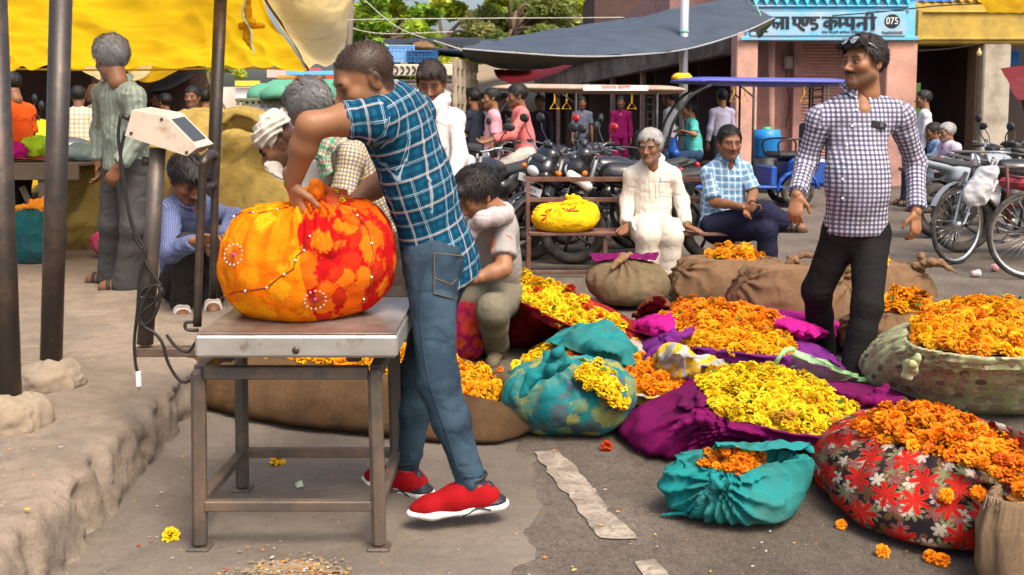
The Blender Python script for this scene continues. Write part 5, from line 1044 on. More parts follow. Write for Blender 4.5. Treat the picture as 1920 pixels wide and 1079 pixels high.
# --- orange mound wrapped in grey floral cloth
b6 = LP((1120, 735), (1170, 765), (1240, 770), (1300, 755), (1345, 720), (1330, 690), (1260, 675), (1180, 680), (1130, 700)); r6 = LP((1140, 705, .12), (1180, 735, .12), (1235, 745, .12), (1290, 730, .12), (1315, 700, .13), (1300, 685, .14), (1250, 677, .15), (1195, 680, .15), (1155, 690, .13))
t6 = sack('printed_cloth_sack', 'grey and yellow flower-print cloth holding a low orange mound', b6, r6, M_GFL, .03, .010, 16, seed=19); heap('grey cloth', 'the grey flower-print cloth', r6, .04, ORG, .027, place='orange marigold in the grey flower-print cloth')
drape('folded_cloth', [LP((1205, 705, .13), (1250, 715, .14), (1300, 715, .14), (1375, 695, .1)), LP((1225, 680, .19), (1265, 690, .22), (1310, 700, .18), (1390, 688, .12)), LP((1250, 655, .26), (1275, 660, .3), (1320, 680, .22), (1380, 685, .14)), LP((1262, 648, .25), (1285, 652, .28), (1330, 672, .22), (1385, 682, .12))], M_GFL, t6, nu=60, nv=40, amp=.02, sc=11, seed=8, aniso=(1.3, .6, 1))
# --- purple sack and hot pink sack with orange marigolds
b10 = LP((1190, 680), (1240, 705), (1340, 712), (1450, 735), (1540, 724), (1575, 706), (1560, 678), (1510, 648), (1420, 632), (1300, 628), (1215, 645)); r10 = LP((1262, 645, .24), (1285, 652, .24), (1345, 657, .23), (1430, 668, .22), (1490, 668, .2), (1500, 652, .2), (1480, 638, .21), (1440, 628, .22), (1380, 622, .23), (1310, 624, .24), (1275, 632, .24))
k10 = gr(1262, 642, .26) + V(0, -.03, .02); t10 = sack('cloth_sack', 'purple cloth sack holding a shallow bed of orange marigolds', b10, r10, M_PURP, .03, .006, 22, [(k10, .28, 16, .024)], seed=21); knot(t10, k10, .05, M_PURP, 3, [(gr(1290, 625, .3), gr(1300, 615, .31)), (k10 + V(-.1, -.03, -.05), k10 + V(-.17, -.05, -.12))], 11)
heap('purple sack', 'the purple sack', r10, .035, ORY, .028, place='orange marigold in the purple sack')
drape('twisted_edge', [LP((1475, 650, .18), (1515, 668, .14), (1545, 688, .09), (1570, 706, .04)), LP((1475, 640, .2), (1518, 656, .18), (1552, 678, .13), (1580, 700, .06)), LP((1482, 636, .16), (1522, 650, .14), (1555, 670, .1), (1585, 692, .03))], M_PURP, t10, nu=50, nv=18, amp=.018, sc=14, seed=5)
b11 = LP((1185, 622), (1240, 640), (1340, 650), (1480, 655), (1570, 650), (1600, 630), (1540, 605), (1440, 590), (1320, 585), (1230, 592)); r11 = LP((1235, 604, .17), (1275, 625, .2), (1350, 628, .22), (1440, 628, .22), (1490, 622, .22), (1478, 605, .24), (1440, 590, .26), (1370, 583, .26), (1310, 582, .24), (1260, 588, .2))
t11 = sack('cloth_sack', 'hot pink cloth sack under a wide mound of orange marigolds', b11, r11, M_PINKC, .03, .010, 18, seed=23); heap('pink sack', 'the hot pink sack', r11, .055, ORG, .034, place='orange marigold in the hot pink sack')
drape('pink_edge', [LP((1190, 622, .1), (1215, 628, .15), (1245, 640, .15), (1265, 640, .16)), LP((1195, 605, .15), (1225, 606, .22), (1260, 612, .22), (1300, 610, .2)), LP((1225, 592, .14), (1260, 590, .2), (1300, 590, .2), (1335, 592, .2))], M_PINKC, t11, nu=50, nv=26, amp=.022, sc=12, seed=15)
drape('pink_flap', [LP((1455, 625, .22), (1480, 635, .2), (1510, 645, .14)), LP((1455, 608, .27), (1490, 618, .28), (1525, 635, .18)), LP((1462, 598, .24), (1500, 605, .26), (1540, 625, .15))], M_PINKC, t11, nu=36, nv=22, amp=.022, sc=13, seed=9)
heap('rust cloth', 'the rust-brown cloth', LP((1255, 590, .1), (1300, 592, .12), (1360, 590, .12), (1330, 578, .12), (1290, 572, .12), (1262, 576, .1)), .03, ORG, .034, place='orange marigold at the edge of the rust-brown cloth')
drape('rust_cloth', [LP((1180, 600, .01), (1205, 602, .03), (1240, 600, .05), (1300, 596, .04), (1350, 592, .02)), LP((1190, 588, .10), (1215, 578, .18), (1240, 572, .22), (1275, 590, .1), (1350, 586, .05)), LP((1200, 590, .1), (1215, 570, .2), (1238, 562, .26), (1262, 580, .12), (1330, 580, .05)), LP((1205, 582, .02), (1222, 575, .12), (1240, 568, .14), (1265, 575, .06), (1310, 574, .02))], M_RUST, None, 'rust-brown cloth crumpled before the round burlap bundle', 'cloth', amp=.025, sc=12, seed=2)
t = NT('green_gauze'); c = t.co(); k = t.mix(t.noise(c, 8, 4), (.22, .46, .18), (.36, .62, .30)); M_GAUZE = t.fin(k, .5, t.bump(t.noise(c, 20, 3, .5, 1), .4, .01), 0, .3); t.b.inputs['Alpha'].default_value = .72
drape('green_gauze', [LP((1478, 700, .12), (1520, 712, .1), (1565, 722, .07), (1615, 728, .02)), LP((1482, 672, .23), (1525, 690, .2), (1575, 705, .16), (1622, 720, .04)), LP((1488, 655, .27), (1530, 670, .25), (1575, 690, .2), (1620, 712, .05))], M_GAUZE, None, 'pale green gauze cloth lying over the purple sack', 'cloth', amp=.016, sc=10, seed=6)
tag(MB().tube(spline([gr(1488, 655, .275), gr(1472, 658, .28), gr(1460, 672, .25), gr(1452, 690, .2)], 14), [.012] * 6 + [.010] * 6 + [.016, .014], 8).build('gauze_tie', M_GAUZE, None, True), 'twisted green gauze tie hanging on the purple sack', 'cloth')
# --- burlap sacks behind
def burl(label, xl, xr, yb, dep, h, m, seed, yt=None, flowers=None, pal=ORY, key='', frays=()):
    a = gr((xl + xr) / 2, yb); Yc = a[1] + dep / 2; x0 = at(xl, 0, Yc)[0]; x1 = at(xr, 0, Yc)[0]; cx = (x0 + x1) / 2; rx = (x1 - x0) / 2
    root = sack('burlap_sack', label, ellipse(cx, Yc, rx * .93, dep / 2 * .9), ellipse(cx, Yc + dep * .05, rx * .72, dep * .30, h), m, .05, .009, 16, [((cx - rx * .8, Yc - dep * .1, h * .8), .22, 12, .02), ((cx + rx * .85, Yc, h * .8), .22, 12, .02)], seed=seed, group='burlap sacks by the bench')
    rimv = ellipse(cx, Yc + dep * .05, rx * .74, dep * .31, h - .012)
    MB().add(np.concatenate([[V(cx, Yc, h + .03)], rimv]), [(0, 1 + i, 1 + (i + 1) % 12) for i in range(12)]).build('sack_top', m, root, True)
    if flowers: f0, f1, fz = flowers; heap(key, label.split(',')[0], ellipse((at(f0, 0, Yc)[0] + at(f1, 0, Yc)[0]) / 2, Yc + dep * .05, (at(f1, 0, Yc)[0] - at(f0, 0, Yc)[0]) / 2, dep * .22, h + .01), fz, pal, .036, place='orange marigold on ' + label.split(',')[0])
    return root, cx, Yc
g = np.random.default_rng(8)
t12, cx, yc = burl('long burlap sack lying before the man in blue checks, orange flowers on top', 1258, 1500, 583, .62, .31, M_BURL, 31, None, (1330, 1445, .05), ORY, 'sack12')
t14, cx, yc = burl('long burlap sack behind the standing man, with a bunched tied end', 1555, 1768, 606, .6, .33, M_BURL, 33, None, (1560, 1690, .07), ORY, 'sack14'); knot(t14, (cx + .25, yc - .1, .36), .06, M_BURL, 3, [((cx + .36, yc - .12, .36), (cx + .45, yc - .15, .3))], 3)
t13, cx, yc = burl('bulging burlap sack with a frayed gathered mouth before the standing man', 1378, 1610, 625, .55, .36, M_BURL, 35); knot(t13, (cx + .02, yc + .02, .41), .05, M_BURL, 3, [((cx + .1, yc, .44), (cx + .17, yc - .02, .43))], 7)
t15, cx, yc = burl('low burlap sack beside the green printed sack, orange flowers spilling over', 1600, 1800, 690, .6, .24, M_BURL, 37, None, (1640, 1790, .07), ORY, 'sack15')
a = gr(1182, 586); t11b = bundle('burlap_bundle', 'round burlap bundle tied at the top over magenta cloth', (a[0], a[1] + .26, 0), .29, .27, .30, M_BURG, (-.02, -.03), .03, .022, 20, .006, seed=41, group=None); kb = V(a[0] - .03, a[1] + .2, .335); knot(t11b, kb, .055, M_BURL, 3, [(kb + V(-.05, -.1, -.01), kb + V(-.09, -.14, -.05))], 12)
drape('magenta_lining', [[(kb[0] - .2, kb[1] - .02, .31), (kb[0], kb[1] - .01, .33), (kb[0] + .22, kb[1] - .02, .32)], [(kb[0] - .22, kb[1] + .06, .35), (kb[0], kb[1] + .07, .36), (kb[0] + .25, kb[1] + .06, .36)], [(kb[0] - .15, kb[1] + .15, .33), (kb[0], kb[1] + .16, .33), (kb[0] + .2, kb[1] + .15, .33)]], M_MAG, t11b, nu=30, nv=14, amp=.01, sc=20)
# --- long dark burlap sack behind the scale
w3 = lambda q: V(at(q[0], 0, q[1])[0], q[1], q[2])
b16 = np.array([w3(q) for q in ((335, 4.62, 0), (352, 4.42, 0), (430, 4.24, 0), (560, 4.08, 0), (700, 3.97, 0), (830, 3.90, 0), (930, 3.90, 0), (985, 4.05, 0), (985, 4.4, 0), (880, 4.65, 0), (740, 4.8, 0), (580, 4.95, 0), (400, 5.0, 0))])
r16 = np.array([w3(q) for q in ((345, 4.62, .23), (372, 4.52, .235), (450, 4.42, .238), (560, 4.27, .240), (690, 4.17, .222), (800, 4.09, .175), (885, 4.04, .15), (952, 4.08, .12), (950, 4.28, .16), (860, 4.42, .22), (740, 4.58, .25), (580, 4.72, .26), (420, 4.78, .25))])
t16 = sack('burlap_sack', 'long dark burlap sack lying behind the weighing stand', b16, r16, M_BURD, .07, .010, 18, [(gr(960, 800, .2), .25, 14, .02)], seed=43, nu=180)
heap('long sack', 'the long dark burlap sack', r16, .015, ORY, .028, (YEL, .3), fillc=(.4, .2, .01), place='yellow-orange marigold on the long dark burlap sack')
# --- pressed bundle on the scale: orange and red cloth
# ================================================================== WEIGHING SCALE, POSTS, TARPAULINS, BENCH
M_STEEL = mat('worn_dark_steel', (.085, .072, .062), .5, .35, 5, .35, 50, metal=.35, spec=.5, dirt=(.20, .13, .085), ds=6, dth=.56)
M_STEEL2 = mat('bare_brown_steel', (.055, .046, .041), .45, .3, 4, .25, 40, metal=.6, spec=.5, dirt=(.16, .10, .07), ds=5, dth=.58)
t = NT('stainless'); c = t.co(); k = t.mix(t.noise(t.map(c, (1, 1, 6)), 7, 5, .6), (.42, .40, .37), (.66, .64, .60)); k = t.mix(t.ramp(t.noise(c, 10, 6, .7), [(.55, 0.), (.72, .85)]), k, (.20, .13, .085))
M_INOX = t.fin(k, t.ramp(t.noise(c, 9, 4), [(.3, .28), (.7, .5)]), t.bump(t.noise(c, 60, 3), .12, .004), .75, .5)
M_INOXT = mat('stained_tray', (.165, .105, .08), .32, .3, 4, .15, 40, metal=.45, spec=.5, dirt=(.33, .29, .25), ds=4, dth=.5)
FLp, FRp = gr(375, 1030), gr(711, 1030); dirx = nrm(FRp - FLp); diry = V(-dirx[1], dirx[0], 0); W_, D_ = float(np.linalg.norm(FRp - FLp)), .48
sc = thing('weighing_scale', 'steel platform weighing scale on a dark iron stand', 'scale', tuple((FLp + FRp) / 2 + diry * .24))
cn = [FLp, FRp, FRp + diry * D_, FLp + diry * D_]; cc = sum(cn) / 4; topz = .545
for i, c0 in enumerate(cn):
    tp = cc + (c0 - cc) * .97 + V(0, 0, topz); lg = MB().bar(c0 + V(0, 0, .008), tp, .042, .042, up=(0, 1, 0), bev=.012).build('leg', M_STEEL, sc)
    MB().box(c0 + V(0, 0, .006), (.066, .06, .012), None, .003).build('foot_plate', M_STEEL, lg)
for i in range(4):
    a, b = cn[i], cn[(i + 1) % 4]; d = nrm(b - a); MB().bar(a + d * .02 + V(0, 0, .135), b - d * .02 + V(0, 0, .135), .03, .03).build('lower_rail', M_STEEL, sc)
    a = cc + (a - cc) * .975; b = cc + (b - cc) * .975; MB().bar(a + d * .02 + V(0, 0, .535), b - d * .02 + V(0, 0, .535), .038, .036).build('upper_rail', M_STEEL, sc)
for sx in (-1, 1):
    for sy in (-1, 1):
        p = cc + dirx * sx * .19 + diry * sy * .17; MB().box(p + V(0, 0, .5745), (.045, .05, .04), None, .006).build('load_cell', M_STEEL, sc)
MB().bar(cc - dirx * .19 + V(0, 0, .572) + diry * .02, cc + dirx * .19 + V(0, 0, .572) + diry * .02, .16, .03).build('under_frame', M_STEEL, sc)
pc = cc + dirx * .045 - diry * .01; rt = np.stack([dirx, diry, V(0, 0, 1)], 1)
MB().box(pc + V(0, 0, .628), (.58, .60, .066), rt, .008).build('tray_rim', M_INOX, sc)
MB().box(pc + V(0, 0, .664), (.570, .590, .006), rt, .002).build('tray_top', M_INOXT, sc)
MB().lathe([(.0, .003), (.009, .003), (.011, 0)], pc - diry * .3015 + V(.0, 0, .618), -diry, 12).build('rivet', M_STEEL2, sc, True)
# column carrying the display
YP = 3.45; pb = at(272, 645, YP); pt = at(296, 278, YP); bz = pb[2] - .012
MB().bar(V(pb[0] - .03, pb[1], bz - .014), V(cc[0] - .22, pb[1], bz - .014), .05, .03).build('side_arm', M_STEEL, sc)
MB().tube([pb, pb + (pt - pb) * .5, pt], .0275, 18).build('column', M_STEEL, sc, True)
MB().tube([pt + V(-.028, 0, -.045), pt + V(-.05, 0, -.045)], [.012, .018], 10).build('clamp_knob', M_STEEL2, sc, True)
dp = [at(x, y, YP - .06) for x, y in ((248, 207), (310, 218), (370, 278), (350, 293), (234, 255))]; bx = MB(); 
dpn = len(dp); off = V(.02, .115, .012); bx.prism(dp, (0, 0, 0), off); 
M_BEIGE = mat('rusty_beige_paint', (.50, .42, .33), .5, .12, 8, .1, 60, dirt=(.25, .13, .06), ds=14, dth=.62); dsp = bx.build('display_box', M_BEIGE, sc)
a, b = dp[1], dp[2]; e = b - a; nrmv = nrm(np.cross(off, e)); nrmv = nrmv if nrmv[2] > 0 else -nrmv; u0 = a + e * .12 + off * .12 + nrmv * .002; MB().add([u0, u0 + e * .7, u0 + e * .7 + off * .76, u0 + off * .76, ], [(0, 1, 2, 3)]).build('display_window', mat('display_panel', (.05, .055, .06), .25, .5, 60), dsp)
for x, y in ((246, 250), (350, 286), (303, 224)): p = at(x, y, YP - .061); MB().lathe([(0, .003), (.005, .003), (.0055, 0)], p, (0, -1, 0), 8).build('screw', M_STEEL2, dsp)
MB().tube([at(243, 222, YP - .03), at(236, 220, YP - .03), at(226, 216, YP - .03)], [.011, .009, .006], 10).build('plug', M_STEEL2, sc, True)
def cable(pts, r=.0055, n=60, label='cable'): return MB().tube(spline(pts, n), r, 7)
M_CAB = mat('black_cable', (.018, .017, .016), .5, .2)
cY = YP - .04
cable([at(*p, cY) for p in ((226, 216), (222, 260), (232, 330), (242, 400), (258, 455), (272, 475), (262, 520), (258, 580), (252, 640), (254, 680), (258, 700))]).build('cable', M_CAB, sc, True)
cable([at(*p, cY) for p in ((235, 245), (226, 300), (238, 380), (252, 430), (272, 470), (272, 490), (300, 535), (305, 555), (275, 560), (262, 555), (275, 540), (303, 533))]).build('cable', M_CAB, sc, True)
cable([at(*p, cY - .02) for p in ((303, 540), (298, 570), (285, 600), (268, 610), (258, 600), (268, 585), (292, 565), (300, 545), (295, 535), (280, 545), (262, 590), (270, 612), (290, 625), (305, 645), (315, 680), (335, 712), (355, 715), (372, 690))]).build('cable', M_CAB, sc, True)
cable([at(*p, cY - .03) for p in ((312, 628), (330, 650), (352, 660), (365, 645), (375, 625))]).build('cable', M_CAB, sc, True)
MB().box(at(260, 711, cY), (.017, .014, .055), None, .003).build('connector', mat('white_plastic', (.7, .68, .65), .4, .05), sc)
MB().tube([at(260, 724, cY), at(260, 731, cY)], .004, 6).build('connector_pin', mat('brass', (.4, .25, .08), .4, .1, metal=.8), sc)
# hoop rail at the side of the tray
YH = 3.40
hp = [at(370, 612, YH), at(374, 480, YH), at(380, 330, YH), at(383, 302, YH), at(392, 290, YH + .06), at(402, 292, YH + .2), at(403, 320, YH + .22), at(400, 560, YH + .22)]
MB().tube(spline(hp, 40), .0145, 12).build('hoop_rail', M_STEEL2, sc, True); MB().tube([at(378, 355, YH), at(403, 345, YH + .22)], .012, 10).build('cross_bar', M_STEEL2, sc, True)
MB().tube(spline([at(362, 604, YH), at(348, 606, YH), at(350, 618, YH), at(372, 620, YH)], 14), .006, 8).build('hook', M_STEEL2, sc, True)
# orange and red bundle on the tray
M_ORB = lumpy('orange_red_net', (.74, .155, .003), [(.88, .29, .005), (.80, .22, .004), (.90, .36, .008), (.40, .10, .008)], .92, 17, .30, (.55, .10, .004), ((.38, .006, .007), [(.72, .13, .004), (.46, .03, .006), (.80, .19, .005), (.16, .012, .008)], .085))
cB = pc + V(-.005, .02, .6675); ob = bundle('net_bundle', 'large orange and red cloth bundle of marigolds on the scale', cB + V(-.02, 0, 0), .268, .26, .355, M_ORB, (.02, -.02), .03, .022, 30, .007, seed=51, nu=180, nv=90, sq=.60, lumpsc=15)
M_ORC = cloth('orange_cloth', (.78, .17, .006), .65, .15, 8, .4, sheer=.1); M_REDZ = cloth('red_gold_cloth', (.42, .02, .012), .6, .5, 30, .4, dirt=(.5, .26, .03), dth=.5)
kq = at(577, 372, 3.16); knot(ob, kq, .05, M_ORC, 3, [(kq + V(.035, -.02, .0), kq + V(.045, -.03, .05))], 13)
drape('gathered_mouth', [[at(600, 398, 3.1), at(640, 408, 3.08), at(668, 404, 3.12)], [at(592, 378, 3.12), at(630, 384, 3.1), at(660, 376, 3.16)], [at(588, 364, 3.2), at(610, 352, 3.22), at(650, 360, 3.26)], [at(596, 380, 3.3), at(625, 370, 3.32), at(655, 376, 3.32)]], M_REDZ, ob, nu=40, nv=26, amp=.016, sc=16)
heap('bundle mouth', 'the open mouth of the orange and red bundle', [at(595, 384, 3.14), at(625, 392, 3.12), at(652, 384, 3.14), at(648, 376, 3.24), at(620, 372, 3.26), at(600, 374, 3.22)], .012, YEL, .016, place='yellow marigold in the mouth of the orange and red bundle')
def on_bundle(px, py): # where the sight line meets the bundle
    d = ray(px, py); o = np.array([0, 0, CAMH]); best = None
    me = [c_ for c_ in ob.children if c_.name.startswith('cloth')][0]; from mathutils.bvhtree import BVHTree
    global _bv
    if '_bv' not in globals(): _bv = BVHTree.FromPolygons([v.co + ob.location for v in me.data.vertices], [tuple(p.vertices) for p in me.data.polygons])
    h = _bv.ray_cast(Vector(o), Vector(nrm(d))); return (np.array(h[0]), np.array(h[1])) if h[0] is not None else (at(px, py, 3), V(0, -1, 0))
M_GEM = mat('silver_gem', (.75, .72, .7), .2, .1, metal=.6); M_PGEM = mat('pink_gem', (.6, .03, .2), .15, .1); M_THR = mat('dark_thread', (.10, .02, .01), .8)
for px, py in ((439, 478), (591, 562)):
    p, n = on_bundle(px, py); Rm = rotm(n if n @ (p - V(0, 0, CAMH)) < 0 else -n, 0); mb, mg = MB(), MB()
    for q in range(14):
        a = q / 14 * 6.28; d = Rm @ V(math.cos(a), math.sin(a), .08); mb.tube([p + d * .008, p + d * .027], .0012, 4); mg.lathe([(.0035, 0), (.003, .002), (0, .003)], p + d * .031, Rm[:, 2], 6)
    tag(mb.build('motif_ray', mat('rust_thread', (.35, .06, .01), .7), ob), kind='stuff'); tag(mg.build('motif_gem', M_GEM, ob), kind='stuff'); MB().lathe([(.0065, 0), (.005, .004), (0, .005)], p, Rm[:, 2], 10).build('centre_gem', M_PGEM, ob, True)
for path in (((430, 410), (455, 398), (485, 400), (520, 393), (550, 386)), ((412, 560), (440, 548), (470, 545), (500, 540), (525, 520), (550, 505), (556, 480), (570, 470), (575, 445), (592, 440)), ((660, 392), (690, 430), (700, 470), (697, 520), (690, 550), (666, 585))):
    ps = []
    for a, b in zip(path[:-1], path[1:]):
        for f in (0, .33, .66): p, n = on_bundle(a[0] + (b[0] - a[0]) * f, a[1] + (b[1] - a[1]) * f); ps.append(p - nrm(p - V(0, 0, CAMH)) * .0015)
    MB().tube(ps, .0016, 4).build('stitched_line', M_THR, ob); mg = MB(); [mg.lathe([(.004, 0), (.003, .003), (0, .004)], q, (0, -1, .3), 6) for q in ps[1::4]]; tag(mg.build('sequin', M_GEM, ob), kind='stuff')
# ---- posts of the yellow canopy
def post(label, base, top, r, mound, seed):
    p = thing('canopy_post', label, 'post', tuple(base)); d = nrm(np.array(top) - np.array(base))
    MB().tube([np.array(base) - d * .05, base + (np.array(top) - base) * .4, top], r, 24).build('pipe', M_STEEL2, p, True)
    if mound:
        s_ = SDF(); g = np.random.default_rng(seed)
        for q in range(9): a = q / 9 * 6.28; s_.ell(np.array(base) + V(math.cos(a) * mound * .55, math.sin(a) * mound * .5, -.015 + .015 * g.random()), (mound * .5, mound * .5, .05 + .03 * g.random()), k=.03)
        s_.ell(base, (mound * .7, mound * .7, .075), k=.04); P, Q = s_.mesh(.011); N = vnormals(P, Q); P = P + N * (.014 * fbm(P, 8, 2, seed) + .012 * (1 - 2 * np.abs(vnoise(P, 13, seed))) + .008 * (1 - 2 * np.abs(vnoise(P, 40, seed))))[:, None]; mesh_np('mortar_mound', P, Q, mat('mortar', (.27, .215, .155), .95, .2, 8, .8, 70, dirt=(.25, .19, .13), ds=7), p)
    return p
b2_ = gr(95, 712, PZ + .03); post('dark steel canopy post set in mortar in front of the grey-haired man', b2_, at(116, -60, b2_[1]) , .0425, .125, 3)
b1_ = gr(18, 785, PZ + .03); post('dark steel canopy post in mortar at the edge of the walkway', b1_, at(-14, -60, b1_[1] + .05), .043, .12, 5)
b3_ = gr(392, 520, PZ); post('slimmer steel canopy post behind the squatting man', b3_, at(416, -60, b3_[1]), .0425, 0, 7)
# ---- tarpaulins
def tarp_mat(name, col, col2, tr=.5, wr=.5, rough=.55):
    t = NT(name); c = t.co(); k = t.mix(t.ramp(t.noise(t.map(c, (1, 1, .5)), 1.6, 6, .65, .6), [(.35, 0.), (.7, 1.)]), col2, col); k = t.mix(t.ramp(t.noise(t.map(c, (.4, 2.5, 1.5)), 3, 5, .7, .5), [(.55, 0.), (.75, .55)]), k, dk(col2, .55))
    m = t.fin(k, rough, t.bump(t.noise(t.map(c, (.5, 1.4, 1)), 4, 5, .6, .8), wr, .05), 0, .2); tl = t.n('ShaderNodeBsdfTranslucent'); t.put(tl.inputs[0], k); mx = t.n('ShaderNodeMixShader'); mx.inputs[0].default_value = tr
    t.l(t.b.outputs[0], mx.inputs[1]); t.l(tl.outputs[0], mx.inputs[2]); t.l(mx.outputs[0], t.out.inputs[0]); return m
M_YT = tarp_mat('yellow_tarpaulin', (.82, .52, .012), (.62, .36, .010), .72); M_CT = tarp_mat('cream_tarpaulin', (.80, .70, .45), (.72, .52, .16), .6)
YF = 8.3
can = thing('yellow_canopy', 'yellow tarpaulin canopy stretched over the raised walkway', 'canopy', (-3.5, 6.5, 0))
ye = [[at(-120, 127, YF), at(60, 128, YF), at(200, 132, YF), at(330, 129, YF), at(450, 128, YF), at(575, 132, YF)],
      [at(-160, 60, 7.6), at(60, 62, 7.6), at(200, 66, 7.6), at(330, 62, 7.6), at(440, 56, 7.6), at(535, 72, 7.8)],
      [at(-220, -60, 6.9), at(60, -50, 6.9), at(200, -46, 6.9), at(330, -60, 6.9), at(420, -66, 6.9), at(500, 10, 7.2)],
      [at(-300, -330, 5.9), at(60, -330, 5.9), at(200, -320, 5.9), at(330, -330, 5.9), at(420, -320, 5.9), at(470, -160, 6.4)],
      [at(-400, -620, 5.2), at(60, -620, 5.2), at(200, -610, 5.2), at(330, -620, 5.2), at(430, -610, 5.2), at(480, -420, 5.6)]]
drape('tarpaulin', ye, M_YT, can, nu=150, nv=100, amp=.028, sc=3.6, seed=3, aniso=(1.5, .45, .5))
cr = [[at(492, -20, 7.2), at(540, -60, 7.3), at(600, -60, 7.5), at(665, -20, 7.7)], [at(512, 20, 7.5), at(555, 15, 7.3), at(610, 18, 7.4), at(655, 30, 7.7)], [at(540, 75, 7.8), at(572, 75, 7.55), at(618, 75, 7.6), at(650, 75, 7.75)], [at(578, 132, 8.2), at(592, 122, 8.0), at(612, 128, 8.0), at(640, 112, 7.9)]]
drape('sunlit_fold', cr, M_CT, can, nu=60, nv=60, amp=.018, sc=4, seed=8, aniso=(1.4, .4, .5))
MB().tube(spline([at(-120, 127, YF), at(200, 132, YF), at(450, 128, YF), at(578, 132, YF)], 30), .008, 6).build('hem_rope', mat('hem_rope', (.5, .36, .05), .8), can)
MB().tube(spline([at(578, 132, YF), at(560, 95, 7.95), at(535, 55, 7.65), at(505, 12, 7.3), at(488, -20, 7.1)], 30), .010, 6).build('side_hem', mat('hem_brown', (.22, .13, .02), .8), can)
kn_ = at(465, 45, 7.0); knot(can, kn_ + V(0, 0, 0), .055, M_YT, 3, [(kn_ + V(-.01, 0, -.1), kn_ + V(.02, 0, -.17)), (kn_ + V(0, 0, .1), kn_ + V(.01, 0, .2))], 3, 'tied_corner')
MB().tube(spline([kn_ + V(.01, -.04, .2), kn_ + V(-.02, -.06, .06), kn_ + V(.03, -.05, -.05), kn_ + V(.03, -.04, -.14), kn_ + V(.04, -.03, -.2)], 20), .006, 6).build('tie_cord', mat('green_cord', (.25, .42, .33), .7), can)
# grey awning
M_GT = tarp_mat('grey_awning', (.065, .084, .112), (.045, .058, .078), .12, .35, .6); M_GREEN = tarp_mat('olive_awning_skirt', (.045, .06, .045), (.03, .035, .028), .15, .35)
aw = thing('grey_awning', 'wide blue-grey tarpaulin awning before the dim arcade', 'awning', (2.2, 16, 0))
top_ = [[at(866, 92, 13.6), at(960, 99, 13.9), at(1080, 106, 14.2), at(1180, 104, 14.8), at(1290, 92, 15.6), at(1390, 62, 16.6), at(1452, 34, 17.5)], [at(905, 82, 15.5), at(1000, 76, 15.8), at(1100, 68, 16), at(1190, 60, 16.4), at(1290, 48, 17), at(1380, 30, 17.8), at(1420, 18, 18.4)], [at(950, 72, 17.6), at(1040, 58, 17.8), at(1120, 45, 18), at(1200, 32, 18.2), at(1290, 14, 18.6), at(1360, -2, 19), at(1395, -14, 19.4)]]
drape('tarpaulin', top_, M_GT, aw, nu=100, nv=40, amp=.03, sc=1.6, seed=11, aniso=(.6, 1.2, 1))
sk_ = [[at(866, 92, 13.6), at(960, 99, 13.9), at(1080, 106, 14.2), at(1180, 104, 14.8), at(1260, 95, 15.3)], [at(870, 106, 13.7), at(950, 122, 14.3), at(1040, 126, 14.9), at(1130, 114, 15.3), at(1220, 99, 15.6)], [at(890, 118, 14.2), at(960, 133, 15), at(1030, 128, 15.8), at(1100, 112, 16.2), at(1200, 98, 16.2)]]
drape('hanging_skirt', sk_, M_GREEN, aw, nu=60, nv=24, amp=.02, sc=2, seed=12)
MB().tube(spline([at(866, 92, 13.58), at(960, 99, 13.88), at(1080, 106, 14.18), at(1180, 104, 14.78), at(1290, 92, 15.58), at(1390, 62, 16.58), at(1452, 34, 17.48)], 60), .012, 6).build('hem_rope', mat('grey_rope', (.3, .31, .32), .8), aw)
drape('torn_corner', [[at(1395, 60, 16.7), at(1440, 40, 17.3), at(1456, 34, 17.5)], [at(1408, 62, 16.8), at(1440, 52, 17.3), at(1452, 44, 17.5)], [at(1415, 60, 16.8), at(1425, 72, 17.2), at(1440, 50, 17.5)]], M_GREEN, aw, nu=24, nv=16, amp=.02, sc=4, seed=2)
MB().tube([at(1440, 60, 17.3), at(1400, -30, 19)], .012, 6).build('guy_rope', mat('green_rope', (.2, .35, .25), .8), aw)
drape('green_strip', [[at(1368, 0, 18.8), at(1385, 2, 18.9)], [at(1380, 14, 18.8), at(1400, 16, 18.8)], [at(1392, 26, 18.7), at(1408, 26, 18.7)]], mat('pale_green_cloth', (.26, .36, .24), .8), aw, nu=14, nv=14, amp=.02, sc=4)
gp = thing('galvanised_pole', 'shiny galvanised pole passing through the grey awning', 'pole', (at(1283, 330, 16.3)[0], 16.3, 0)); MB().tube([V(at(1281, 330, 16.3)[0], 16.3, 0), at(1282, 100, 16.3), at(1285, -40, 16.3)], .068, 16).build('shaft', mat('zinc', (.55, .56, .55), .35, .12, 4, metal=.6), gp, True)
MB().lathe([(.075, -.02), (.082, 0), (.075, .02)], at(1283, 60, 16.3), n=14).build('rope_binding', mat('green_cord2', (.12, .4, .3), .8), gp)
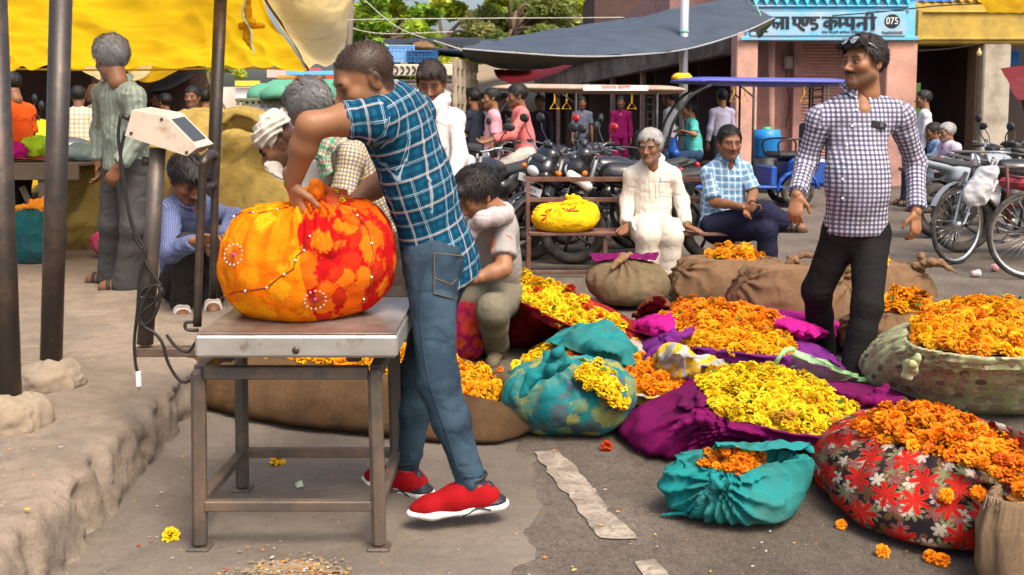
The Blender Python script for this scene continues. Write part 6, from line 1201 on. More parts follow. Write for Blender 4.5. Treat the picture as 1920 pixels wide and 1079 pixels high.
# other tarpaulins further off
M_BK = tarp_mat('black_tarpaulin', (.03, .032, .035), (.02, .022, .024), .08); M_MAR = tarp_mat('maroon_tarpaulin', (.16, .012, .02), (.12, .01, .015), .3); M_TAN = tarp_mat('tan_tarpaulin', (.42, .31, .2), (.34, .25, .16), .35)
def sheet(name, label, net, m, **kw): return tag(drape(name, net, m, None, None, nu=40, nv=24, **kw), label, 'tarpaulin')
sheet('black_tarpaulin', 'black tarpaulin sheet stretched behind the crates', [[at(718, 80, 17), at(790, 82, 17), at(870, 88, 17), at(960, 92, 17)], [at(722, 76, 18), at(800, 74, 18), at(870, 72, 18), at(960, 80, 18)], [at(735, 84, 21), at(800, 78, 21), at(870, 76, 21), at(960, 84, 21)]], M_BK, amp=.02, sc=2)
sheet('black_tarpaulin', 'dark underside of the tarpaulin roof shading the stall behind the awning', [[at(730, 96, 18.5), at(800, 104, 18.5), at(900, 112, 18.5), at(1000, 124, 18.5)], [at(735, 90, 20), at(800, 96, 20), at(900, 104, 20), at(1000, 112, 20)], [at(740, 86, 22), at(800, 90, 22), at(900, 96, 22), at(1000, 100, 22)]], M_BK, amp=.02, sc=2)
sheet('maroon_tarpaulin', 'maroon sheet hanging under the grey awning', [[at(925, 132, 19), at(1000, 130, 19), at(1070, 108, 19), at(1120, 98, 19)], [at(932, 145, 18.6), at(1000, 142, 18.6), at(1060, 120, 18.6), at(1110, 104, 18.6)], [at(955, 158, 18.2), at(1000, 154, 18.2), at(1050, 138, 18.2), at(1100, 110, 18.2)]], M_MAR, amp=.02, sc=2)
sheet('tan_tarpaulin', 'tan awning sheet beyond the truck', [[at(866, 165, 22), at(900, 164, 22), at(950, 152, 22)], [at(866, 140, 23), at(900, 138, 23), at(950, 128, 23)], [at(868, 126, 24.5), at(900, 123, 24.5), at(945, 118, 24.5)]], M_TAN, amp=.02, sc=2)
sheet('cream_tarpaulin', 'cream sheet sagging under the yellow canopy behind the stalls', [[at(145, 128, 12), at(185, 150, 11.6), at(230, 160, 11.6), at(270, 150, 12)], [at(140, 124, 13), at(185, 138, 12.8), at(230, 140, 12.8), at(280, 136, 13)], [at(140, 110, 14), at(185, 115, 14), at(230, 118, 14), at(290, 116, 14)]], M_CT, amp=.02, sc=2)
sheet('pale_yellow_tarpaulin', 'pale yellow sheet sagging beside the cream one', [[at(240, 142, 12.6), at(270, 156, 12.4), at(305, 150, 12.4), at(340, 130, 12.6)], [at(240, 130, 13.2), at(270, 140, 13), at(305, 136, 13), at(342, 124, 13.2)], [at(240, 112, 14), at(270, 118, 14), at(305, 118, 14), at(345, 114, 14)]], M_YT, amp=.02, sc=2)
sheet('grey_tarpaulin', 'dark grey stall roof sheet behind the brown tarpaulin heap', [[at(285, 175, 16), at(320, 168, 16), at(362, 142, 16)], [at(285, 150, 17.5), at(325, 142, 17.5), at(362, 130, 17.5)], [at(285, 128, 19), at(325, 126, 19), at(362, 122, 19)]], M_BK, amp=.02, sc=2)
sheet('yellow_tarpaulin', 'bright yellow sheet end over the open shop beam', [[at(1828, -10, 18), at(1850, 26, 17.8), at(1880, 28, 17.6), at(1940, 26, 17.5)], [at(1830, -12, 18.4), at(1855, 4, 18), at(1890, 6, 18), at(1940, 4, 18)], [at(1835, -40, 19), at(1860, -20, 19), at(1890, -20, 19), at(1940, -30, 19)]], M_YT, amp=.04, sc=3)
sheet('blue_tarpaulin', 'strip of blue sheet above the painted shop sign', [[at(1690, 2, 17.5), at(1740, 4, 17.5), at(1790, 3, 17.5)], [at(1690, -20, 18), at(1740, -20, 18), at(1790, -20, 18)]], tarp_mat('blue_tarpaulin', (.03, .2, .72), (.03, .16, .6), .4), amp=.02, sc=2)
# ---- big brown tarpaulin over goods
M_BT = tarp_mat('brown_tarpaulin', (.36, .25, .06), (.25, .17, .045), .05, .9, .8)
s_ = SDF(); hc = at(330, 400, 9.6)
for x, y, Y, r, h in ((300, 0, 9.6, .80, .92), (420, 0, 9.8, .70, 1.02), (465, 0, 9.5, .52, .95), (200, 0, 9.4, .55, .62), (370, 0, 9.3, .5, .92)):
    c0 = at(x, 300, Y); s_.ell((c0[0], Y, PZ + h * .35), (r, .75, h * .68), k=.25).ell((c0[0], Y, PZ + .1), (r * 1.1, .85, .5), k=.25)
s_.clip((0, 0, PZ + .005), (0, 0, -1)); P, Q = s_.mesh(.026); N = vnormals(P, Q); q = P + .2 * np.stack([vnoise(P, 1.6, 5), vnoise(P, 1.6, 6), vnoise(P, 1.6, 7)], 1); P = P + N * (.11 * (1 - 2 * np.abs(vnoise(q * V(1.2, 1, .4), 2.6, 1))) + .05 * (1 - 3 * np.abs(vnoise(q * V(1, 1, .22), 4.5, 4))) + .012 * (1 - 3 * np.abs(vnoise(q * V(1, 1, .3), 12, 6))) + .05 * fbm(P, 5, 3, 2))[:, None]
th_ = thing('covered_heap', 'heap of goods under a creased brown tarpaulin', 'heap', (hc[0], 9.6, PZ)); mesh_np('tarpaulin', P, Q, M_BT, th_)
drape('upper_fold', [[at(410, 250, 8.9), at(440, 240, 8.75), at(475, 250, 8.75), at(500, 270, 8.8)], [at(418, 232, 8.85), at(445, 218, 8.65), at(480, 228, 8.65), at(515, 262, 8.75)], [at(420, 212, 9.0), at(450, 205, 8.85), at(485, 220, 8.85), at(520, 262, 8.9)]], M_BT, th_, nu=40, nv=20, amp=.035, sc=5, seed=3)
drape('side_fold', [[at(125, 455, 8.75), at(150, 455, 8.7), at(185, 440, 8.8)], [at(135, 400, 8.8), at(160, 390, 8.65), at(190, 380, 8.8)], [at(150, 330, 8.85), at(170, 330, 8.7), at(195, 330, 8.85)], [at(155, 292, 8.9), at(175, 295, 8.8), at(198, 305, 8.9)]], M_BT, th_, nu=30, nv=40, amp=.03, sc=6, seed=4)
# ---- bench
M_BRN = mat('brown_painted_iron', (.12, .052, .038), .5, .25, 8, .15, 60, metal=.2, dirt=(.2, .12, .09), ds=6)
BYf, BYb = 8.2, 8.62; x0 = at(992, 0, BYf)[0]; x1 = at(1412, 0, BYf)[0]; bs = at(1200, 440, BYf)[2]; bn = thing('iron_bench', 'brown iron slat bench with a two-rail back', 'bench', ((x0 + x1) / 2, 8.4, 0))
for x in (x0, x1):
    MB().bar((x, BYf, 0), (x, BYf, bs - .02), .035, .035).build('leg', M_BRN, bn); MB().bar((x, BYb, 0), (x, BYb + .05, .80), .035, .035).build('back_post', M_BRN, bn); MB().bar((x, BYf, bs - .018), (x, BYb, bs - .018), .035, .03).build('seat_end', M_BRN, bn); MB().bar((x, BYf + .02, .05), (x, BYb - .02, .05), .025, .025).build('foot_bar', M_BRN, bn)
for f in (.35, .65): x = x0 + (x1 - x0) * f; MB().bar((x, BYf + .03, 0), (x, BYf + .03, bs - .03), .035, .035).build('leg', M_BRN, bn)
for q in range(8): y = BYf + (BYb - BYf - .04) * q / 7 + .01; MB().bar((x0, y, bs), (x1, y, bs), .034, .024).build('slat', M_BRN, bn)
for z, dy in ((.775, .05), (.60, .035)): MB().bar((x0, BYb + dy, z), (x1, BYb + dy, z), .025, .04).build('back_rail', M_BRN, bn)
MB().bar((x0, BYf, .045), (x1, BYf, .045), .025, .025).build('foot_rail', M_BRN, bn)
# yellow bundle on the bench
t = NT('yellow_paisley'); c = t.co(); uv = t.co('UV'); k = t.mix(t.noise(c, 8, 3), (.72, .38, .006), (.80, .48, .012)); m_, r_, a_, cs = motif(t, uv, 4.2, 9, .085, .85, 1.6, (.1, .33, 0), .6); z_ = t.sep(c)
band = t.math('MAXIMUM', t.math('GREATER_THAN', z_[2], .17), t.math('LESS_THAN', z_[0], -.17)); k = t.mix(t.math('MULTIPLY', m_, band), k, (.36, .008, .012)); M_YP = t.fin(k, .8, t.bump(creases(t, c), .6, .02, t.bump(t.noise(c, 32, 2), .5, .02)), 0, .08)
pY = at(1062, 433, 8.36); yb = bundle('cloth_bundle', 'yellow cloth bundle with dark red print on the bench', (pY[0], 8.38, bs + .014), .285, .21, .24, M_YP, (.03, -.03), .035, .02, 14, .006, seed=61, sq=.55)
knot(yb, (pY[0] + .09, 8.33, bs + .265), .055, M_YP, 3, [((pY[0] + .0, 8.3, bs + .25), (pY[0] - .06, 8.3, bs + .24)), ((pY[0] + .15, 8.3, bs + .25), (pY[0] + .2, 8.3, bs + .19))], 14)
# ================================================================== PEOPLE IN THE SCENE
def pj(**k): return {n: at(*v) for n, v in k.items()}
# ---- A: man in blue plaid shirt bending over the bundle
M_APL = plaid('blue_plaid', (.006, .085, .15), [(0, .024, .45, 0, (.004, .035, .075), .75), (1, .024, .45, 0, (.004, .035, .075), .75), (0, .048, .045, .0, (.42, .52, .58), .75), (0, .048, .03, .11, (.40, .50, .56), .6), (1, .048, .045, .0, (.42, .52, .58), .75), (1, .048, .03, .11, (.40, .50, .56), .6), (0, .096, .02, .28, (.62, .30, .14), .8), (1, .096, .02, .28, (.62, .30, .14), .8)], .85, .5)
t = NT('denim'); c = t.co(); uv = t.co('UV'); k = t.mix(t.ramp(t.noise(c, 5, 5, .6), [(.40, 0.), (.62, 1.)]), (.004, .009, .018), (.032, .060, .086)); k = t.mix(t.math('MULTIPLY', t.noise(t.map(uv, (1, 1, 1)), 700, 1), .35), k, (.10, .16, .22)); M_DENIM = t.fin(k, .85, t.bump(creases(t, c, 700), .7, .02), 0, .08)
J = pj(pe=(826, 482, 3.30), sp=(788, 350, 3.26), ch=(748, 240, 3.22), nk=(712, 170, 3.14), head=(684, 150, 3.10), shL=(702, 216, 3.05), shR=(775, 205, 3.42), elL=(582, 236, 2.98), wrL=(548, 345, 3.06), elR=(725, 335, 3.52), wrR=(655, 385, 3.40), hipL=(808, 498, 3.20), hipR=(838, 492, 3.38), knL=(820, 710, 3.10), anL=(888, 917, 3.10), knR=(784, 705, 3.44), anR=(764, 884, 3.40))
J.update(face=nrm(V(-.80, -.32, -.42)), hup=nrm(V(-.2, -.15, 1)), hdL=V(.25, .05, -1), hnL=V(.6, .5, 0), hdR=V(-.8, -.2, -.5), hnR=V(-.3, -.3, -1), toL=nrm(V(-.95, -.22, -.02)), toR=nrm(V(-.80, .58, 0)))
A = person('person', 'man in blue plaid shirt and jeans bending over the bundle on the scale', J, dict(vox=.0085, skin=SKIN1, buzz=.95, hairstyle='none', shut=True, stubble=.12, bulk=1.0, hs=.97, curlL=50, curlR=55, foot='none', seed=3, girth=.92,
    shirt=dict(mat=M_APL, sleeve=.46, cuff=.056, hem=.085, loose=1.0, amp=.011, base=.5, bottom=1.0, collar=False), pants=dict(mat=M_DENIM, loose=.87, hem=.047, amp=.012, short=.03)))
# pocket, stitching and trainers
M_STI = mat('gold_stitch', (.20, .12, .05), .8)
def trainer(parent, an, to, kn):
    to = nrm(to); up = nrm(V(0, 0, 1) - to * to[2]); sdv = np.cross(to, up); h = an - up * .088 - to * .075; ps = lambda x, y, z: h + to * x + sdv * y + up * z
    M_RED = mat('red_knit', (.27, .005, .008), .8, .3, 24, .5, 260, spec=.1); M_WS = mat('white_sole', (.68, .65, .62), .5, .08, 12, dirt=(.4, .32, .25), ds=18, dth=.62); M_BK_ = mat('black_trim', (.018, .018, .02), .5)
    s = SDF(); s.cap(ps(.03, 0, .045), ps(.13, 0, .055), .040, .042, .03).cap(ps(.13, 0, .050), ps(.22, 0, .034), .042, .036, .03).cap(ps(.22, .0, .032), ps(.255, .004, .028), .034, .024, .02).cap(ps(.055, 0, .05), ps(.075, 0, .10), .038, .036, .025); s.cap(ps(.07, 0, .105), ps(.075, 0, .16), .034, .036, .008, sub=True); s.clip(ps(0, 0, .022), -up); P, Q = s.mesh(.0055); o = mesh_np('shoe_upper', P, Q, M_RED, parent)
    s = SDF(); s.cap(ps(.005, 0, .022), ps(.10, 0, .018), .043, .041, .02, up, .55).cap(ps(.10, 0, .018), ps(.21, 0, .016), .041, .044, .02, up, .42).cap(ps(.21, 0, .016), ps(.262, .004, .018), .044, .028, .02, up, .5); s.clip(ps(0, 0, .032), up); s.clip(ps(0, 0, .0), -up); P, Q = s.mesh(.0055); so_ = mesh_np('shoe_sole', P, Q, M_WS, parent)
    s = SDF(); s.cap(ps(.018, 0, .040), ps(.030, 0, .078), .033, .020, .02).cap(ps(.012, 0, .034), ps(.07, 0, .034), .0425, .0425, .01, up, .35); s.clip(ps(.075, 0, 0), to); P, Q = s.mesh(.0055); mesh_np('heel_panel', P, Q, M_BK_, parent)
    MB().tube([ps(.075 + .040 * math.cos(a), .038 * math.sin(a), .112 + .012 * math.cos(a + 3.14)) for a in np.linspace(0, 6.28, 25)], .006, 6).build('shoe_collar', M_BK_, parent, True)
    for q in range(3): MB().tube(spline([ps(.125 + q * .02, -.034, .068 - q * .006), ps(.13 + q * .02, 0, .097 - q * .007), ps(.125 + q * .02, .034, .068 - q * .006)], 9), .004, 5).build('lace', M_BK_, o, True)
    for sg in (-1, 1): MB().tube(spline([ps(.03, sg * .044, .018), ps(.07, sg * .045, .03), ps(.10, sg * .044, .016), ps(.12, sg * .043, .008)], 12), .0028, 5).build('sole_line', M_BK_, so_, True)
    s = SDF(); s.cap(ps(.074, 0, .08), an + nrm(kn - an) * .06, .033, .035, .02); P, Q = s.mesh(.006); mesh_np('sock', P, Q, mat('pale_sock', (.5, .5, .5), .9, .1, 30, .4, 200), parent)
trainer(A, J['anL'] + V(0, 0, .012), J['toL'], J['knL']); trainer(A, J['anR'] + V(0, 0, .004), J['toR'], J['knR'])
from mathutils.bvhtree import BVHTree
def surf(obj, px, py):
    mw = obj.matrix_world if obj.parent is None else Matrix.Translation(obj.parent.location) @ obj.parent.rotation_euler.to_matrix().to_4x4(); b = BVHTree.FromPolygons([mw @ v.co for v in obj.data.vertices], [tuple(p.vertices) for p in obj.data.polygons]); d = ray(px, py); h = b.ray_cast(Vector((0, 0, CAMH)), Vector(nrm(d)))
    return b, (np.array(h[0]) if h[0] is not None else None)
def child(o, n): return [c_ for c_ in o.children if c_.name.split('.')[0] == n][0]
def on_surface(obj, pts, off=.003):
    mw = Matrix.Translation(obj.parent.location); b = BVHTree.FromPolygons([mw @ v.co for v in obj.data.vertices], [tuple(p.vertices) for p in obj.data.polygons]); out = []
    for px, py in pts:
        d = Vector(nrm(ray(px, py))); h = b.ray_cast(Vector((0, 0, CAMH)), d)
        if h[0] is not None: out.append(np.array(h[0] - d * off))
    return out
def patch_on(obj, poly, m, name, parent, off=.004, nu=8):
    """cloth patch laid on a surface: quad of photo points (tl, tr, br, bl)"""
    P = []; tl, tr, br, bl = [np.array(q, float) for q in poly]; mw = Matrix.Translation(obj.parent.location); b = BVHTree.FromPolygons([mw @ v.co for v in obj.data.vertices], [tuple(p.vertices) for p in obj.data.polygons]); last = None
    for j in range(nu):
        for i in range(nu):
            u, v = i / (nu - 1), j / (nu - 1); q = (tl * (1 - u) + tr * u) * (1 - v) + (bl * (1 - u) + br * u) * v; d = Vector(nrm(ray(*q))); h = b.ray_cast(Vector((0, 0, CAMH)), d)
            last = np.array(h[0] - d * off) if h[0] is not None else (last if last is not None else at(*q, 3)); P.append(last)
    return mesh_np(name, P, [(j * nu + i, j * nu + i + 1, (j + 1) * nu + i + 1, (j + 1) * nu + i) for j in range(nu - 1) for i in range(nu - 1)], m, parent)
tj = child(A, 'trousers')
for pth in (((797, 500), (788, 560), (792, 640), (808, 730), (838, 815), (866, 905)), ((852, 893), (878, 896), (905, 892))):
    q = on_surface(tj, [tuple(p) for p in spline([(*p, 0) for p in pth], 40)[:, :2]], .002)
    if len(q) > 6: MB().tube(q, .0022, 5).build('seam', mat('seam_thread', (.02, .04, .07), .9), A)
try:
    patch_on(tj, ((814, 474), (878, 482), (856, 562), (814, 550)), M_DENIM, 'back_pocket', A, .006)
    for pl in (((814, 474), (878, 482), (856, 562), (814, 550), (814, 474)), ((815, 522), (838, 530), (846, 534), (856, 524))):
        ps = on_surface(tj, [(a[0] + (b[0] - a[0]) * f, a[1] + (b[1] - a[1]) * f) for a, b in zip(pl[:-1], pl[1:]) for f in np.linspace(0, 1, 6)], .0075)
        if len(ps) > 3: MB().tube(ps, .0011, 4).build('pocket_stitch', M_STI, A)
except Exception as e: print('pocket', e)
# ---- B: standing man in navy gingham
M_BGH = plaid('navy_gingham', (.56, .53, .60), [(0, .0235, .48, 0, (.022, .028, .085), .74), (1, .0235, .48, 0, (.022, .028, .085), .74)], .8, .5, .05)
J = pj(pe=(1604, 428, 5.2), sp=(1606, 325, 5.16), ch=(1610, 232, 5.2), nk=(1612, 168, 5.22), head=(1618, 118, 5.18), shR=(1536, 218, 5.22), shL=(1690, 212, 5.2), elR=(1512, 305, 5.28), wrR=(1494, 366, 5.12), elL=(1716, 305, 5.28), wrL=(1718, 398, 5.12), hipR=(1578, 442, 5.22), hipL=(1632, 442, 5.2), knR=(1532, 545, 5.28), anR=(1542, 650, 5.45), knL=(1626, 575, 5.0), anL=(1602, 690, 4.96))
J.update(face=nrm(V(-.86, -.50, .02)), hdR=nrm(V(-.15, -.3, -1)), hnR=V(.5, .85, 0), hdL=nrm(V(-.05, -.15, -1)), hnL=V(-.5, .85, 0), toR=nrm(V(-.2, -.9, 0)), toL=nrm(V(-.1, -1, 0)))
M_BLKT = cloth('black_trousers', (.013, .0125, .013), .8, .25, 6, .5)
B_ = person('person', 'standing man in navy gingham shirt with sunglasses pushed up on his hair', J, dict(vox=.0095, skin=SKIN1, mous=.95, stubble=.45, hair=.017, fringe=True, hs=1.06, fat=1.08, girth=.96, bulk=1.05, curlR=48, curlL=48, thumbR=1, thumbL=-1, comb=(.2, -.9, .4), messy=1.2, locks=520, hairc=(.016, .010, .009), seed=11, shirt=dict(mat=M_BGH, sleeve=1.93, hem=.03, bottom=1.06, loose=1.0, belly=True, amp=.014, base=.5), pants=dict(mat=M_BLKT, loose=1.05, hem=.068, amp=.009, short=-.03)))
HF = frame(J['face']); hd = J['head']; hs = 1.06
g_ = lambda x, y, z: hd + HF @ (V(x, y, z) * hs)
sg = thing('sunglasses', 'mirrored sunglasses pushed up on the hair of the gingham-shirt man', 'sunglasses', tuple(g_(0, .09, .11)))
for sx in (-1, 1):
    MB().lathe([(.0, .004), (.015, .003), (.023, 0)], g_(sx * .029, .096, .100), nrm(HF @ V(sx * .15, .8, .6)), 16).build('lens', mat('mirror_lens', (.62, .72, .78), .12, .05, metal=.5), sg, True); MB().tube([g_(sx * .054, .09, .104), g_(sx * .086, .03, .075), g_(sx * .092, -.02, .04)], .0028, 6).build('temple', mat('steel_temple', (.5, .48, .45), .3, .1, metal=.8), sg, True)
MB().tube([g_(-.01, .1, .103), g_(.01, .1, .103)], .003, 6).build('bridge', mat('steel_temple', (.5, .48, .45)), sg)
sB = child(B_, 'shirt')
try:
    for px, py in ((1606, 206), (1598, 236), (1588, 271), (1581, 302), (1580, 336), (1580, 372)):
        q = on_surface(sB, [(px, py)], .004)
        if q: MB().lathe([(0, .003), (.006, .003), (.0065, 0)], q[0], (0, -1, 0), 10).build('button', mat('shirt_button', (.7, .7, .72), .4), B_)
    ph = thing('mobile_phone', 'black phone sticking out of the gingham shirt pocket', 'phone', tuple(on_surface(sB, [(1648, 235)], .012)[0])); c0 = np.array(ph.location); MB().box(c0, (.075, .010, .035), np.array(Matrix.Rotation(R(14), 3, 'Y')), .004).build('case', mat('phone_black', (.02, .022, .024), .4), ph); MB().lathe([(.005, .002), (.007, .002), (.007, 0)], c0 + V(.012, -.006, .0), (0, -1, 0), 12).build('camera_ring', M_GEM, ph)
except Exception as e: print('shirtB', e)
# ---- C: old man in white on the bench
M_WHT = cloth('off_white_cotton', (.66, .60, .51), .85, .06, 5, .7); M_WH2 = cloth('cream_cotton', (.58, .51, .42), .85, .08, 5, .7)
J = pj(pe=(1222, 428, 8.40), sp=(1222, 380, 8.42), ch=(1222, 335, 8.40), nk=(1224, 300, 8.36), head=(1219, 276, 8.28), shR=(1184, 326, 8.40), shL=(1262, 326, 8.40), elR=(1177, 378, 8.42), wrR=(1174, 424, 8.24), elL=(1278, 378, 8.42), wrL=(1288, 424, 8.24), hipR=(1205, 430, 8.32), hipL=(1243, 430, 8.32), knR=(1213, 445, 7.92), anR=(1212, 530, 7.98), knL=(1258, 445, 7.92), anL=(1250, 532, 7.98))
J.update(face=nrm(V(-.45, -.9, -.08)), hdR=nrm(V(-.3, -.9, -.25)), hdL=nrm(V(.6, -.7, -.2)), hnR=V(0, 0, -1), hnL=V(0, 0, -1), toR=V(-.1, -1, 0), toL=V(.1, -1, 0))
C_ = person('person', 'old grey-haired man in white kurta sitting on the bench', J, dict(vox=.0115, hvox=.0045, skin=SKIN2, hair=.020, hairc=(.36, .34, .32), hairline=.012, mous=.0, stubble=.12, hs=1.08, thumbR=-1, thumbL=1, curlR=15, curlL=12, comb=(.7, .5, .3), foot='sandal', seed=21, girth=.95, shirt=dict(mat=M_WHT, sleeve=1.93, hem=.06, loose=1.12, amp=.013, base=.5, bottom=1.05), pants=dict(mat=M_WH2, loose=1.32, hem=.075, amp=.014)))
drape('kurta_hem', [[at(1184, 412, 8.22), at(1222, 408, 8.20), at(1272, 410, 8.22)], [at(1186, 424, 8.08), at(1222, 422, 8.06), at(1280, 424, 8.08)], [at(1192, 436, 7.92), at(1228, 432, 7.90), at(1284, 434, 7.94)]], M_WHT, C_, nu=30, nv=16, amp=.008, sc=12)
MB().box(at(1238, 338, 8.17), (.008, .008, .05), None, .003).build('pen', mat('blue_pen', (.02, .25, .5), .3), C_)
for pth in (((1213, 303), (1217, 340), (1219, 372)), ((1226, 303), (1229, 340), (1230, 372)), ((1236, 340), (1237, 368), (1262, 368), (1262, 340), (1236, 340))):
    q = on_surface(child(C_, 'shirt'), [(a[0] + (b[0] - a[0]) * f, a[1] + (b[1] - a[1]) * f) for a, b in zip(pth[:-1], pth[1:]) for f in np.linspace(0, 1, 8)], .001)
    if len(q) > 5: MB().tube(q, .0035, 5).build('kurta_seam', M_WH2, C_, True)
# ---- D: man in light blue checks with crossed legs
M_DPL = plaid('light_blue_plaid', (.20, .36, .52), [(0, .055, .35, 0, (.11, .22, .37), .7), (1, .055, .35, 0, (.11, .22, .37), .7), (0, .055, .16, .5, (.62, .68, .72), .8), (1, .055, .16, .5, (.62, .68, .72), .8)], .85, .5)
J = pj(pe=(1352, 428, 8.42), sp=(1355, 380, 8.44), ch=(1360, 330, 8.40), nk=(1366, 295, 8.36), head=(1368, 268, 8.30), shR=(1328, 322, 8.38), shL=(1396, 316, 8.42), elR=(1340, 380, 8.30), wrR=(1394, 388, 8.02), elL=(1412, 362, 8.36), wrL=(1404, 390, 8.05), hipR=(1338, 426, 8.34), hipL=(1372, 428, 8.32), knR=(1436, 398, 8.0), anR=(1470, 418, 7.95), knL=(1438, 432, 7.95), anL=(1440, 532, 8.02))
J.update(face=nrm(V(.12, -.98, -.10)), hdR=nrm(V(.9, -.3, -.1)), hdL=nrm(V(-.3, -.6, -.5)), toR=nrm(V(.9, -.4, .05)), toL=V(.2, -1, 0))
M_NAVY = cloth('navy_trackpants', (.018, .018, .040), .8, .2, 6, .6)
D_p = person('person', 'man in light blue checked shirt sitting with crossed legs on the bench', J, dict(vox=.0115, hvox=.0045, skin=SKIN2, hair=.008, hairline=.018, mous=.45, stubble=.25, hs=1.10, fat=1.05, foot='sandal', seed=23, girth=1.06, shirt=dict(mat=M_DPL, sleeve=.85, hem=.05, loose=1.12, amp=.012, base=.5), pants=dict(mat=M_NAVY, loose=1.15, hem=.07, amp=.012)))
# ---- E: crouching man in grey T-shirt with scarf
M_GRYT = cloth('grey_marl', (.31, .285, .265), .9, .06, 30, .5); M_KHA = cloth('khaki_cotton', (.165, .15, .105), .85, .15, 6, .6); M_SCARF = cloth('pale_pink_scarf', (.46, .385, .385), .85, .06, 8, .8)
J = pj(pe=(928, 548, 5.62), sp=(930, 490, 5.52), ch=(926, 425, 5.42), nk=(915, 388, 5.34), head=(895, 366, 5.26), shR=(880, 425, 5.55), shL=(946, 425, 5.28), elL=(944, 505, 5.14), wrL=(888, 524, 5.08), elR=(880, 510, 5.45), wrR=(862, 530, 5.25), hipL=(948, 560, 5.50), hipR=(915, 558, 5.66), knL=(924, 582, 5.08), anL=(930, 652, 5.36), knR=(880, 565, 5.35), anR=(905, 640, 5.60))
J.update(face=nrm(V(-.72, -.25, -.52)), hup=nrm(V(-.3, -.2, 1)), hdL=nrm(V(-.9, .1, -.2)), hdR=nrm(V(-.6, -.5, -.3)), toL=nrm(V(-.1, -1, 0)), toR=nrm(V(-.4, -.9, 0)))
E_ = person('person', 'crouching man in grey T-shirt with a pale scarf round his neck', J, dict(vox=.009, skin=SKIN1, hair=.022, fringe=True, stubble=.3, messy=1.5, locks=560, comb=(.2, .7, .1), hs=1.06, bulk=1.05, seed=31, foot='shoe', shoemat=mat('tan_shoe', (.14, .11, .065), .85, .25, 20), shirt=dict(mat=M_GRYT, sleeve=.72, hem=.02, loose=1.05, collar=False, amp=.010, base=.4), pants=dict(mat=M_KHA, loose=1.12, hem=.06, amp=.012)))
s_ = SDF(); sc_p = [at(*p) for p in ((895, 420, 5.15), (905, 412, 5.12), (928, 406, 5.14), (946, 406, 5.24), (948, 396, 5.42), (930, 388, 5.5), (905, 390, 5.5), (885, 410, 5.35), (892, 425, 5.2))]
s_.chain(sc_p, [.030, .034, .038, .038, .036, .034, .032, .030, .030], .02).chain([at(922, 398, 5.26), at(940, 402, 5.2), at(932, 412, 5.14)], [.026, .03, .026], .02).chain([at(892, 425, 5.2), at(885, 440, 5.16)], [.03, .022], .02); P, Q = s_.mesh(.009); P = wrinkle(P, Q, [], .010, 1.0, 15, 5); mesh_np('scarf', P, Q, M_SCARF, E_)
try:
    sE = child(E_, 'shirt'); lg = [(922, 436), (926, 440), (925, 448), (927, 456), (925, 466), (922, 460), (918, 452), (920, 446)]; q = on_surface(sE, lg, .004)
    if len(q) == len(lg): MB().add(q, [tuple(range(len(q)))]).build('chest_emblem', mat('orange_print', (.75, .09, .02), .7), E_)
    for i, ch_ in enumerate('USPA'):
        q = on_surface(sE, [(913.5 + i * 4.6, 470)], .004)
        if q: text('chest_lettering', ch_, tuple(q[0]), 0, 0, .018, mat('orange_print', (.75, .09, .02)), E_, dep=.0005)
except Exception as e: print('E', e)
# ---- F: squatting man in blue striped shirt
M_FST = plaid('blue_stripe', (.075, .095, .20), [(0, .012, .35, 0, (.24, .27, .40), .55)], .85, .5)
J = pj(pe=(352, 520, 6.05), sp=(350, 470, 5.98), ch=(352, 405, 5.86), nk=(352, 365, 5.78), head=(352, 336, 5.70), shL=(398, 395, 5.98), shR=(318, 392, 5.72), elR=(322, 472, 5.50), wrR=(372, 452, 5.38), elL=(440, 410, 5.85), wrL=(418, 452, 5.55), hipR=(330, 535, 5.95), hipL=(372, 530, 6.1), knR=(352, 462, 5.55), anR=(340, 572, 5.72), knL=(410, 470, 5.70), anL=(398, 560, 5.82))
J.update(face=nrm(V(.60, -.50, -.62)), hup=nrm(V(.2, -.3, 1)), hdR=nrm(V(.9, 0, .1)), hdL=nrm(V(-.5, -.7, -.2)), toR=nrm(V(.35, -.9, 0)), toL=nrm(V(.3, -.9, 0)))
F_ = person('person', 'squatting man in blue striped shirt behind the scale column', J, dict(vox=.0095, skin=SKIN2, hair=.020, fringe=True, locks=520, messy=1.2, comb=(-.4, .8, 0), hs=1.06, seed=41, base=PZ, foot='sandal', strapmat=mat('white_strap', (.5, .45, .4), .6), shirt=dict(mat=M_FST, sleeve=1.85, hem=.02, loose=1.05, amp=.013, base=.5), pants=dict(mat=cloth('charcoal_trousers', (.03, .028, .027), .85, .2, 6, .6), loose=1.05, amp=.012)))
# ---- G: grey-haired man standing, seen from behind
M_GST = plaid('sage_satin_stripe', (.27, .31, .255), [(0, .036, .5, 0, (.16, .19, .155), .65)], .6, .55)
zg = lambda px, py, Y: at(px, py, Y)
J = pj(pe=(237, 318, 6.46), sp=(236, 255, 6.42), ch=(228, 192, 6.42), nk=(218, 148, 6.38), head=(208, 112, 6.34), shL=(252, 178, 6.22), shR=(192, 172, 6.62), elL=(262, 255, 6.20), wrL=(222, 312, 6.14), elR=(188, 250, 6.75), wrR=(185, 310, 6.62), hipL=(250, 325, 6.36), hipR=(222, 322, 6.58), knL=(250, 425, 6.34), anL=(238, 524, 6.42), knR=(208, 420, 6.58), anR=(208, 512, 6.70))
J.update(face=nrm(V(-.72, .62, -.25)), hdL=nrm(V(-.5, .1, -.8)), hnL=V(-.3, .9, 0), toL=nrm(V(-.95, -.1, 0)), toR=nrm(V(-.95, .1, 0)))
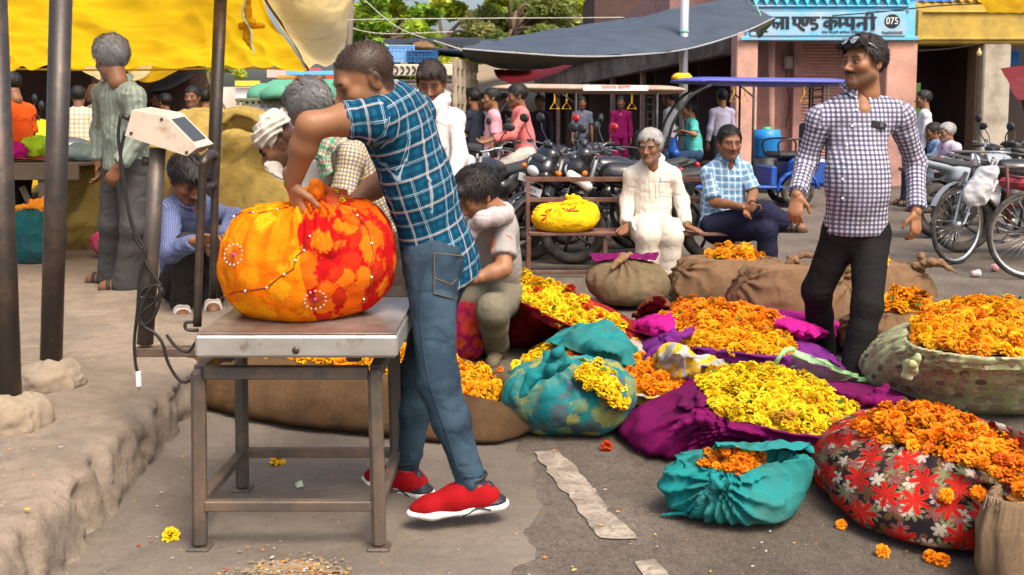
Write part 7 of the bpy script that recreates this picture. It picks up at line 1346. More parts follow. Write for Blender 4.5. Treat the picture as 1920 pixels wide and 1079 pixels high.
G_ = person('person', 'grey-haired man in sage striped shirt standing with a hand in his pocket', J, dict(vox=.0095, skin=SKIN2, hair=.020, hairc=(.22, .215, .21), locks=560, messy=1.6, comb=(0, -.6, 0), hs=1.06, seed=51, base=PZ, foot='sandal', girth=1.0, shirt=dict(mat=M_GST, sleeve=1.88, hem=.0, loose=1.08, amp=.014, base=.6, hemn=V(0, 0, -1)), pants=dict(mat=cloth('grey_trousers', (.075, .073, .070), .85, .15, 5, .6), loose=1.08, hem=.082, amp=.010, short=-.02)))
# ---- H: turbaned man bending
J = pj(pe=(690, 430, 5.75), sp=(640, 372, 5.68), ch=(585, 325, 5.6), nk=(552, 290, 5.54), head=(522, 272, 5.48), shL=(590, 325, 5.40), shR=(590, 310, 5.78), elL=(560, 400, 5.35), wrL=(520, 430, 5.3), elR=(560, 400, 5.8), wrR=(540, 440, 5.6), knL=(690, 560, 5.6), knR=(690, 550, 5.85), anL=(700, 655, 5.65), anR=(710, 645, 5.9))
J.update(face=nrm(V(-.80, -.22, -.58)), hup=nrm(V(-.45, -.1, .9)), toL=V(-1, 0, 0), toR=V(-1, 0, 0))
H_ = person('person', 'bending man in white turban and white shirt behind the scale', J, dict(vox=.011, hvox=.0045, skin=SKIN2, hairstyle='none', buzz=.5, stubble=.35, hs=1.08, seed=61, foot='sandal', nohandL=False, shirt=dict(mat=M_WHT, sleeve=1.9, hem=.08, loose=1.1, amp=.014, base=.5), pants=dict(mat=M_WH2, loose=1.3, amp=.014)))
HF = frame(J['face'], J['hup']); hd = J['head']; s_ = SDF(); s_.ell(hd + HF @ V(0, -.025, .07), (.112, .128, .088), HF, k=.02).ell(hd + HF @ V(0, -.05, .10), (.095, .11, .075), HF, k=.02); s_.clip(hd + HF @ V(0, 0, .028), -(HF @ V(0, .38, .92))); P, Q = s_.mesh(.007); N = vnormals(P, Q); L_ = (P - hd) @ HF
P = P + N * (.010 * (1 - 2 * np.abs(np.sin(L_[:, 2] * 95 + L_[:, 0] * 22 + 2.2 * vnoise(L_, 9, 3)))) + .006 * fbm(P, 25, 2, 4))[:, None]; mesh_np('turban', P, Q, M_WHT, H_)
drape('turban_tail', [[hd + HF @ V(.06, -.05, .04), hd + HF @ V(.085, -.02, .0), hd + HF @ V(.08, .03, -.03)], [at(500, 300, 5.42), at(515, 320, 5.36), at(535, 330, 5.36)], [at(498, 318, 5.40), at(520, 336, 5.34), at(545, 345, 5.34)]], M_WHT, H_, nu=18, nv=24, amp=.012, sc=16)
# ---- I: grey-haired man in yellow-violet check, back turned
M_IPL = plaid('yellow_violet_check', (.60, .50, .20), [(0, .020, .46, 0, (.11, .09, .22), .7), (1, .020, .46, 0, (.11, .09, .22), .7)], .85, .5, .05)
J = pj(pe=(735, 440, 5.45), sp=(705, 370, 5.36), ch=(660, 290, 5.28), nk=(618, 245, 5.24), head=(578, 208, 5.20), shL=(655, 290, 5.06), shR=(660, 275, 5.48), elL=(640, 375, 5.0), wrL=(600, 430, 5.0), elR=(620, 350, 5.55), wrR=(580, 400, 5.4), knL=(735, 560, 5.4), knR=(740, 555, 5.6), anL=(745, 660, 5.45), anR=(750, 650, 5.65))
J.update(face=nrm(V(-.72, .52, -.45)), hup=nrm(V(-.4, .2, .9)), toL=V(-1, 0, 0), toR=V(-1, 0, 0))
I_ = person('person', 'grey-haired man in yellow and violet checked shirt bending away', J, dict(vox=.010, skin=SKIN2, hair=.024, hairc=(.16, .155, .15), locks=800, messy=1.6, comb=(.3, -.6, 0), hs=1.10, seed=71, foot='sandal', shirt=dict(mat=M_IPL, sleeve=1.8, hem=.08, loose=1.08, amp=.012, base=.5), pants=dict(mat=cloth('brown_trousers', (.06, .05, .042), .85, .2, 6, .5), amp=.01)))
M_GSC = plaid('green_red_scarf', (.30, .42, .32), [(0, .05, .3, 0, (.06, .26, .13), .8), (1, .05, .3, 0, (.06, .26, .13), .8), (0, .05, .14, .5, (.42, .06, .07), .8), (1, .05, .14, .5, (.42, .06, .07), .8)], .85, .5)
drape('scarf', [[at(612, 230, 5.05), at(596, 262, 4.98), at(590, 292, 4.95), at(596, 335, 4.95)], [at(632, 240, 5.02), at(614, 268, 4.93), at(606, 298, 4.91), at(612, 330, 4.91)], [at(642, 256, 5.05), at(628, 278, 4.96), at(620, 300, 4.94), at(622, 322, 4.94)]], M_GSC, I_, nu=40, nv=20, amp=.010, sc=14)
# ---- J: man in white kurta with scarf
J = stand(at(812, 300, 6.9)[0], 6.9, 0, 168, 1.64, 8, 22, ((.2, .15, 1), (.6, -.1, .7)), ((.2, .12, 1), (.5, -.1, .8)))
Jp = person('person', 'moustached man in white checked shirt and scarf looking down', J, dict(vox=.0115, hvox=.0045, skin=SKIN2, hair=.012, fringe=True, mous=.85, stubble=.3, hairc=(.03, .022, .018), hs=1.12, fat=1.04, comb=(.2, .8, .1), seed=81, foot='sandal', girth=.96, shirt=dict(mat=plaid('faint_white_check', (.64, .62, .61), [(0, .03, .1, 0, (.42, .44, .5), .4), (1, .03, .1, 0, (.42, .44, .5), .4)], .85, .5), sleeve=1.9, hem=.14, amp=.012, base=.5), pants=dict(mat=cloth('dun_trousers', (.1, .085, .07), .85))))
hd = J['head']; s_ = SDF(); s_.chain([hd + V(-.09, -.06, -.13), hd + V(.0, -.10, -.17), hd + V(.09, -.04, -.12), hd + V(.085, .06, -.10), hd + V(-.06, .07, -.10), hd + V(-.09, -.03, -.12)], [.034, .036, .038, .034, .034, .032], .02).chain([hd + V(.07, -.07, -.14), hd + V(.075, -.1, -.28), hd + V(.07, -.12, -.42)], [.04, .045, .04], .02); P, Q = s_.mesh(.009); P = wrinkle(P, Q, [], .009, 1.0, 15, 6); mesh_np('scarf', P, Q, cloth('white_scarf', (.66, .58, .56), .85, .1, 9, .7), Jp)
# ---- background figures
def bgman(label, px, ytop, Y, face, shirt, pants=(.03, .03, .035), z=0, H=None, hairc=BLACKH, skin=SKIN2, sleeve=.8, nod=0, turn=0, armL=None, armR=None, vox=.017, group='people in the market street', pl=None, **kw):
    x = at(px, ytop, Y)[0]; Hh = H or max(1.45, min(1.82, at(px, ytop, Y)[2] - z)); J = stand(x, Y, z, face, Hh, turn, nod, armL, armR, kw.pop('step', .05)); nm = 'bg_' + '_'.join('%02d' % int(v * 100) for v in shirt)
    return person('person', label, J, dict(vox=vox, skin=skin, hair=.012, hairc=hairc, hs=1.04 * Hh / 1.7, locks=160, foot='sandal', base=z, seed=int(px), shirt=dict(mat=pl or cloth(nm, shirt, .85, .1, 6, .5), sleeve=sleeve, hem=.09, amp=.012, base=.4), pants=dict(mat=cloth('bgp_' + '_'.join('%02d' % int(v * 100) for v in pants), pants, .85, .2, 6, .5)), **kw), group)
bgman('man in orange T-shirt standing at the vegetable stall', 22, 138, 8.6, 65, (.66, .085, .012), z=PZ, nod=15, vox=.013)
M_YB = plaid('brown_yellow_check', (.66, .60, .48), [(0, .05, .35, 0, (.36, .22, .06), .6), (1, .05, .35, 0, (.36, .22, .06), .6)])
bgman('man in cream and brown checked shirt with his back turned', 146, 172, 11.5, 10, (.6, .5, .4), z=PZ, pl=M_YB, sleeve=.9)
bgman('bald man in cream shirt looking sideways', 180, 158, 12.6, 140, (.62, .52, .32), z=PZ, hairstyle='none', turn=-20)
bgman('man in pale mint shirt walking past the brown heap', 363, 165, 12.2, 160, (.55, .64, .54), turn=15)
bgman('man in blue shirt with his back turned beyond the brown heap', 385, 170, 14.5, 20, (.10, .30, .45)); bgman('man in white shirt with his back turned beyond the brown heap', 402, 168, 13.5, 350, (.66, .65, .64))
bgman('man in dark red shirt in the shade of the stalls', 310, 178, 15, 60, (.14, .02, .03)); bgman('man in navy shirt in the shade of the stalls', 300, 172, 17, 120, (.03, .05, .1)); bgman('man in brown shirt in the shade of the stalls', 328, 180, 18, 200, (.08, .05, .04))
bgman('man in pink T-shirt walking beside the parked motorcycles', 925, 168, 13.2, 100, (.62, .30, .36), skin=SKIN1, vox=.014)
bgman('man in dark navy shirt walking ahead of the pink T-shirt', 888, 168, 14, 60, (.025, .03, .045), vox=.014, armL=((.1, .1, 1), (.8, 0, .4)))
bgman('man in pale blue shirt half hidden by the navy shirt', 905, 178, 16, 150, (.4, .45, .5)); bgman('figure in black standing under the brown rickshaw roof', 945, 178, 18, 200, (.02, .02, .022)); bgman('woman in shade-darkened shawl under the brown rickshaw roof', 1012, 180, 19, 170, (.05, .035, .06), sleeve=1.9); bgman('figure in grey-blue shirt in the arcade shade', 1092, 178, 24, 180, (.12, .14, .2)); bgman('figure in magenta dress in the arcade shade', 1165, 172, 23, 170, (.22, .01, .09), (.22, .01, .09), sleeve=1.9)  # last four figures: awning shade put into darker clothes
bgman('man in white shirt standing by the open shop', 1735, 172, 15.5, 80, (.66, .65, .66), vox=.013, skin=SKIN1, sleeve=1.9)
bgman('man in white patterned shirt behind the rickshaw windscreen', 1258, 170, 17.6, 60, (.6, .6, .62), sleeve=1.8); bgman('man in lilac shirt with his back turned beside the pink column', 1355, 168, 18.2, 10, (.42, .40, .52), sleeve=1.8)
# sitting men at the shop front
def sitman(label, px, ytop, Y, face, seat, shirt, pants, z=0, knee=.5, skin=SKIN2, sleeve=.8, hairc=BLACKH, vox=.014, wr=None, nod=5, turn=0, **kw):
    f = dirv(face); r = V(f[1], -f[0], 0); x = at(px, ytop, Y)[0]; o = V(x, Y, seat); u = V(0, 0, 1); J = dict(pe=o + u * .10, sp=o + u * .30 + f * .01, ch=o + u * .48 + f * .05, nk=o + u * .64 + f * .07, head=o + u * .755 + f * .10)
    for S, sg in (('L', -1), ('R', 1)):
        J['sh' + S] = o + u * .565 + r * sg * .165 + f * .05; J['hip' + S] = o + u * .09 + r * sg * .09; J['kn' + S] = o + f * .42 + u * (knee - seat if knee else .1) + r * sg * .12; J['an' + S] = o + f * .44 + r * sg * .11 + u * (z + .09 - seat); J['to' + S] = f
        w0 = (wr or {}).get(S); J['wr' + S] = w0 if w0 is not None else o + f * .40 + u * .22 + r * sg * .12; mid = (J['sh' + S] + J['wr' + S]) / 2; J['el' + S] = mid - u * .10 + r * sg * .06 - f * .04
    J['face'] = dirv(face + turn, -nod); nm = 'bg_' + '_'.join('%02d' % int(v * 100) for v in shirt)
    return person('person', label, J, dict(vox=vox, skin=skin, hair=.012, hairc=hairc, hs=1.06, locks=200, foot='sandal', base=z, seed=int(px), shirt=dict(mat=cloth(nm, shirt, .85, .1, 6, .5), sleeve=sleeve, hem=.04, amp=.012, base=.4, belly=kw.pop('belly', False)), pants=dict(mat=cloth('bgp_' + '_'.join('%02d' % int(v * 100) for v in pants), pants, .85, .2, 6, .5)), **kw), 'people sitting in the market street')
sitman('man in pale lilac shirt sitting at the shop front', 1788, 215, 14.2, 100, .36, (.58, .46, .58), (.10, .13, .16), knee=.75, hairc=GREYH, skin=SKIN1, sleeve=1.9); sitman('man in blue shirt sitting behind the lilac shirt', 1762, 218, 15.2, 90, .36, (.16, .26, .42), (.05, .06, .1), knee=.7)
# ================================================================== VEHICLES
M_TYRE = mat('tyre_rubber', (.028, .026, .024), .85, .3, 20, .4, 120, dirt=(.11, .09, .07), ds=9, dth=.55); M_BLK = mat('black_plastic', (.022, .022, .023), .5, .25, 8, dirt=(.08, .07, .06), ds=7, dth=.6); M_CHR = mat('chrome', (.55, .55, .54), .2, .1, metal=.9); M_ALU = mat('dull_alloy', (.22, .215, .21), .45, .2, 10, metal=.6); M_GRB = mat('silver_grey_paint', (.20, .22, .24), .35, .15, 6, spec=.5); M_LAMP = mat('lamp_glass', (.62, .64, .64), .1, .1, spec=.6); M_AMB = mat('amber_lens', (.7, .18, .02), .2, .1); M_REDP = mat('red_paint', (.42, .012, .014), .3, .15, spec=.5); M_SEAT = mat('seat_vinyl', (.025, .025, .026), .55, .2, 10, .2, 60)
def wheel(parent, c, r, wd, spokes=6, name='wheel', thin=False, m=None, yaw=0):
    """local wheel standing in the x-z plane; wheel > tyre, rim"""
    w_ = bpy.data.objects.new(name, None); w_.location = c; w_.rotation_euler = (0, 0, yaw); w_.empty_display_size = .05; link(w_, parent)
    if thin: pr = [(r - .03, -.014), (r - .012, -.017), (r, -.008), (r + .002, 0), (r, .008), (r - .012, .017), (r - .03, .014)]
    else: pr = [(r - wd * .85, -wd * .32), (r - wd * .5, -wd * .5), (r - wd * .12, -wd * .42), (r, -wd * .15), (r, wd * .15), (r - wd * .12, wd * .42), (r - wd * .5, wd * .5), (r - wd * .85, wd * .32)]
    MB().lathe(pr, (0, 0, 0), (0, 1, 0), 44).build('tyre', M_TYRE, w_, True, local=True)
    ri = r - (.028 if thin else wd * .8); b = MB().lathe([(ri + .006, -wd * .3), (ri - .018, -wd * .32), (ri - .022, 0), (ri - .018, wd * .32), (ri + .006, wd * .3)], (0, 0, 0), (0, 1, 0), 44); b.lathe([(.001, -.04), (.035, -.04), (.035, .04), (.001, .04)], (0, 0, 0), (0, 1, 0), 14)
    if thin:
        for q in range(spokes): a = q / spokes * 6.283; sg = 1 if q % 2 else -1; b.tube([(.02 * math.cos(a + .9 * sg), .02 * sg, .02 * math.sin(a + .9 * sg)), (ri * math.cos(a), 0, ri * math.sin(a))], .0014, 4)
    else:
        for q in range(spokes): a = q / spokes * 6.283; b.tube([(.03 * math.cos(a), 0, .03 * math.sin(a)), (ri * .5 * math.cos(a + .12), 0, ri * .5 * math.sin(a + .12)), (ri * math.cos(a), 0, ri * math.sin(a))], [.022, .014, .018], 6)
    b.build('rim', m or (M_CHR if thin else M_BLK), w_, True, local=True); return w_
def blob(parent, name, m, fn, vox=.014, rel=1):
    s = SDF(); fn(s); P, Q = s.mesh(vox); P = relax(P, Q, rel); return mesh_np(name, P, Q, m, parent, True, local=True)
def plate(parent, txt, c, yaw=0, pitch=0, w_=.28, h=.075):
    p = MB().box((0, 0, 0), (.006, w_, h), None, .002).build('number_plate', mat('plate_white', (.62, .60, .56), .6, .1, 10), parent, local=True); p.location = c; p.rotation_euler = (0, pitch, yaw)
    t_ = text('plate_lettering', txt, (0, 0, 0), 0, 0, h * .75, M_SIGNK, None, rot=(0, 0, 0), dep=.0006); t_.parent = p; t_.location = (.0045, 0, 0); t_.rotation_euler = (R(90), 0, R(90)); return p
def motorcycle(label, loc, yaw, paint, front='round', lean=-7, steer=12, txt='RJ14', mirror=None, seatc=None, group='parked motorcycles'):
    m = thing('motorcycle', label, 'motorcycle', loc, yaw, group); m.rotation_euler = (R(lean), 0, yaw); X = .64
    wheel(m, (-X, 0, .30), .30, .11, 6, 'rear_wheel'); wheel(m, (X, 0, .30), .30, .095, 5, 'front_wheel', yaw=R(steer)); f = lambda n, mt, fn, vox=.014: blob(m, n, mt, fn, vox)
    f('fuel_tank', paint, lambda s: s.ell((.17, 0, .80), (.23, .135, .12), k=.05).cap((.0, 0, .77), (.32, 0, .82), .10, .09, .05))
    f('seat', M_SEAT, lambda s: s.cap((-.05, 0, .77), (-.42, 0, .80), .10, .085, .04, (0, 0, 1), .6).cap((-.42, 0, .80), (-.68, 0, .86), .09, .07, .04, (0, 0, 1), .6))
    f('tail_panel', paint, lambda s: s.cap((-.25, 0, .72), (-.80, 0, .84), .10, .055, .04, (0, 0, 1), .7).cap((-.1, 0, .60), (-.35, 0, .68), .115, .10, .05))
    f('engine', M_ALU, lambda s: s.ell((.06, 0, .37), (.17, .14, .13), k=.03).cap((.10, 0, .40), (.20, 0, .60), .085, .075, .03).cap((-.12, 0, .36), (-.02, 0, .36), .1, .12, .03))
    fins = MB(); [fins.box((.13 + .02 * q, 0, .45 + .03 * q), (.19, .20, .008), np.array(Matrix.Rotation(R(-25), 3, 'Y'))) for q in range(6)]; fins.build('cooling_fin', M_ALU, m, local=True)
    MB().tube(spline([(.24, -.06, .52), (.34, -.09, .40), (.22, -.12, .24), (-.2, -.14, .22), (-.45, -.15, .28)], 24), .022, 8).build('exhaust_pipe', M_CHR, m, True, local=True); MB().tube([(-.40, -.155, .27), (-.5, -.16, .30), (-.92, -.17, .42)], [.03, .052, .048], 14).build('silencer', M_BLK, m, True, local=True)
    fr = MB(); fr.tube(spline([(.46, 0, .88), (.30, 0, .72), (.28, 0, .40), (.1, 0, .22), (-.2, 0, .24)], 16), .022, 8); fr.tube([(-.2, .07, .36), (-.64, .10, .30)], .02, 8); fr.tube([(-.2, -.07, .36), (-.64, -.10, .30)], .02, 8); fr.tube([(-.30, .11, .70), (-.58, .12, .34)], .025, 8); fr.tube([(-.30, -.11, .70), (-.58, -.12, .34)], .025, 8); fr.build('frame', M_BLK, m, True, local=True)
    st = bpy.data.objects.new('steering', None); st.location = (.44, 0, 0); st.rotation_euler = (0, 0, R(steer)); link(st, m)
    fk = MB(); [fk.tube([(.20, s * .085, .30), (.06, s * .085, .70), (.0, s * .085, .95)], [.024, .020, .018], 10) for s in (-1, 1)]; fk.build('fork', M_ALU, st, True, local=True)
    MB().tube(spline([(-.12, -.36, 1.04), (-.06, -.24, 1.05), (.0, -.10, 1.0), (.0, .10, 1.0), (-.06, .24, 1.05), (-.12, .36, 1.04)], 24), .011, 8).build('handlebar', M_CHR, st, True, local=True)
    for s in (-1, 1):
        MB().tube([(-.075, s * .26, 1.05), (-.13, s * .38, 1.04)], .017, 10).build('grip', M_BLK, st, True, local=True); MB().tube(spline([(-.03, s * .2, 1.04), (.04, s * .3, 1.045), (-.04, s * .38, 1.035)], 8), .005, 5).build('lever', M_ALU, st, True, local=True)
        if mirror is not False:
            MB().tube(spline([(-.05, s * .22, 1.05), (.0, s * .27, 1.16), (-.01, s * .31, 1.24)], 8), .006, 6).build('mirror_stem', M_BLK, st, True, local=True); blob(st, 'mirror', mirror or M_BLK, lambda S_: S_.ell((-.01, s * .33, 1.27), (.025, .065, .045), k=.01), .01)
        blob(st, 'indicator', M_AMB, lambda S_: S_.cap((.09, s * .13, .84), (.09, s * .18, .84), .022, .026, .01), .009)
    blob(st, 'front_mudguard', paint if front != 'fairing' else M_BLK, lambda S_: [S_.cap((.20 + .315 * math.cos(a), 0, .30 + .315 * math.sin(a)), (.20 + .315 * math.cos(a + .3), 0, .30 + .315 * math.sin(a + .3)), .05, .05, .02, (math.cos(a), 0, math.sin(a)), .35) for a in np.arange(.3, 2.4, .3)], .014)
    MB().box((-.02, 0, 1.02), (.10, .16, .06), np.array(Matrix.Rotation(R(35), 3, 'Y')), .02).build('instrument', M_BLK, st, local=True)
    if front == 'round':
        MB().lathe([(.0, -.10), (.06, -.09), (.085, -.03), (.09, .01)], (.12, 0, .88), (1, 0, -.08), 20).build('headlamp_shell', M_BLK, st, True, local=True); MB().lathe([(.092, 0), (.097, .015), (.088, .022)], (.125, 0, .88), (1, 0, -.08), 20).build('headlamp_ring', M_CHR, st, True, local=True); MB().lathe([(.086, .012), (.06, .035), (.0, .042)], (.125, 0, .88), (1, 0, -.08), 20).build('headlamp_glass', M_LAMP, st, True, local=True)
        if txt: plate(st, txt, (.215, 0, .76), 0, R(-8), .22, .07)
    else:
        blob(st, 'fairing', paint, lambda S_: S_.cap((.16, -.06, .86), (.16, .06, .86), .10, .10, .05).cap((.10, -.05, .98), (.10, .05, .98), .08, .08, .05).ell((.10, 0, .78), (.10, .12, .08), k=.05), .013)
        blob(st, 'fairing_side', M_SIGNW if front == 'white' else paint, lambda S_: S_.cap((.20, -.12, .80), (.20, .12, .80), .05, .05, .03).cap((.20, -.12, .82), (.06, -.15, .72), .05, .04, .03).cap((.20, .12, .82), (.06, .15, .72), .05, .04, .03), .013)
        blob(st, 'windscreen', mat('smoked_screen', (.03, .035, .04), .12, .1, spec=.6), lambda S_: S_.cap((.19, -.06, .95), (.19, .06, .95), .045, .045, .03).cap((.11, -.04, 1.08), (.11, .04, 1.08), .028, .028, .05), .011); blob(st, 'headlamp_glass', M_LAMP, lambda S_: S_.ell((.250, 0, .845), (.035, .095, .05), k=.02), .010)
        if txt: plate(st, txt, (.24, 0, .66), 0, R(-15), .26, .07)
    blob(m, 'rear_mudguard', M_BLK, lambda S_: [S_.cap((-X + .335 * math.cos(a), 0, .30 + .335 * math.sin(a)), (-X + .335 * math.cos(a + .3), 0, .30 + .335 * math.sin(a + .3)), .055, .055, .02, (math.cos(a), 0, math.sin(a)), .3) for a in np.arange(.9, 2.8, .3)], .015)
    blob(m, 'tail_lamp', M_REDP, lambda S_: S_.cap((-.84, -.05, .82), (-.84, .05, .82), .03, .03, .01), .01); MB().tube([(.0, -.12, .3), (-.05, -.26, .02)], .011, 6).build('side_stand', M_BLK, m, True, local=True); MB().tube([(.08, -.28, .30), (.08, .28, .30)], .014, 8).build('foot_peg', M_BLK, m, True, local=True); return m
pBLK = mat('gloss_black_paint', (.014, .014, .016), .22, .2, 8, spec=.6, dirt=(.07, .06, .05), ds=5, dth=.6); pGRY = mat('charcoal_paint', (.07, .075, .08), .3, .15, 6, spec=.5); pSIL = mat('blue_silver_paint', (.24, .28, .32), .3, .1, spec=.5)
def mloc(px, Y): return (at(px, 400, Y)[0], Y, 0)
motorcycle('black motorcycle with red and white nose fairing behind the bench', mloc(1205, 9.05), R(186), pBLK, 'white', -6, -14, 'RJ14NK67')
motorcycle('black commuter motorcycle with round chrome headlamp behind the bench', mloc(1082, 9.85), R(208), pBLK, 'round', -8, 14, 'RJ14')
motorcycle('black motorcycle with smoked nose screen between the parked bikes', mloc(1112, 9.5), R(202), pBLK, 'fairing', -9, 10, 'RJ14')
motorcycle('black motorcycle with a red mirror parked behind the others', mloc(1165, 10.7), R(204), pBLK, 'fairing', -8, 8, None, M_REDP)
motorcycle('dark motorcycle nose behind the man in white checks', mloc(915, 10.3), R(236), pBLK, 'round', -8, 18, None)
mr = motorcycle('motorcycle ridden by the man in the coral shirt', mloc(1002, 11.6), R(196), mat('maroon_paint', (.12, .015, .02), .3), 'round', 0, 5, None, None)
motorcycle('silver-blue motorcycle parked by the shop front', mloc(1848, 11.2), R(18), pSIL, 'round', -8, 10, None, None)
motorcycle('grey motorcycle with two-part seat parked by the shop front', mloc(1880, 12.2), R(14), pGRY, 'fairing', -8, -10, None, None)
motorcycle('black motorcycle standing behind the bicycle', mloc(1935, 9.7), R(172), pBLK, 'round', -7, 8, None, None)
motorcycle('dusty motorcycle beside the vegetable stall', mloc(170, 10.2)[:2] + (PZ,), R(200), pGRY, 'round', -7, 10, None, None)
# ---- bicycles
def bicycle(label, loc, yaw, steer=20):
    b = thing('bicycle', label, 'bicycle', loc, yaw); X = .56; wheel(b, (-X, 0, .35), .35, .03, 32, 'rear_wheel', True); M_FR = mat('old_bicycle_frame', (.045, .04, .04), .45, .3, 12, metal=.3, dirt=(.14, .08, .05), ds=8)
    fr = MB(); pts = dict(head=(.40, 0, .86), head2=(.43, 0, .74), seat=(-.16, 0, .84), bb=(-.06, 0, .30), rear=(-X, 0, .35))
    fr.tube([pts['head'], (-.15, 0, .85)], .015, 8); fr.tube([pts['head2'], pts['bb']], .016, 8); fr.tube([(-.17, 0, .90), pts['bb']], .015, 8); fr.tube([pts['head'], pts['head2']], .02, 8)
    for s in (-.05, .05): fr.tube([pts['bb'], (-X, s, .35)], .009, 6); fr.tube([(-.15, 0, .82), (-X, s, .35)], .009, 6)
    fr.build('frame', M_FR, b, True, local=True); blob(b, 'saddle', M_SEAT, lambda S_: S_.cap((-.28, 0, .95), (-.02, 0, .97), .085, .03, .03, (0, 0, 1), .5), .012)
    st = bpy.data.objects.new('steering', None); st.location = (.42, 0, 0); st.rotation_euler = (0, 0, R(steer)); link(st, b); fx = X - .42
    wheel(st, (fx + .03, 0, .35), .35, .03, 32, 'front_wheel', True); fk = MB(); [fk.tube(spline([(0, s * .01, .74), (.03, s * .055, .68), (fx - .02, s * .055, .42), (fx + .03, s * .05, .35)], 10), .011, 7) for s in (-1, 1)]; fk.build('fork', M_CHR, st, True, local=True)
    MB().tube(spline([(-.22, -.27, .98), (-.05, -.25, 1.0), (.03, -.1, 1.0), (.03, .1, 1.0), (-.05, .25, 1.0), (-.22, .27, .98)], 22), .011, 8).build('handlebar', M_CHR, st, True, local=True)
    for s in (-1, 1): MB().tube([(-.12, s * .262, .99), (-.23, s * .272, .98)], .016, 8).build('grip', M_BLK, st, True, local=True); MB().tube(spline([(-.1, s * .25, .95), (.02, s * .18, .93), (.06, s * .05, .93)], 10), .005, 5).build('brake_rod', M_CHR, st, True, local=True)
    MB().tube([(0, 0, .98), (0, 0, .86)], .014, 8).build('stem', M_CHR, st, True, local=True)
    mg = MB(); mg.grid(lambda u, v: np.array([fx + .03 + (.385) * math.cos(.5 + u * 2.2), (v - .5) * .06, .35 + .385 * math.sin(.5 + u * 2.2)]), 24, 4); mg.build('mudguard', M_GRB, st, True, local=True)
    mg = MB(); mg.grid(lambda u, v: np.array([-X + .385 * math.cos(.4 + u * 2.6), (v - .5) * .06, .35 + .385 * math.sin(.4 + u * 2.6)]), 24, 4); mg.build('mudguard', M_GRB, b, True, local=True)
    MB().lathe([(.02, -.004), (.09, -.004), (.09, .004), (.02, .004)], (-.06, -.05, .30), (0, 1, 0), 24).build('chainring', M_ALU, b, True, local=True); ck = MB(); ck.tube([(-.06, -.07, .30), (.05, -.09, .17)], .009, 6); ck.tube([(-.06, .07, .30), (-.17, .09, .43)], .009, 6); ck.build('crank', M_ALU, b, True, local=True)
    for p in ((.05, -.13, .17), (-.17, .13, .43)): MB().box(p, (.09, .09, .022), None, .006).build('pedal', M_BLK, b, local=True)
    MB().tube([(-X + .02, -.07, .33), (-X - .05, -.2, .02)], .009, 6).build('kickstand', M_BLK, b, True, local=True); c_ = MB(); c_.box((-.62, 0, .76), (.34, .15, .012), None, .004); [c_.tube([(-.62, s, .76), (-X, s, .36)], .006, 5) for s in (-.07, .07)]; c_.build('carrier', M_BLK, b, local=True); return b
Yb = 9.0; wc = at(1790, 400, Yb)
bk = bicycle('old black bicycle with a white plastic bag on its handlebar', (wc[0] + .58, Yb + .12, 0), R(188), 22)
pl_ = thing('plastic_bag', 'white plastic bag hanging from the bicycle handlebar', 'bag', tuple(at(1842, 345, Yb - .15))); P, Q = SDF().cap(at(1850, 325, Yb - .16), at(1830, 362, Yb - .16), .07, .115, .05, (0, 1, 0), .6).cap(at(1865, 318, Yb - .16), at(1855, 330, Yb - .16), .03, .06, .04, (0, 1, 0), .6).mesh(.012); N = vnormals(P, Q); P = P + N * (.018 * (1 - 2 * np.abs(vnoise(P, 14, 3))) + .01 * fbm(P, 25, 2, 4))[:, None]; t = NT('thin_plastic'); M_PLAS = t.fin((.66, .66, .65), .3, None, 0, .4); mesh_np('bag_body', P, Q, M_PLAS, pl_)
MB().tube(spline([at(1862, 322, Yb - .16), at(1872, 300, Yb - .14), at(1866, 312, Yb - .12)], 10), .008, 6).build('bag_handle', M_PLAS, pl_, True)
# cycle rickshaw cut by the frame
cr_ = thing('cycle_rickshaw', 'cycle rickshaw with maroon hood and red seat', 'rickshaw', (at(1955, 400, 8.3)[0], 8.4, 0)); xc = at(1920, 450, 8.1)[0]; lw = wheel(cr_, (xc - cr_.location[0] + .06, -.3, .36), .36, .03, 32, 'wheel', True)
for a, b in (((1888, 420, 8.2), (1890, 330, 8.2)), ((1890, 330, 8.2), (1960, 340, 8.2)), ((1888, 312, 8.2), (1892, 420, 8.2)), ((1885, 385, 8.2), (1960, 392, 8.2)), ((1915, 175, 8.4), (1945, 320, 8.4))): MB().tube([at(*a), at(*b)], .014, 8).build('frame_tube', mat('red_black_tube', (.10, .02, .02), .5), cr_, True)
MB().box(at(1925, 345, 8.3), (.3, .4, .09), None, .03).build('seat', mat('red_vinyl', (.30, .02, .03), .5), cr_)
drape('hood', [[at(1876, 128, 8.6), at(1920, 124, 8.6), at(1990, 120, 8.6)], [at(1892, 160, 8.4), at(1930, 168, 8.4), at(1990, 170, 8.4)], [at(1908, 188, 8.3), at(1940, 192, 8.3), at(1990, 196, 8.3)]], M_MAR, cr_, nu=24, nv=20, amp=.01, sc=6)
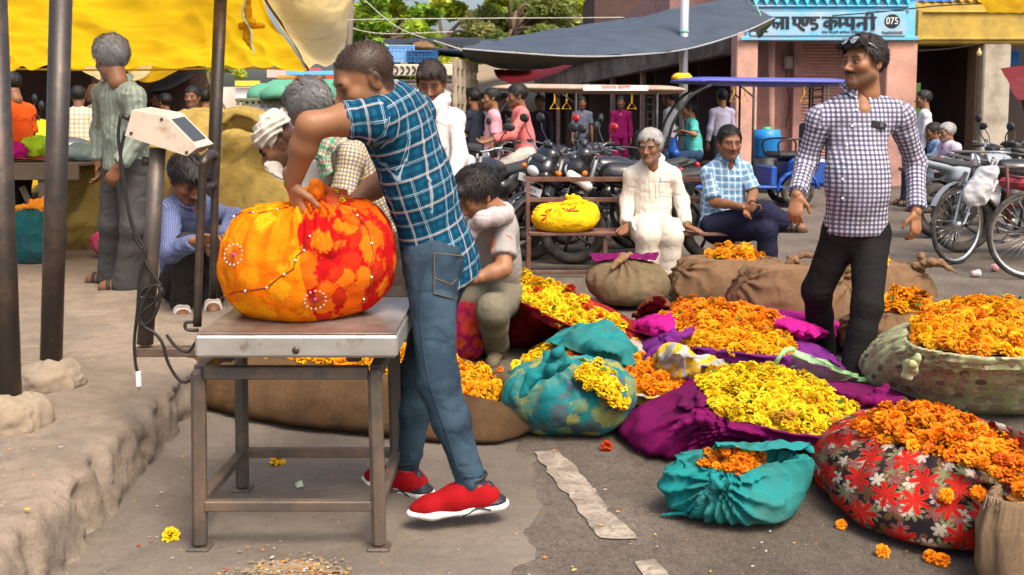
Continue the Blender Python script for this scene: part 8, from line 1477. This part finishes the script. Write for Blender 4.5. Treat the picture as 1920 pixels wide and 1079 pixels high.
# ---- electric rickshaws
def erickshaw(label, loc, yaw, paint, roofm, seatm, banner=None, drum=True):
    e = thing('electric_rickshaw', label, 'rickshaw', loc, yaw, 'electric rickshaws'); bx = lambda n, c, d, m_, b=.02: MB().box(c, d, None, b).build(n, m_, e, local=True)
    wheel(e, (1.12, 0, .24), .24, .09, 6, 'front_wheel', m=M_ALU); [wheel(e, (-.78, s * .42, .24), .24, .09, 6, 'rear_wheel', m=M_ALU) for s in (-1, 1)]
    bx('floor_pan', (-.1, 0, .30), (1.9, .92, .05), paint); bx('rear_body', (-.95, 0, .52), (.62, .96, .42), paint, .06); bx('seat_box', (-.42, 0, .46), (.10, .9, .30), paint); bx('passenger_seat', (-.72, 0, .77), (.5, .86, .09), seatm, .04); bx('seat_back', (-1.05, 0, 1.02), (.09, .84, .46), seatm, .04); bx('driver_seat', (.36, 0, .62), (.34, .6, .10), seatm, .04); bx('driver_box', (.36, 0, .44), (.36, .7, .26), paint, .03)
    for s in (-1, 1): blob(e, 'mudguard', paint, lambda S_: [S_.cap((-.78 + .30 * math.cos(a), s * .44, .24 + .30 * math.sin(a)), (-.78 + .30 * math.cos(a + .4), s * .44, .24 + .30 * math.sin(a + .4)), .06, .06, .02, (math.cos(a), 0, math.sin(a)), .4) for a in np.arange(.1, 2.8, .4)], .02)
    blob(e, 'front_cowl', paint, lambda S_: S_.cap((1.10, 0, .50), (1.02, 0, .84), .12, .20, .1, (1, 0, .3), .45).cap((1.0, -.28, .80), (1.0, .28, .80), .07, .07, .08), .02); MB().lathe([(.09, 0), (.08, .03), (0, .04)], (1.19, 0, .82), (1, 0, 0), 18).build('headlamp', M_LAMP, e, True, local=True)
    s = SDF(); s.cap((-1.15, 0, 1.84), (.55, 0, 1.86), .50, .50, .05, (0, 0, 1), .14).cap((.55, 0, 1.86), (1.02, 0, 1.77), .50, .42, .05, (0, 0, 1), .12); s.clip((0, 0, 1.80), (.05, 0, -1)); s.clip((0, .5, 0), (0, 1, 0)); s.clip((0, -.5, 0), (0, -1, 0)); P, Q = s.mesh(.022); mesh_np('roof', P, Q, roofm, e, True, local=True)
    for x in (-1.18, -.1):
        for sg in (-1, 1): MB().tube([(x, sg * .45, .45), (x, sg * .45, 1.82)], .018, 8).build('post', M_BLK, e, True, local=True)
    for sg in (-1, 1):
        MB().tube(spline([(1.14, sg * .38, .88), (1.06, sg * .43, 1.25), (.82, sg * .45, 1.62), (.52, sg * .46, 1.80)], 18), .022, 8).build('windscreen_frame', M_BLK, e, True, local=True); MB().tube([(-.1, sg * .45, 1.62), (.12, sg * .45, 1.8)], .012, 6).build('brace', M_BLK, e, True, local=True); MB().tube(spline([(-.5, sg * .46, .74), (-.5, sg * .47, .98), (-.95, sg * .47, .98), (-.98, sg * .47, .74)], 16), .014, 8).build('hand_rail', M_BLK, e, True, local=True)
    ws = MB(); pr = spline([(1.14, 0, .90), (1.06, 0, 1.25), (.82, 0, 1.62), (.55, 0, 1.79)], 14); ws.grid(lambda u, v: np.array([pr[int(u * 13)][0], (v - .5) * .84, pr[int(u * 13)][2]]), 14, 6); ws.build('windscreen', glass('windscreen_glass', (.62, .70, .74), .42), e, True, local=True)
    MB().tube(spline([(.82, -.34, 1.06), (.92, -.2, 1.06), (.92, .2, 1.06), (.82, .34, 1.06)], 14), .014, 8).build('handlebar', M_BLK, e, True, local=True); MB().tube([(.95, 0, 1.05), (1.05, 0, .6)], .02, 8).build('steering_column', M_BLK, e, True, local=True)
    for sg in (-1, 1): blob(e, 'mirror', M_BLK, lambda S_: S_.ell((.88, sg * .40, 1.26), (.02, .055, .08), k=.01), .012); MB().tube([(.88, sg * .36, 1.06), (.88, sg * .40, 1.2)], .007, 6).build('mirror_stem', M_BLK, e, True, local=True)
    gr_ = MB(); [gr_.box((-1.16, 0, 1.30 + .11 * q), (.02, .5, .025)) for q in range(5)]; [gr_.box((-1.163, sg * .25, 1.5), (.02, .03, .6)) for sg in (-1, 1)]; gr_.build('rear_grille', M_BLK, e, local=True)
    for x in (-.85, .18, .02):
        h_ = MB(); h_.box((x, .40, 1.72), (.02, .012, .12), None, .004); h_.tube([(x, .40, 1.66), (x - .06, .40, 1.56), (x + .06, .40, 1.56)], .010, 6, closed=True); h_.build('grab_handle', mat('yellow_plastic', (.75, .42, .01), .5), e, local=True)
    return e
M_BLU = mat('blue_vehicle_paint', (.012, .07, .34), .35, .15, 5, spec=.5, dirt=(.08, .09, .14), ds=3, dth=.62); M_BLUR = mat('blue_vinyl_roof', (.075, .085, .38), .45, .12, 4, spec=.4); M_TANR = mat('dusty_brown_roof', (.36, .22, .16), .7, .15, 5, .2, 30, dirt=(.45, .34, .26), ds=3, dth=.5)
eb = erickshaw('blue electric rickshaw with yellow taxi box and yellow grab handles', (at(1385, 300, 15.3)[0], 15.3, 0), R(180), M_BLU, M_BLUR, M_SEAT)
tb = MB().box((0, 0, 0), (.28, .30, .13), None, .05).build('taxi_box', mat('taxi_yellow', (.78, .46, .01), .45), eb, local=True); tb.location = (.88, 0, 1.92); lt = MB(); lt.tube(spline([(-.08, -.153, -.02), (-.05, -.153, .03), (-.02, -.153, -.02), (.03, -.153, .03), (.08, -.153, .0)], 14), .008, 5); lt.build('taxi_mark', M_SIGNK, tb, local=True)
text('maker_lettering', 'iLAZ', (0, 0, 0), 0, 0, .09, M_SIGNW, None, rot=(0, 0, 0)).parent = eb; o = [c_ for c_ in eb.children if c_.name.startswith('maker')][0]; o.location = (-.93, .486, .60); o.rotation_euler = (R(90), 0, R(180)); o.scale = (1, 1, 1)
MB().box((-.95, .483, .70), (.4, .006, .04)).build('white_stripe', M_SIGNW, eb, local=True)
ebr = erickshaw('brown-roofed electric rickshaw with a painted banner along its roof', (at(1060, 300, 13.9)[0], 13.9, 0), R(182), mat('green_black_paint', (.03, .05, .05), .5), M_TANR, M_SEAT); ebr.scale = (1, .95, .92)
ban = MB().box((-.62, .506, 1.855), (.86, .006, .075)).build('roof_banner', M_SIGNW, ebr, local=True); tt = text('banner_lettering', 'यमराज करणी', (0, 0, 0), 0, 0, .075, mat('banner_red', (.7, .03, .04), .6), None, rot=(0, 0, 0)); tt.parent = ebr; tt.location = (-.62, .512, 1.862); tt.rotation_euler = (R(90), 0, R(180))
# driver in teal, rider in coral
Yd = 15.3; dl = eb.location
sitman('rickshaw driver in turquoise shirt holding the handlebar', 1304, 180, Yd, 90, .68, (.09, .46, .42), (.03, .06, .12), knee=.75, skin=SKIN1, z=.32, belly=True, wr=dict(L=V(dl[0] - .80, Yd - .26, 1.10), R=V(dl[0] - .80, Yd + .26, 1.10)))
rl = mr.location; sitman('motorcyclist in coral shirt and pale trousers seen from the side', 985, 190, 11.6, 100, .80, (.66, .17, .16), (.50, .46, .40), knee=.72, sleeve=1.8, wr=dict(L=V(rl[0] - .50, 11.6 - .34, 1.06), R=V(rl[0] - .50, 11.6 + .34, 1.06)), z=.2)
# ---- small truck with crates
tk = thing('small_truck', 'cream small truck with roof rack and slatted cargo sides', 'truck', (-1.45, 13.2, 0)); M_CRM = mat('cream_vehicle_paint', (.55, .48, .38), .5, .12, 4, dirt=(.3, .24, .18), ds=4, dth=.6); tx = lambda n, c, d, m_, b=.03: MB().box(c, d, None, b).build(n, m_, tk)
tx('cab', (-1.45, 13.7, .95), (1.46, 1.1, 1.1), M_CRM, .12); tx('cab_roof', (-1.45, 13.75, 1.62), (1.42, 1.0, .26), M_CRM, .12); MB().add([(-2.05, 13.12, 1.18), (-.85, 13.12, 1.18), (-.92, 13.22, 1.62), (-1.98, 13.22, 1.62)], [(0, 1, 2, 3)]).build('windscreen', mat('dark_glass', (.10, .13, .15), .08, .2, spec=.6), tk); tx('screen_banner', (-1.45, 13.14, 1.63), (1.15, .02, .09), mat('pale_blue_sign', (.55, .75, .82), .6), .004)
tx('bumper', (-1.45, 13.08, .48), (1.5, .14, .2), M_BLK, .04)
for s in (-1, 1): MB().lathe([(.09, 0), (.07, .03), (0, .04)], (-1.45 + s * .55, 13.13, .72), (0, -1, 0), 16).build('headlamp', M_LAMP, tk, True); w_ = wheel(tk, (s * .62, .35, .28), .28, .15, 6, 'wheel', yaw=R(90))
wd = mat('weathered_planks', (.34, .28, .20), .85, .2, 7, .4, 50, dirt=(.2, .15, .11), ds=5)
for q in range(6): MB().box((-.74 + q * .042, 13.3 + .28 * q, 1.30), (.05, .07, 1.55), None, .01).build('side_stake', wd, tk)
for q in range(7): MB().bar((-.76, 13.26, .62 + q * .235), (-.5, 14.75, .62 + q * .235), .03, .13).build('side_plank', wd, tk)
for q in range(6): MB().bar((-2.2, 14.78, .62 + q * .235), (-.5, 14.78, .62 + q * .235), .03, .14).build('tail_plank', wd, tk)
tx('rack_front', (-1.42, 13.25, 1.93), (1.30, .05, .15), M_CRM, .01); rk = [MB().tube(arc((-1.82 + q * .075, 13.215, 1.93), .045, -1.5, 1.5, 7, (1, 0, 0), (0, 0, 1)), .010, 6).build('rack_spring', M_BLK, tk, True) for q in range(11)]
for q in range(5): MB().bar((-2.0 + q * .3, 13.25, 2.02), (-2.0 + q * .3, 14.2, 2.02), .09, .02).build('rack_slat', wd, tk)
MB().bar((-2.08, 13.25, 1.78), (-.78, 13.25, 1.78), .05, .04).build('rack_bar', M_BLK, tk)
def crate(label, c, d, m_, group=None):
    k = thing('plastic_crate', label, 'crate', c, 0, 'plastic crates on the truck'); x, y, z = d
    for s in (-1, 1):
        f = MB()
        for q in range(5): f.box((0, s * y / 2, z * (.08 + .21 * q)), (x, .018, z * (.13 if q % 2 == 0 else .07)))
        for q in range(9): f.box((-x / 2 + x * q / 8, s * y / 2, z * .5), (.014, .024, z))
        f.build('long_side', m_, k, local=True); f = MB()
        for q in range(5): f.box((s * x / 2, 0, z * (.08 + .21 * q)), (.018, y, z * (.13 if q % 2 == 0 else .07)))
        for q in range(6): f.box((s * x / 2, -y / 2 + y * q / 5, z * .5), (.024, .014, z))
        f.build('short_side', m_, k, local=True); MB().box((s * x / 2, 0, z), (.035, y + .03, .025), None, .006).build('rim_bar', m_, k, local=True); MB().box((0, s * y / 2, z), (x - .05, .035, .025), None, .006).build('rim_bar', m_, k, local=True)
    MB().box((0, 0, .012), (x - .03, y - .03, .015)).build('crate_floor', m_, k, local=True)
a = at(750, 110, 13.5); crate('light blue plastic crate on the truck roof', (a[0], 13.5, 2.035), (.40, .36, .21), mat('light_blue_plastic', (.16, .34, .62), .5, .1)); a = at(790, 110, 13.45); crate('dark blue plastic crate beside the light blue one', (a[0] + .02, 13.45, 2.035), (.36, .34, .14), mat('dark_blue_plastic', (.02, .09, .24), .5, .1))
sk_ = bundle('burlap_lump', 'small tan sack lying on the dark blue crate', (a[0] + .03, 13.45, 2.19), .15, .12, .09, M_BURL, (0, 0), .03, .015, 12, .006, seed=71)
# ---- three-wheeler with green canvas roof
vn_ = thing('passenger_van', 'white passenger van with green canvas roof behind the brown heap', 'van', (at(530, 300, 12.4)[0], 12.4, 0)); vx = vn_.location[0]; M_GCAN = cloth('green_canvas', (.10, .30, .20), .8, .15, 4, .6); M_VW = mat('van_white', (.62, .60, .58), .45, .1, 4)
s = SDF(); s.cap((vx - .35, 12.9, 1.58), (vx + .35, 12.9, 1.58), .20, .20, .1, (0, 0, 1), .8).cap((vx - .38, 13.9, 1.62), (vx + .38, 13.9, 1.62), .22, .22, .1).cap((vx, 12.6, 1.58), (vx, 14.2, 1.64), .3, .34, .1, (0, 0, 1), .5); s.clip((0, 0, 1.55), (0, 0, -1)); P, Q = s.mesh(.025); P[:, 2] += .012 * vnoise(P, 7, 3); mesh_np('canvas_roof', P, Q, M_GCAN, vn_)
MB().box((vx, 13.4, 1.53), (1.20, 1.75, .05), None, .015).build('roof_rail', mat('olive_fringe', (.12, .13, .07), .8), vn_)
for q in range(16): MB().box((vx - .56 + q * .075, 12.51, 1.49), (.035, .012, .05)).build('roof_hook', mat('olive_fringe', (.12, .13, .07)), vn_)
MB().box((vx, 13.4, .72), (1.16, 1.7, .75), None, .12).build('body', M_VW, vn_); MB().add([(vx - .50, 12.54, 1.02), (vx + .50, 12.54, 1.02), (vx + .46, 12.62, 1.42), (vx - .46, 12.62, 1.42)], [(0, 1, 2, 3)]).build('windscreen', mat('grey_glass', (.22, .25, .30), .08, .5, 4, spec=.6), vn_)
MB().box((vx, 12.62, 1.45), (1.08, .08, .11), None, .02).build('screen_header', M_VW, vn_)
for s_ in (-1, 1): MB().bar((vx + s_ * .53, 12.55, 1.0), (vx + s_ * .49, 12.62, 1.46), .07, .08).build('screen_pillar', M_VW, vn_); MB().bar((vx + s_ * .585, 12.62, .95), (vx + s_ * .55, 12.68, 1.45), .03, .12).build('side_stripe', mat('maroon_stripe', (.28, .03, .05), .5), vn_)
for dx, dz in ((-.38, 1.32), (.38, 1.32), (-.4, 1.2), (.33, 1.24)): MB().lathe([(.001, .004), (.04, .003), (.045, 0)], (vx + dx, 12.56 - .0, dz), (0, -1, .2), 14).build('sticker', mat('pale_blue_sticker', (.55, .72, .8), .5), vn_)
text('header_lettering', 'JAI SHREE SHYAM', (vx - .08, 12.575, 1.45), 0, 0, .06, mat('sticker_blue', (.04, .07, .3), .6), vn_)
# ================================================================== STALL AND LEFT-HAND BUNDLES
stl = thing('market_table', 'rough wooden market table with a plank edge', 'table', (at(60, 300, 8.1)[0], 8.3, PZ)); tz = at(60, 304, 8.0)[2]; M_WD = mat('old_grey_wood', (.15, .115, .08), .85, .3, 7, .5, 40); xl_, xr_ = at(-70, 300, 8)[0], at(152, 300, 8)[0]
for q in range(6): MB().box(((xl_ + xr_) / 2, 8.02 + q * .15, tz - .02), (xr_ - xl_, .145, .03), None, .006).build('plank', M_WD, stl)
MB().box(((xl_ + xr_) / 2, 7.95, tz - .085), (xr_ - xl_, .03, .11), None, .006).build('apron_board', M_WD, stl)
for px, Y in ((80, 8.0), (-60, 8.0), (140, 8.75), (-60, 8.75)): x = at(px, 300, Y)[0]; MB().box((x, Y, (PZ + tz - .04) / 2), (.07, .07, tz - .04 - PZ), None, .01).build('leg', M_WD, stl)
MB().bar((at(40, 340, 8.1)[0], 8.1, tz - .2), (at(66, 360, 8.1)[0], 8.15, PZ + .25), .03, .05).build('brace', M_WD, stl)
drape('red_cloth', [[(xl_ + .1, 8.0, tz + .01), (xl_ + .5, 8.0, tz + .02), (xr_ - .3, 8.02, tz + .01)], [(xl_ + .1, 8.3, tz + .02), (xl_ + .5, 8.3, tz + .03), (xr_ - .3, 8.3, tz + .02)]], cloth('dull_red_cloth', (.25, .05, .04), .9, .2, 6, .6), None, 'dull red cloth spread on the market table', 'cloth', nu=30, nv=10, amp=.01, sc=10)
M_LIME = cloth('lime_plastic', (.36, .58, .03), .45, .2, 8, .8); M_YLP = cloth('yellow_plastic_sack', (.68, .44, .02), .5, .2, 8, .8)
for lab, px, py, Y, rx, h, m_, sd in (('lime green plastic sack on the market table', 60, 300, 8.25, .11, .2, M_LIME, 1), ('lime green plastic sack leaning behind the other', 76, 298, 8.5, .12, .16, M_LIME, 2), ('magenta bundle on the market table', 14, 300, 8.15, .16, .17, M_PINKC, 4), ('pale blue sack on the market table by the post', 148, 300, 8.3, .2, .12, cloth('pale_blue_sack', (.24, .34, .36), .7, .2, 7, .8), 6)):
    a = at(px, py, Y); bundle('sack', lab, (a[0], Y, tz - .003), rx, rx * .8, h, m_, (0, 0), .02, .02, 10, .012, 'sack', seed=sd, nu=60, nv=30)
bundle('sack', 'yellow plastic sack standing behind the market table', (at(72, 280, 9.4)[0], 9.4, PZ), .28, .22, 1.05, M_YLP, (0, 0), .03, .03, 12, .012, 'sack', seed=9, nu=60, nv=40)
ls = gr(45, 497, PZ); lb_ = bundle('cloth_bundle', 'tall dirty teal bundle under the market table', (ls[0], ls[1] + .2, PZ), .21, .18, .40, cloth('dirty_teal', (.012, .10, .11), .8, .3, 5, .7, dirt=(.05, .03, .045), dth=.55), (0, 0), .02, .014, 16, .008, seed=81, sq=.4)
knot(lb_, (ls[0] + .06, ls[1] + .15, PZ + .43), .07, cloth('orange_tie', (.72, .24, .02), .7), 3, [((ls[0] - .06, ls[1] + .12, PZ + .42), (ls[0] - .14, ls[1] + .1, PZ + .40))], 15)
ls = gr(212, 488, PZ); M_PKB = lumpy('pink_net', (.48, .06, .13), [(.5, .3, .2), (.4, .1, .1), (.3, .22, .14)], .7, 12, .45, (.2, .12, .08)); bundle('cloth_bundle', 'pink patterned bundle behind the grey-haired man', (ls[0], ls[1] + .2, PZ), .26, .2, .24, M_PKB, (0, 0), .02, .014, 16, .008, seed=83)
dr = thing('water_drum', 'blue plastic drum with green lid beside the pink column', 'drum', (at(1437, 300, 18.2)[0], 18.2, 0)); MB().lathe([(.0, .62), (.22, .62), (.24, .66), (.24, .95), (.25, .97), (.24, 1.0), (.23, 1.12), (.0, 1.13)], (dr.location[0], 18.2, 0), n=24).build('barrel', mat('drum_blue', (.02, .20, .55), .4), dr, True); MB().lathe([(.0, .04), (.06, .035), (.07, 0)], (dr.location[0], 18.2, 1.13), n=14).build('lid', mat('drum_green', (.05, .5, .2), .4), dr, True); MB().lathe([(.0, .62), (.24, .62), (.26, .3), (.26, 0)], (dr.location[0], 18.2, 0), n=20).build('stand', M_BLK, dr, True)
for lab, px, Y, r_, h, sd in (('tan sack slumped beside the parked motorcycles', 925, 11.0, .26, .62, 3), ('second tan sack under the coral-shirted rider', 955, 12.4, .28, .5, 5), ('round tan sack at the arcade foot', 1095, 13.6, .28, .45, 7)): bundle('burlap_sack', lab, (at(px, 300, Y)[0], Y, 0), r_, r_ * .9, h, burlap('tan_burlap', (.33, .23, .13)), (0, 0), .03, .03, 12, .012, 'sack', seed=sd, nu=70, nv=36, sq=.45)
# ================================================================== LITTER AND LOOSE FLOWERS
LOOSE = []
for px, py, r_, c_, lab in ((321, 1005, .026, YEL[1], 'loose yellow marigold lying by the foot of the scale stand'), (521, 865, .028, YEL[1], 'loose yellow marigold lying under the scale stand'), (1137, 838, .024, RST[0], 'rust marigold lying between teal bundle and magenta sack'), (1578, 985, .018, ORG[0], 'small orange marigold beside the leaf-print sack'), (1655, 1035, .021, ORG[2], 'loose orange marigold lying alone near the leaf-print sack'), (1745, 1045, .021, ORG[0], 'one of two orange marigolds touching by the frayed burlap sack'), (1766, 1052, .022, ORG[2], 'one of two orange marigolds touching by the frayed burlap sack'), (920, 680, .02, YEL[0], 'small yellow marigold by the shoe of the crouching man'), (938, 694, .018, ORG[1], 'small orange marigold by the shoe of the crouching man'), (905, 718, .018, RST[1], 'flattened rust marigold behind the long burlap sack')):
    LOOSE.append((gr(px, py, r_ * .5), nrm(V(random.uniform(-.4, .4), -.5, 1)), r_, c_, lab))
for px, py in ((1771, 930), (1831, 926)):
    p = surf(child(t7, 'cloth_bag'), px, py)[1]
    if p is not None: LOOSE.append((p + V(0, -.008, .004), nrm(V(0, -1, .4)), .022, ORG[2], 'orange marigold stuck to the side of the leaf-print sack'))
NEARKEYS = {'teal front', 'floral sack', 'corner sack', 'yellow sack', 'green sack', 'teal left'}
finish_flowers(298, LOOSE)
g = np.random.default_rng(12); V_, C_l = [], []
def flake(p, s, c):
    b = np.array([[-1, -.4, 0], [.9, -.5, .1], [1, .5, .05], [-.8, .6, .15]]) * s; a = g.random() * 6.28; Rz = np.array([[math.cos(a), -math.sin(a), 0], [math.sin(a), math.cos(a), 0], [0, 0, 1]]); V_.append(b @ Rz.T + p); C_l.append(np.tile(np.array(c), (4, 1)))
cols_ = [(.7, .35, .01), (.75, .2, .01), (.3, .04, .01), (.45, .40, .33), (.35, .28, .18), (.08, .07, .05), (.5, .46, .40)]
for q in range(420): p = gr(g.uniform(100, 1900), 560 + 519 * g.random() ** .8, .0085); flake(p, .0025 + .005 * g.random() ** 3, cols_[g.integers(len(cols_))])
for q in range(120): p = gr(g.uniform(-20, 330), g.uniform(540, 960), PZ + .012); flake(p if p[0] < pl_edge(p[1]) - .1 else p - V(.4, 0, 0), .003 + .006 * g.random() ** 3, cols_[g.integers(len(cols_))])
P = np.concatenate(V_); tag(mesh_np('litter', P, np.arange(len(P)).reshape(-1, 4), colattr('litter_scraps', .8), None, False, col=np.concatenate(C_l)), 'scattered petals, chaff and scraps on the ground', None, None, 'stuff')
V_, C_l = [], []; c0 = gr(552, 1084)
for q in range(2200): a = g.random() * 6.28; r_ = abs(g.normal()) * .5; p = c0 + V(math.cos(a) * r_ * .15, math.sin(a) * r_ * .10, 0); p[2] = .012 + .02 * math.exp(-(r_ / .6) ** 2) * g.random(); flake(p, .003 + .006 * g.random(), (.26, .19, .11) if g.random() < .85 else cols_[g.integers(len(cols_))])
P = np.concatenate(V_); tag(mesh_np('dried_petals', P, np.arange(len(P)).reshape(-1, 4), colattr('chaff', .9), None, False, col=np.concatenate(C_l)), 'small pile of dried petals and chaff on the concrete', None, None, 'stuff')
pw = gr(560, 912, .012); tag(MB().add([pw + V(-.016, .012, .006), pw + V(.008, .02, .014), pw + V(.02, -.012, .004), pw + V(-.004, -.014, 0), pw + V(.002, .002, .018)], [(0, 4, 1), (1, 4, 2), (2, 4, 3), (3, 4, 0)]).build('paper_wrapper', mat('green_white_paper', (.45, .55, .42), .5, .5, 90)), 'crumpled green and white paper wrapper under the scale', 'wrapper')
for px, py, rot, lab in ((1828, 513, 20, 'white and pink paper cup lying on its side in the road'), (1866, 503, 80, 'pink paper cup lying near the bicycle wheel')):
    p = gr(px, py, .03); d = V(math.cos(R(rot)), math.sin(R(rot)), 0); k = thing('paper_cup', lab, 'cup', tuple(p)); MB().lathe([(.0, 0), (.022, 0), (.030, .065), (.031, .068), (.029, .066), (.021, .004)], p - d * .03, d, 16).build('cup_wall', mat('cup_pink' + str(px), (.66, .25, .25) if px > 1850 else (.7, .5, .48), .6, .3, 40), k, True); MB().lathe([(.0285, .05), (.0315, .069), (.029, .069)], p - d * .03, d, 16).build('cup_rim', M_SIGNW, k, True)
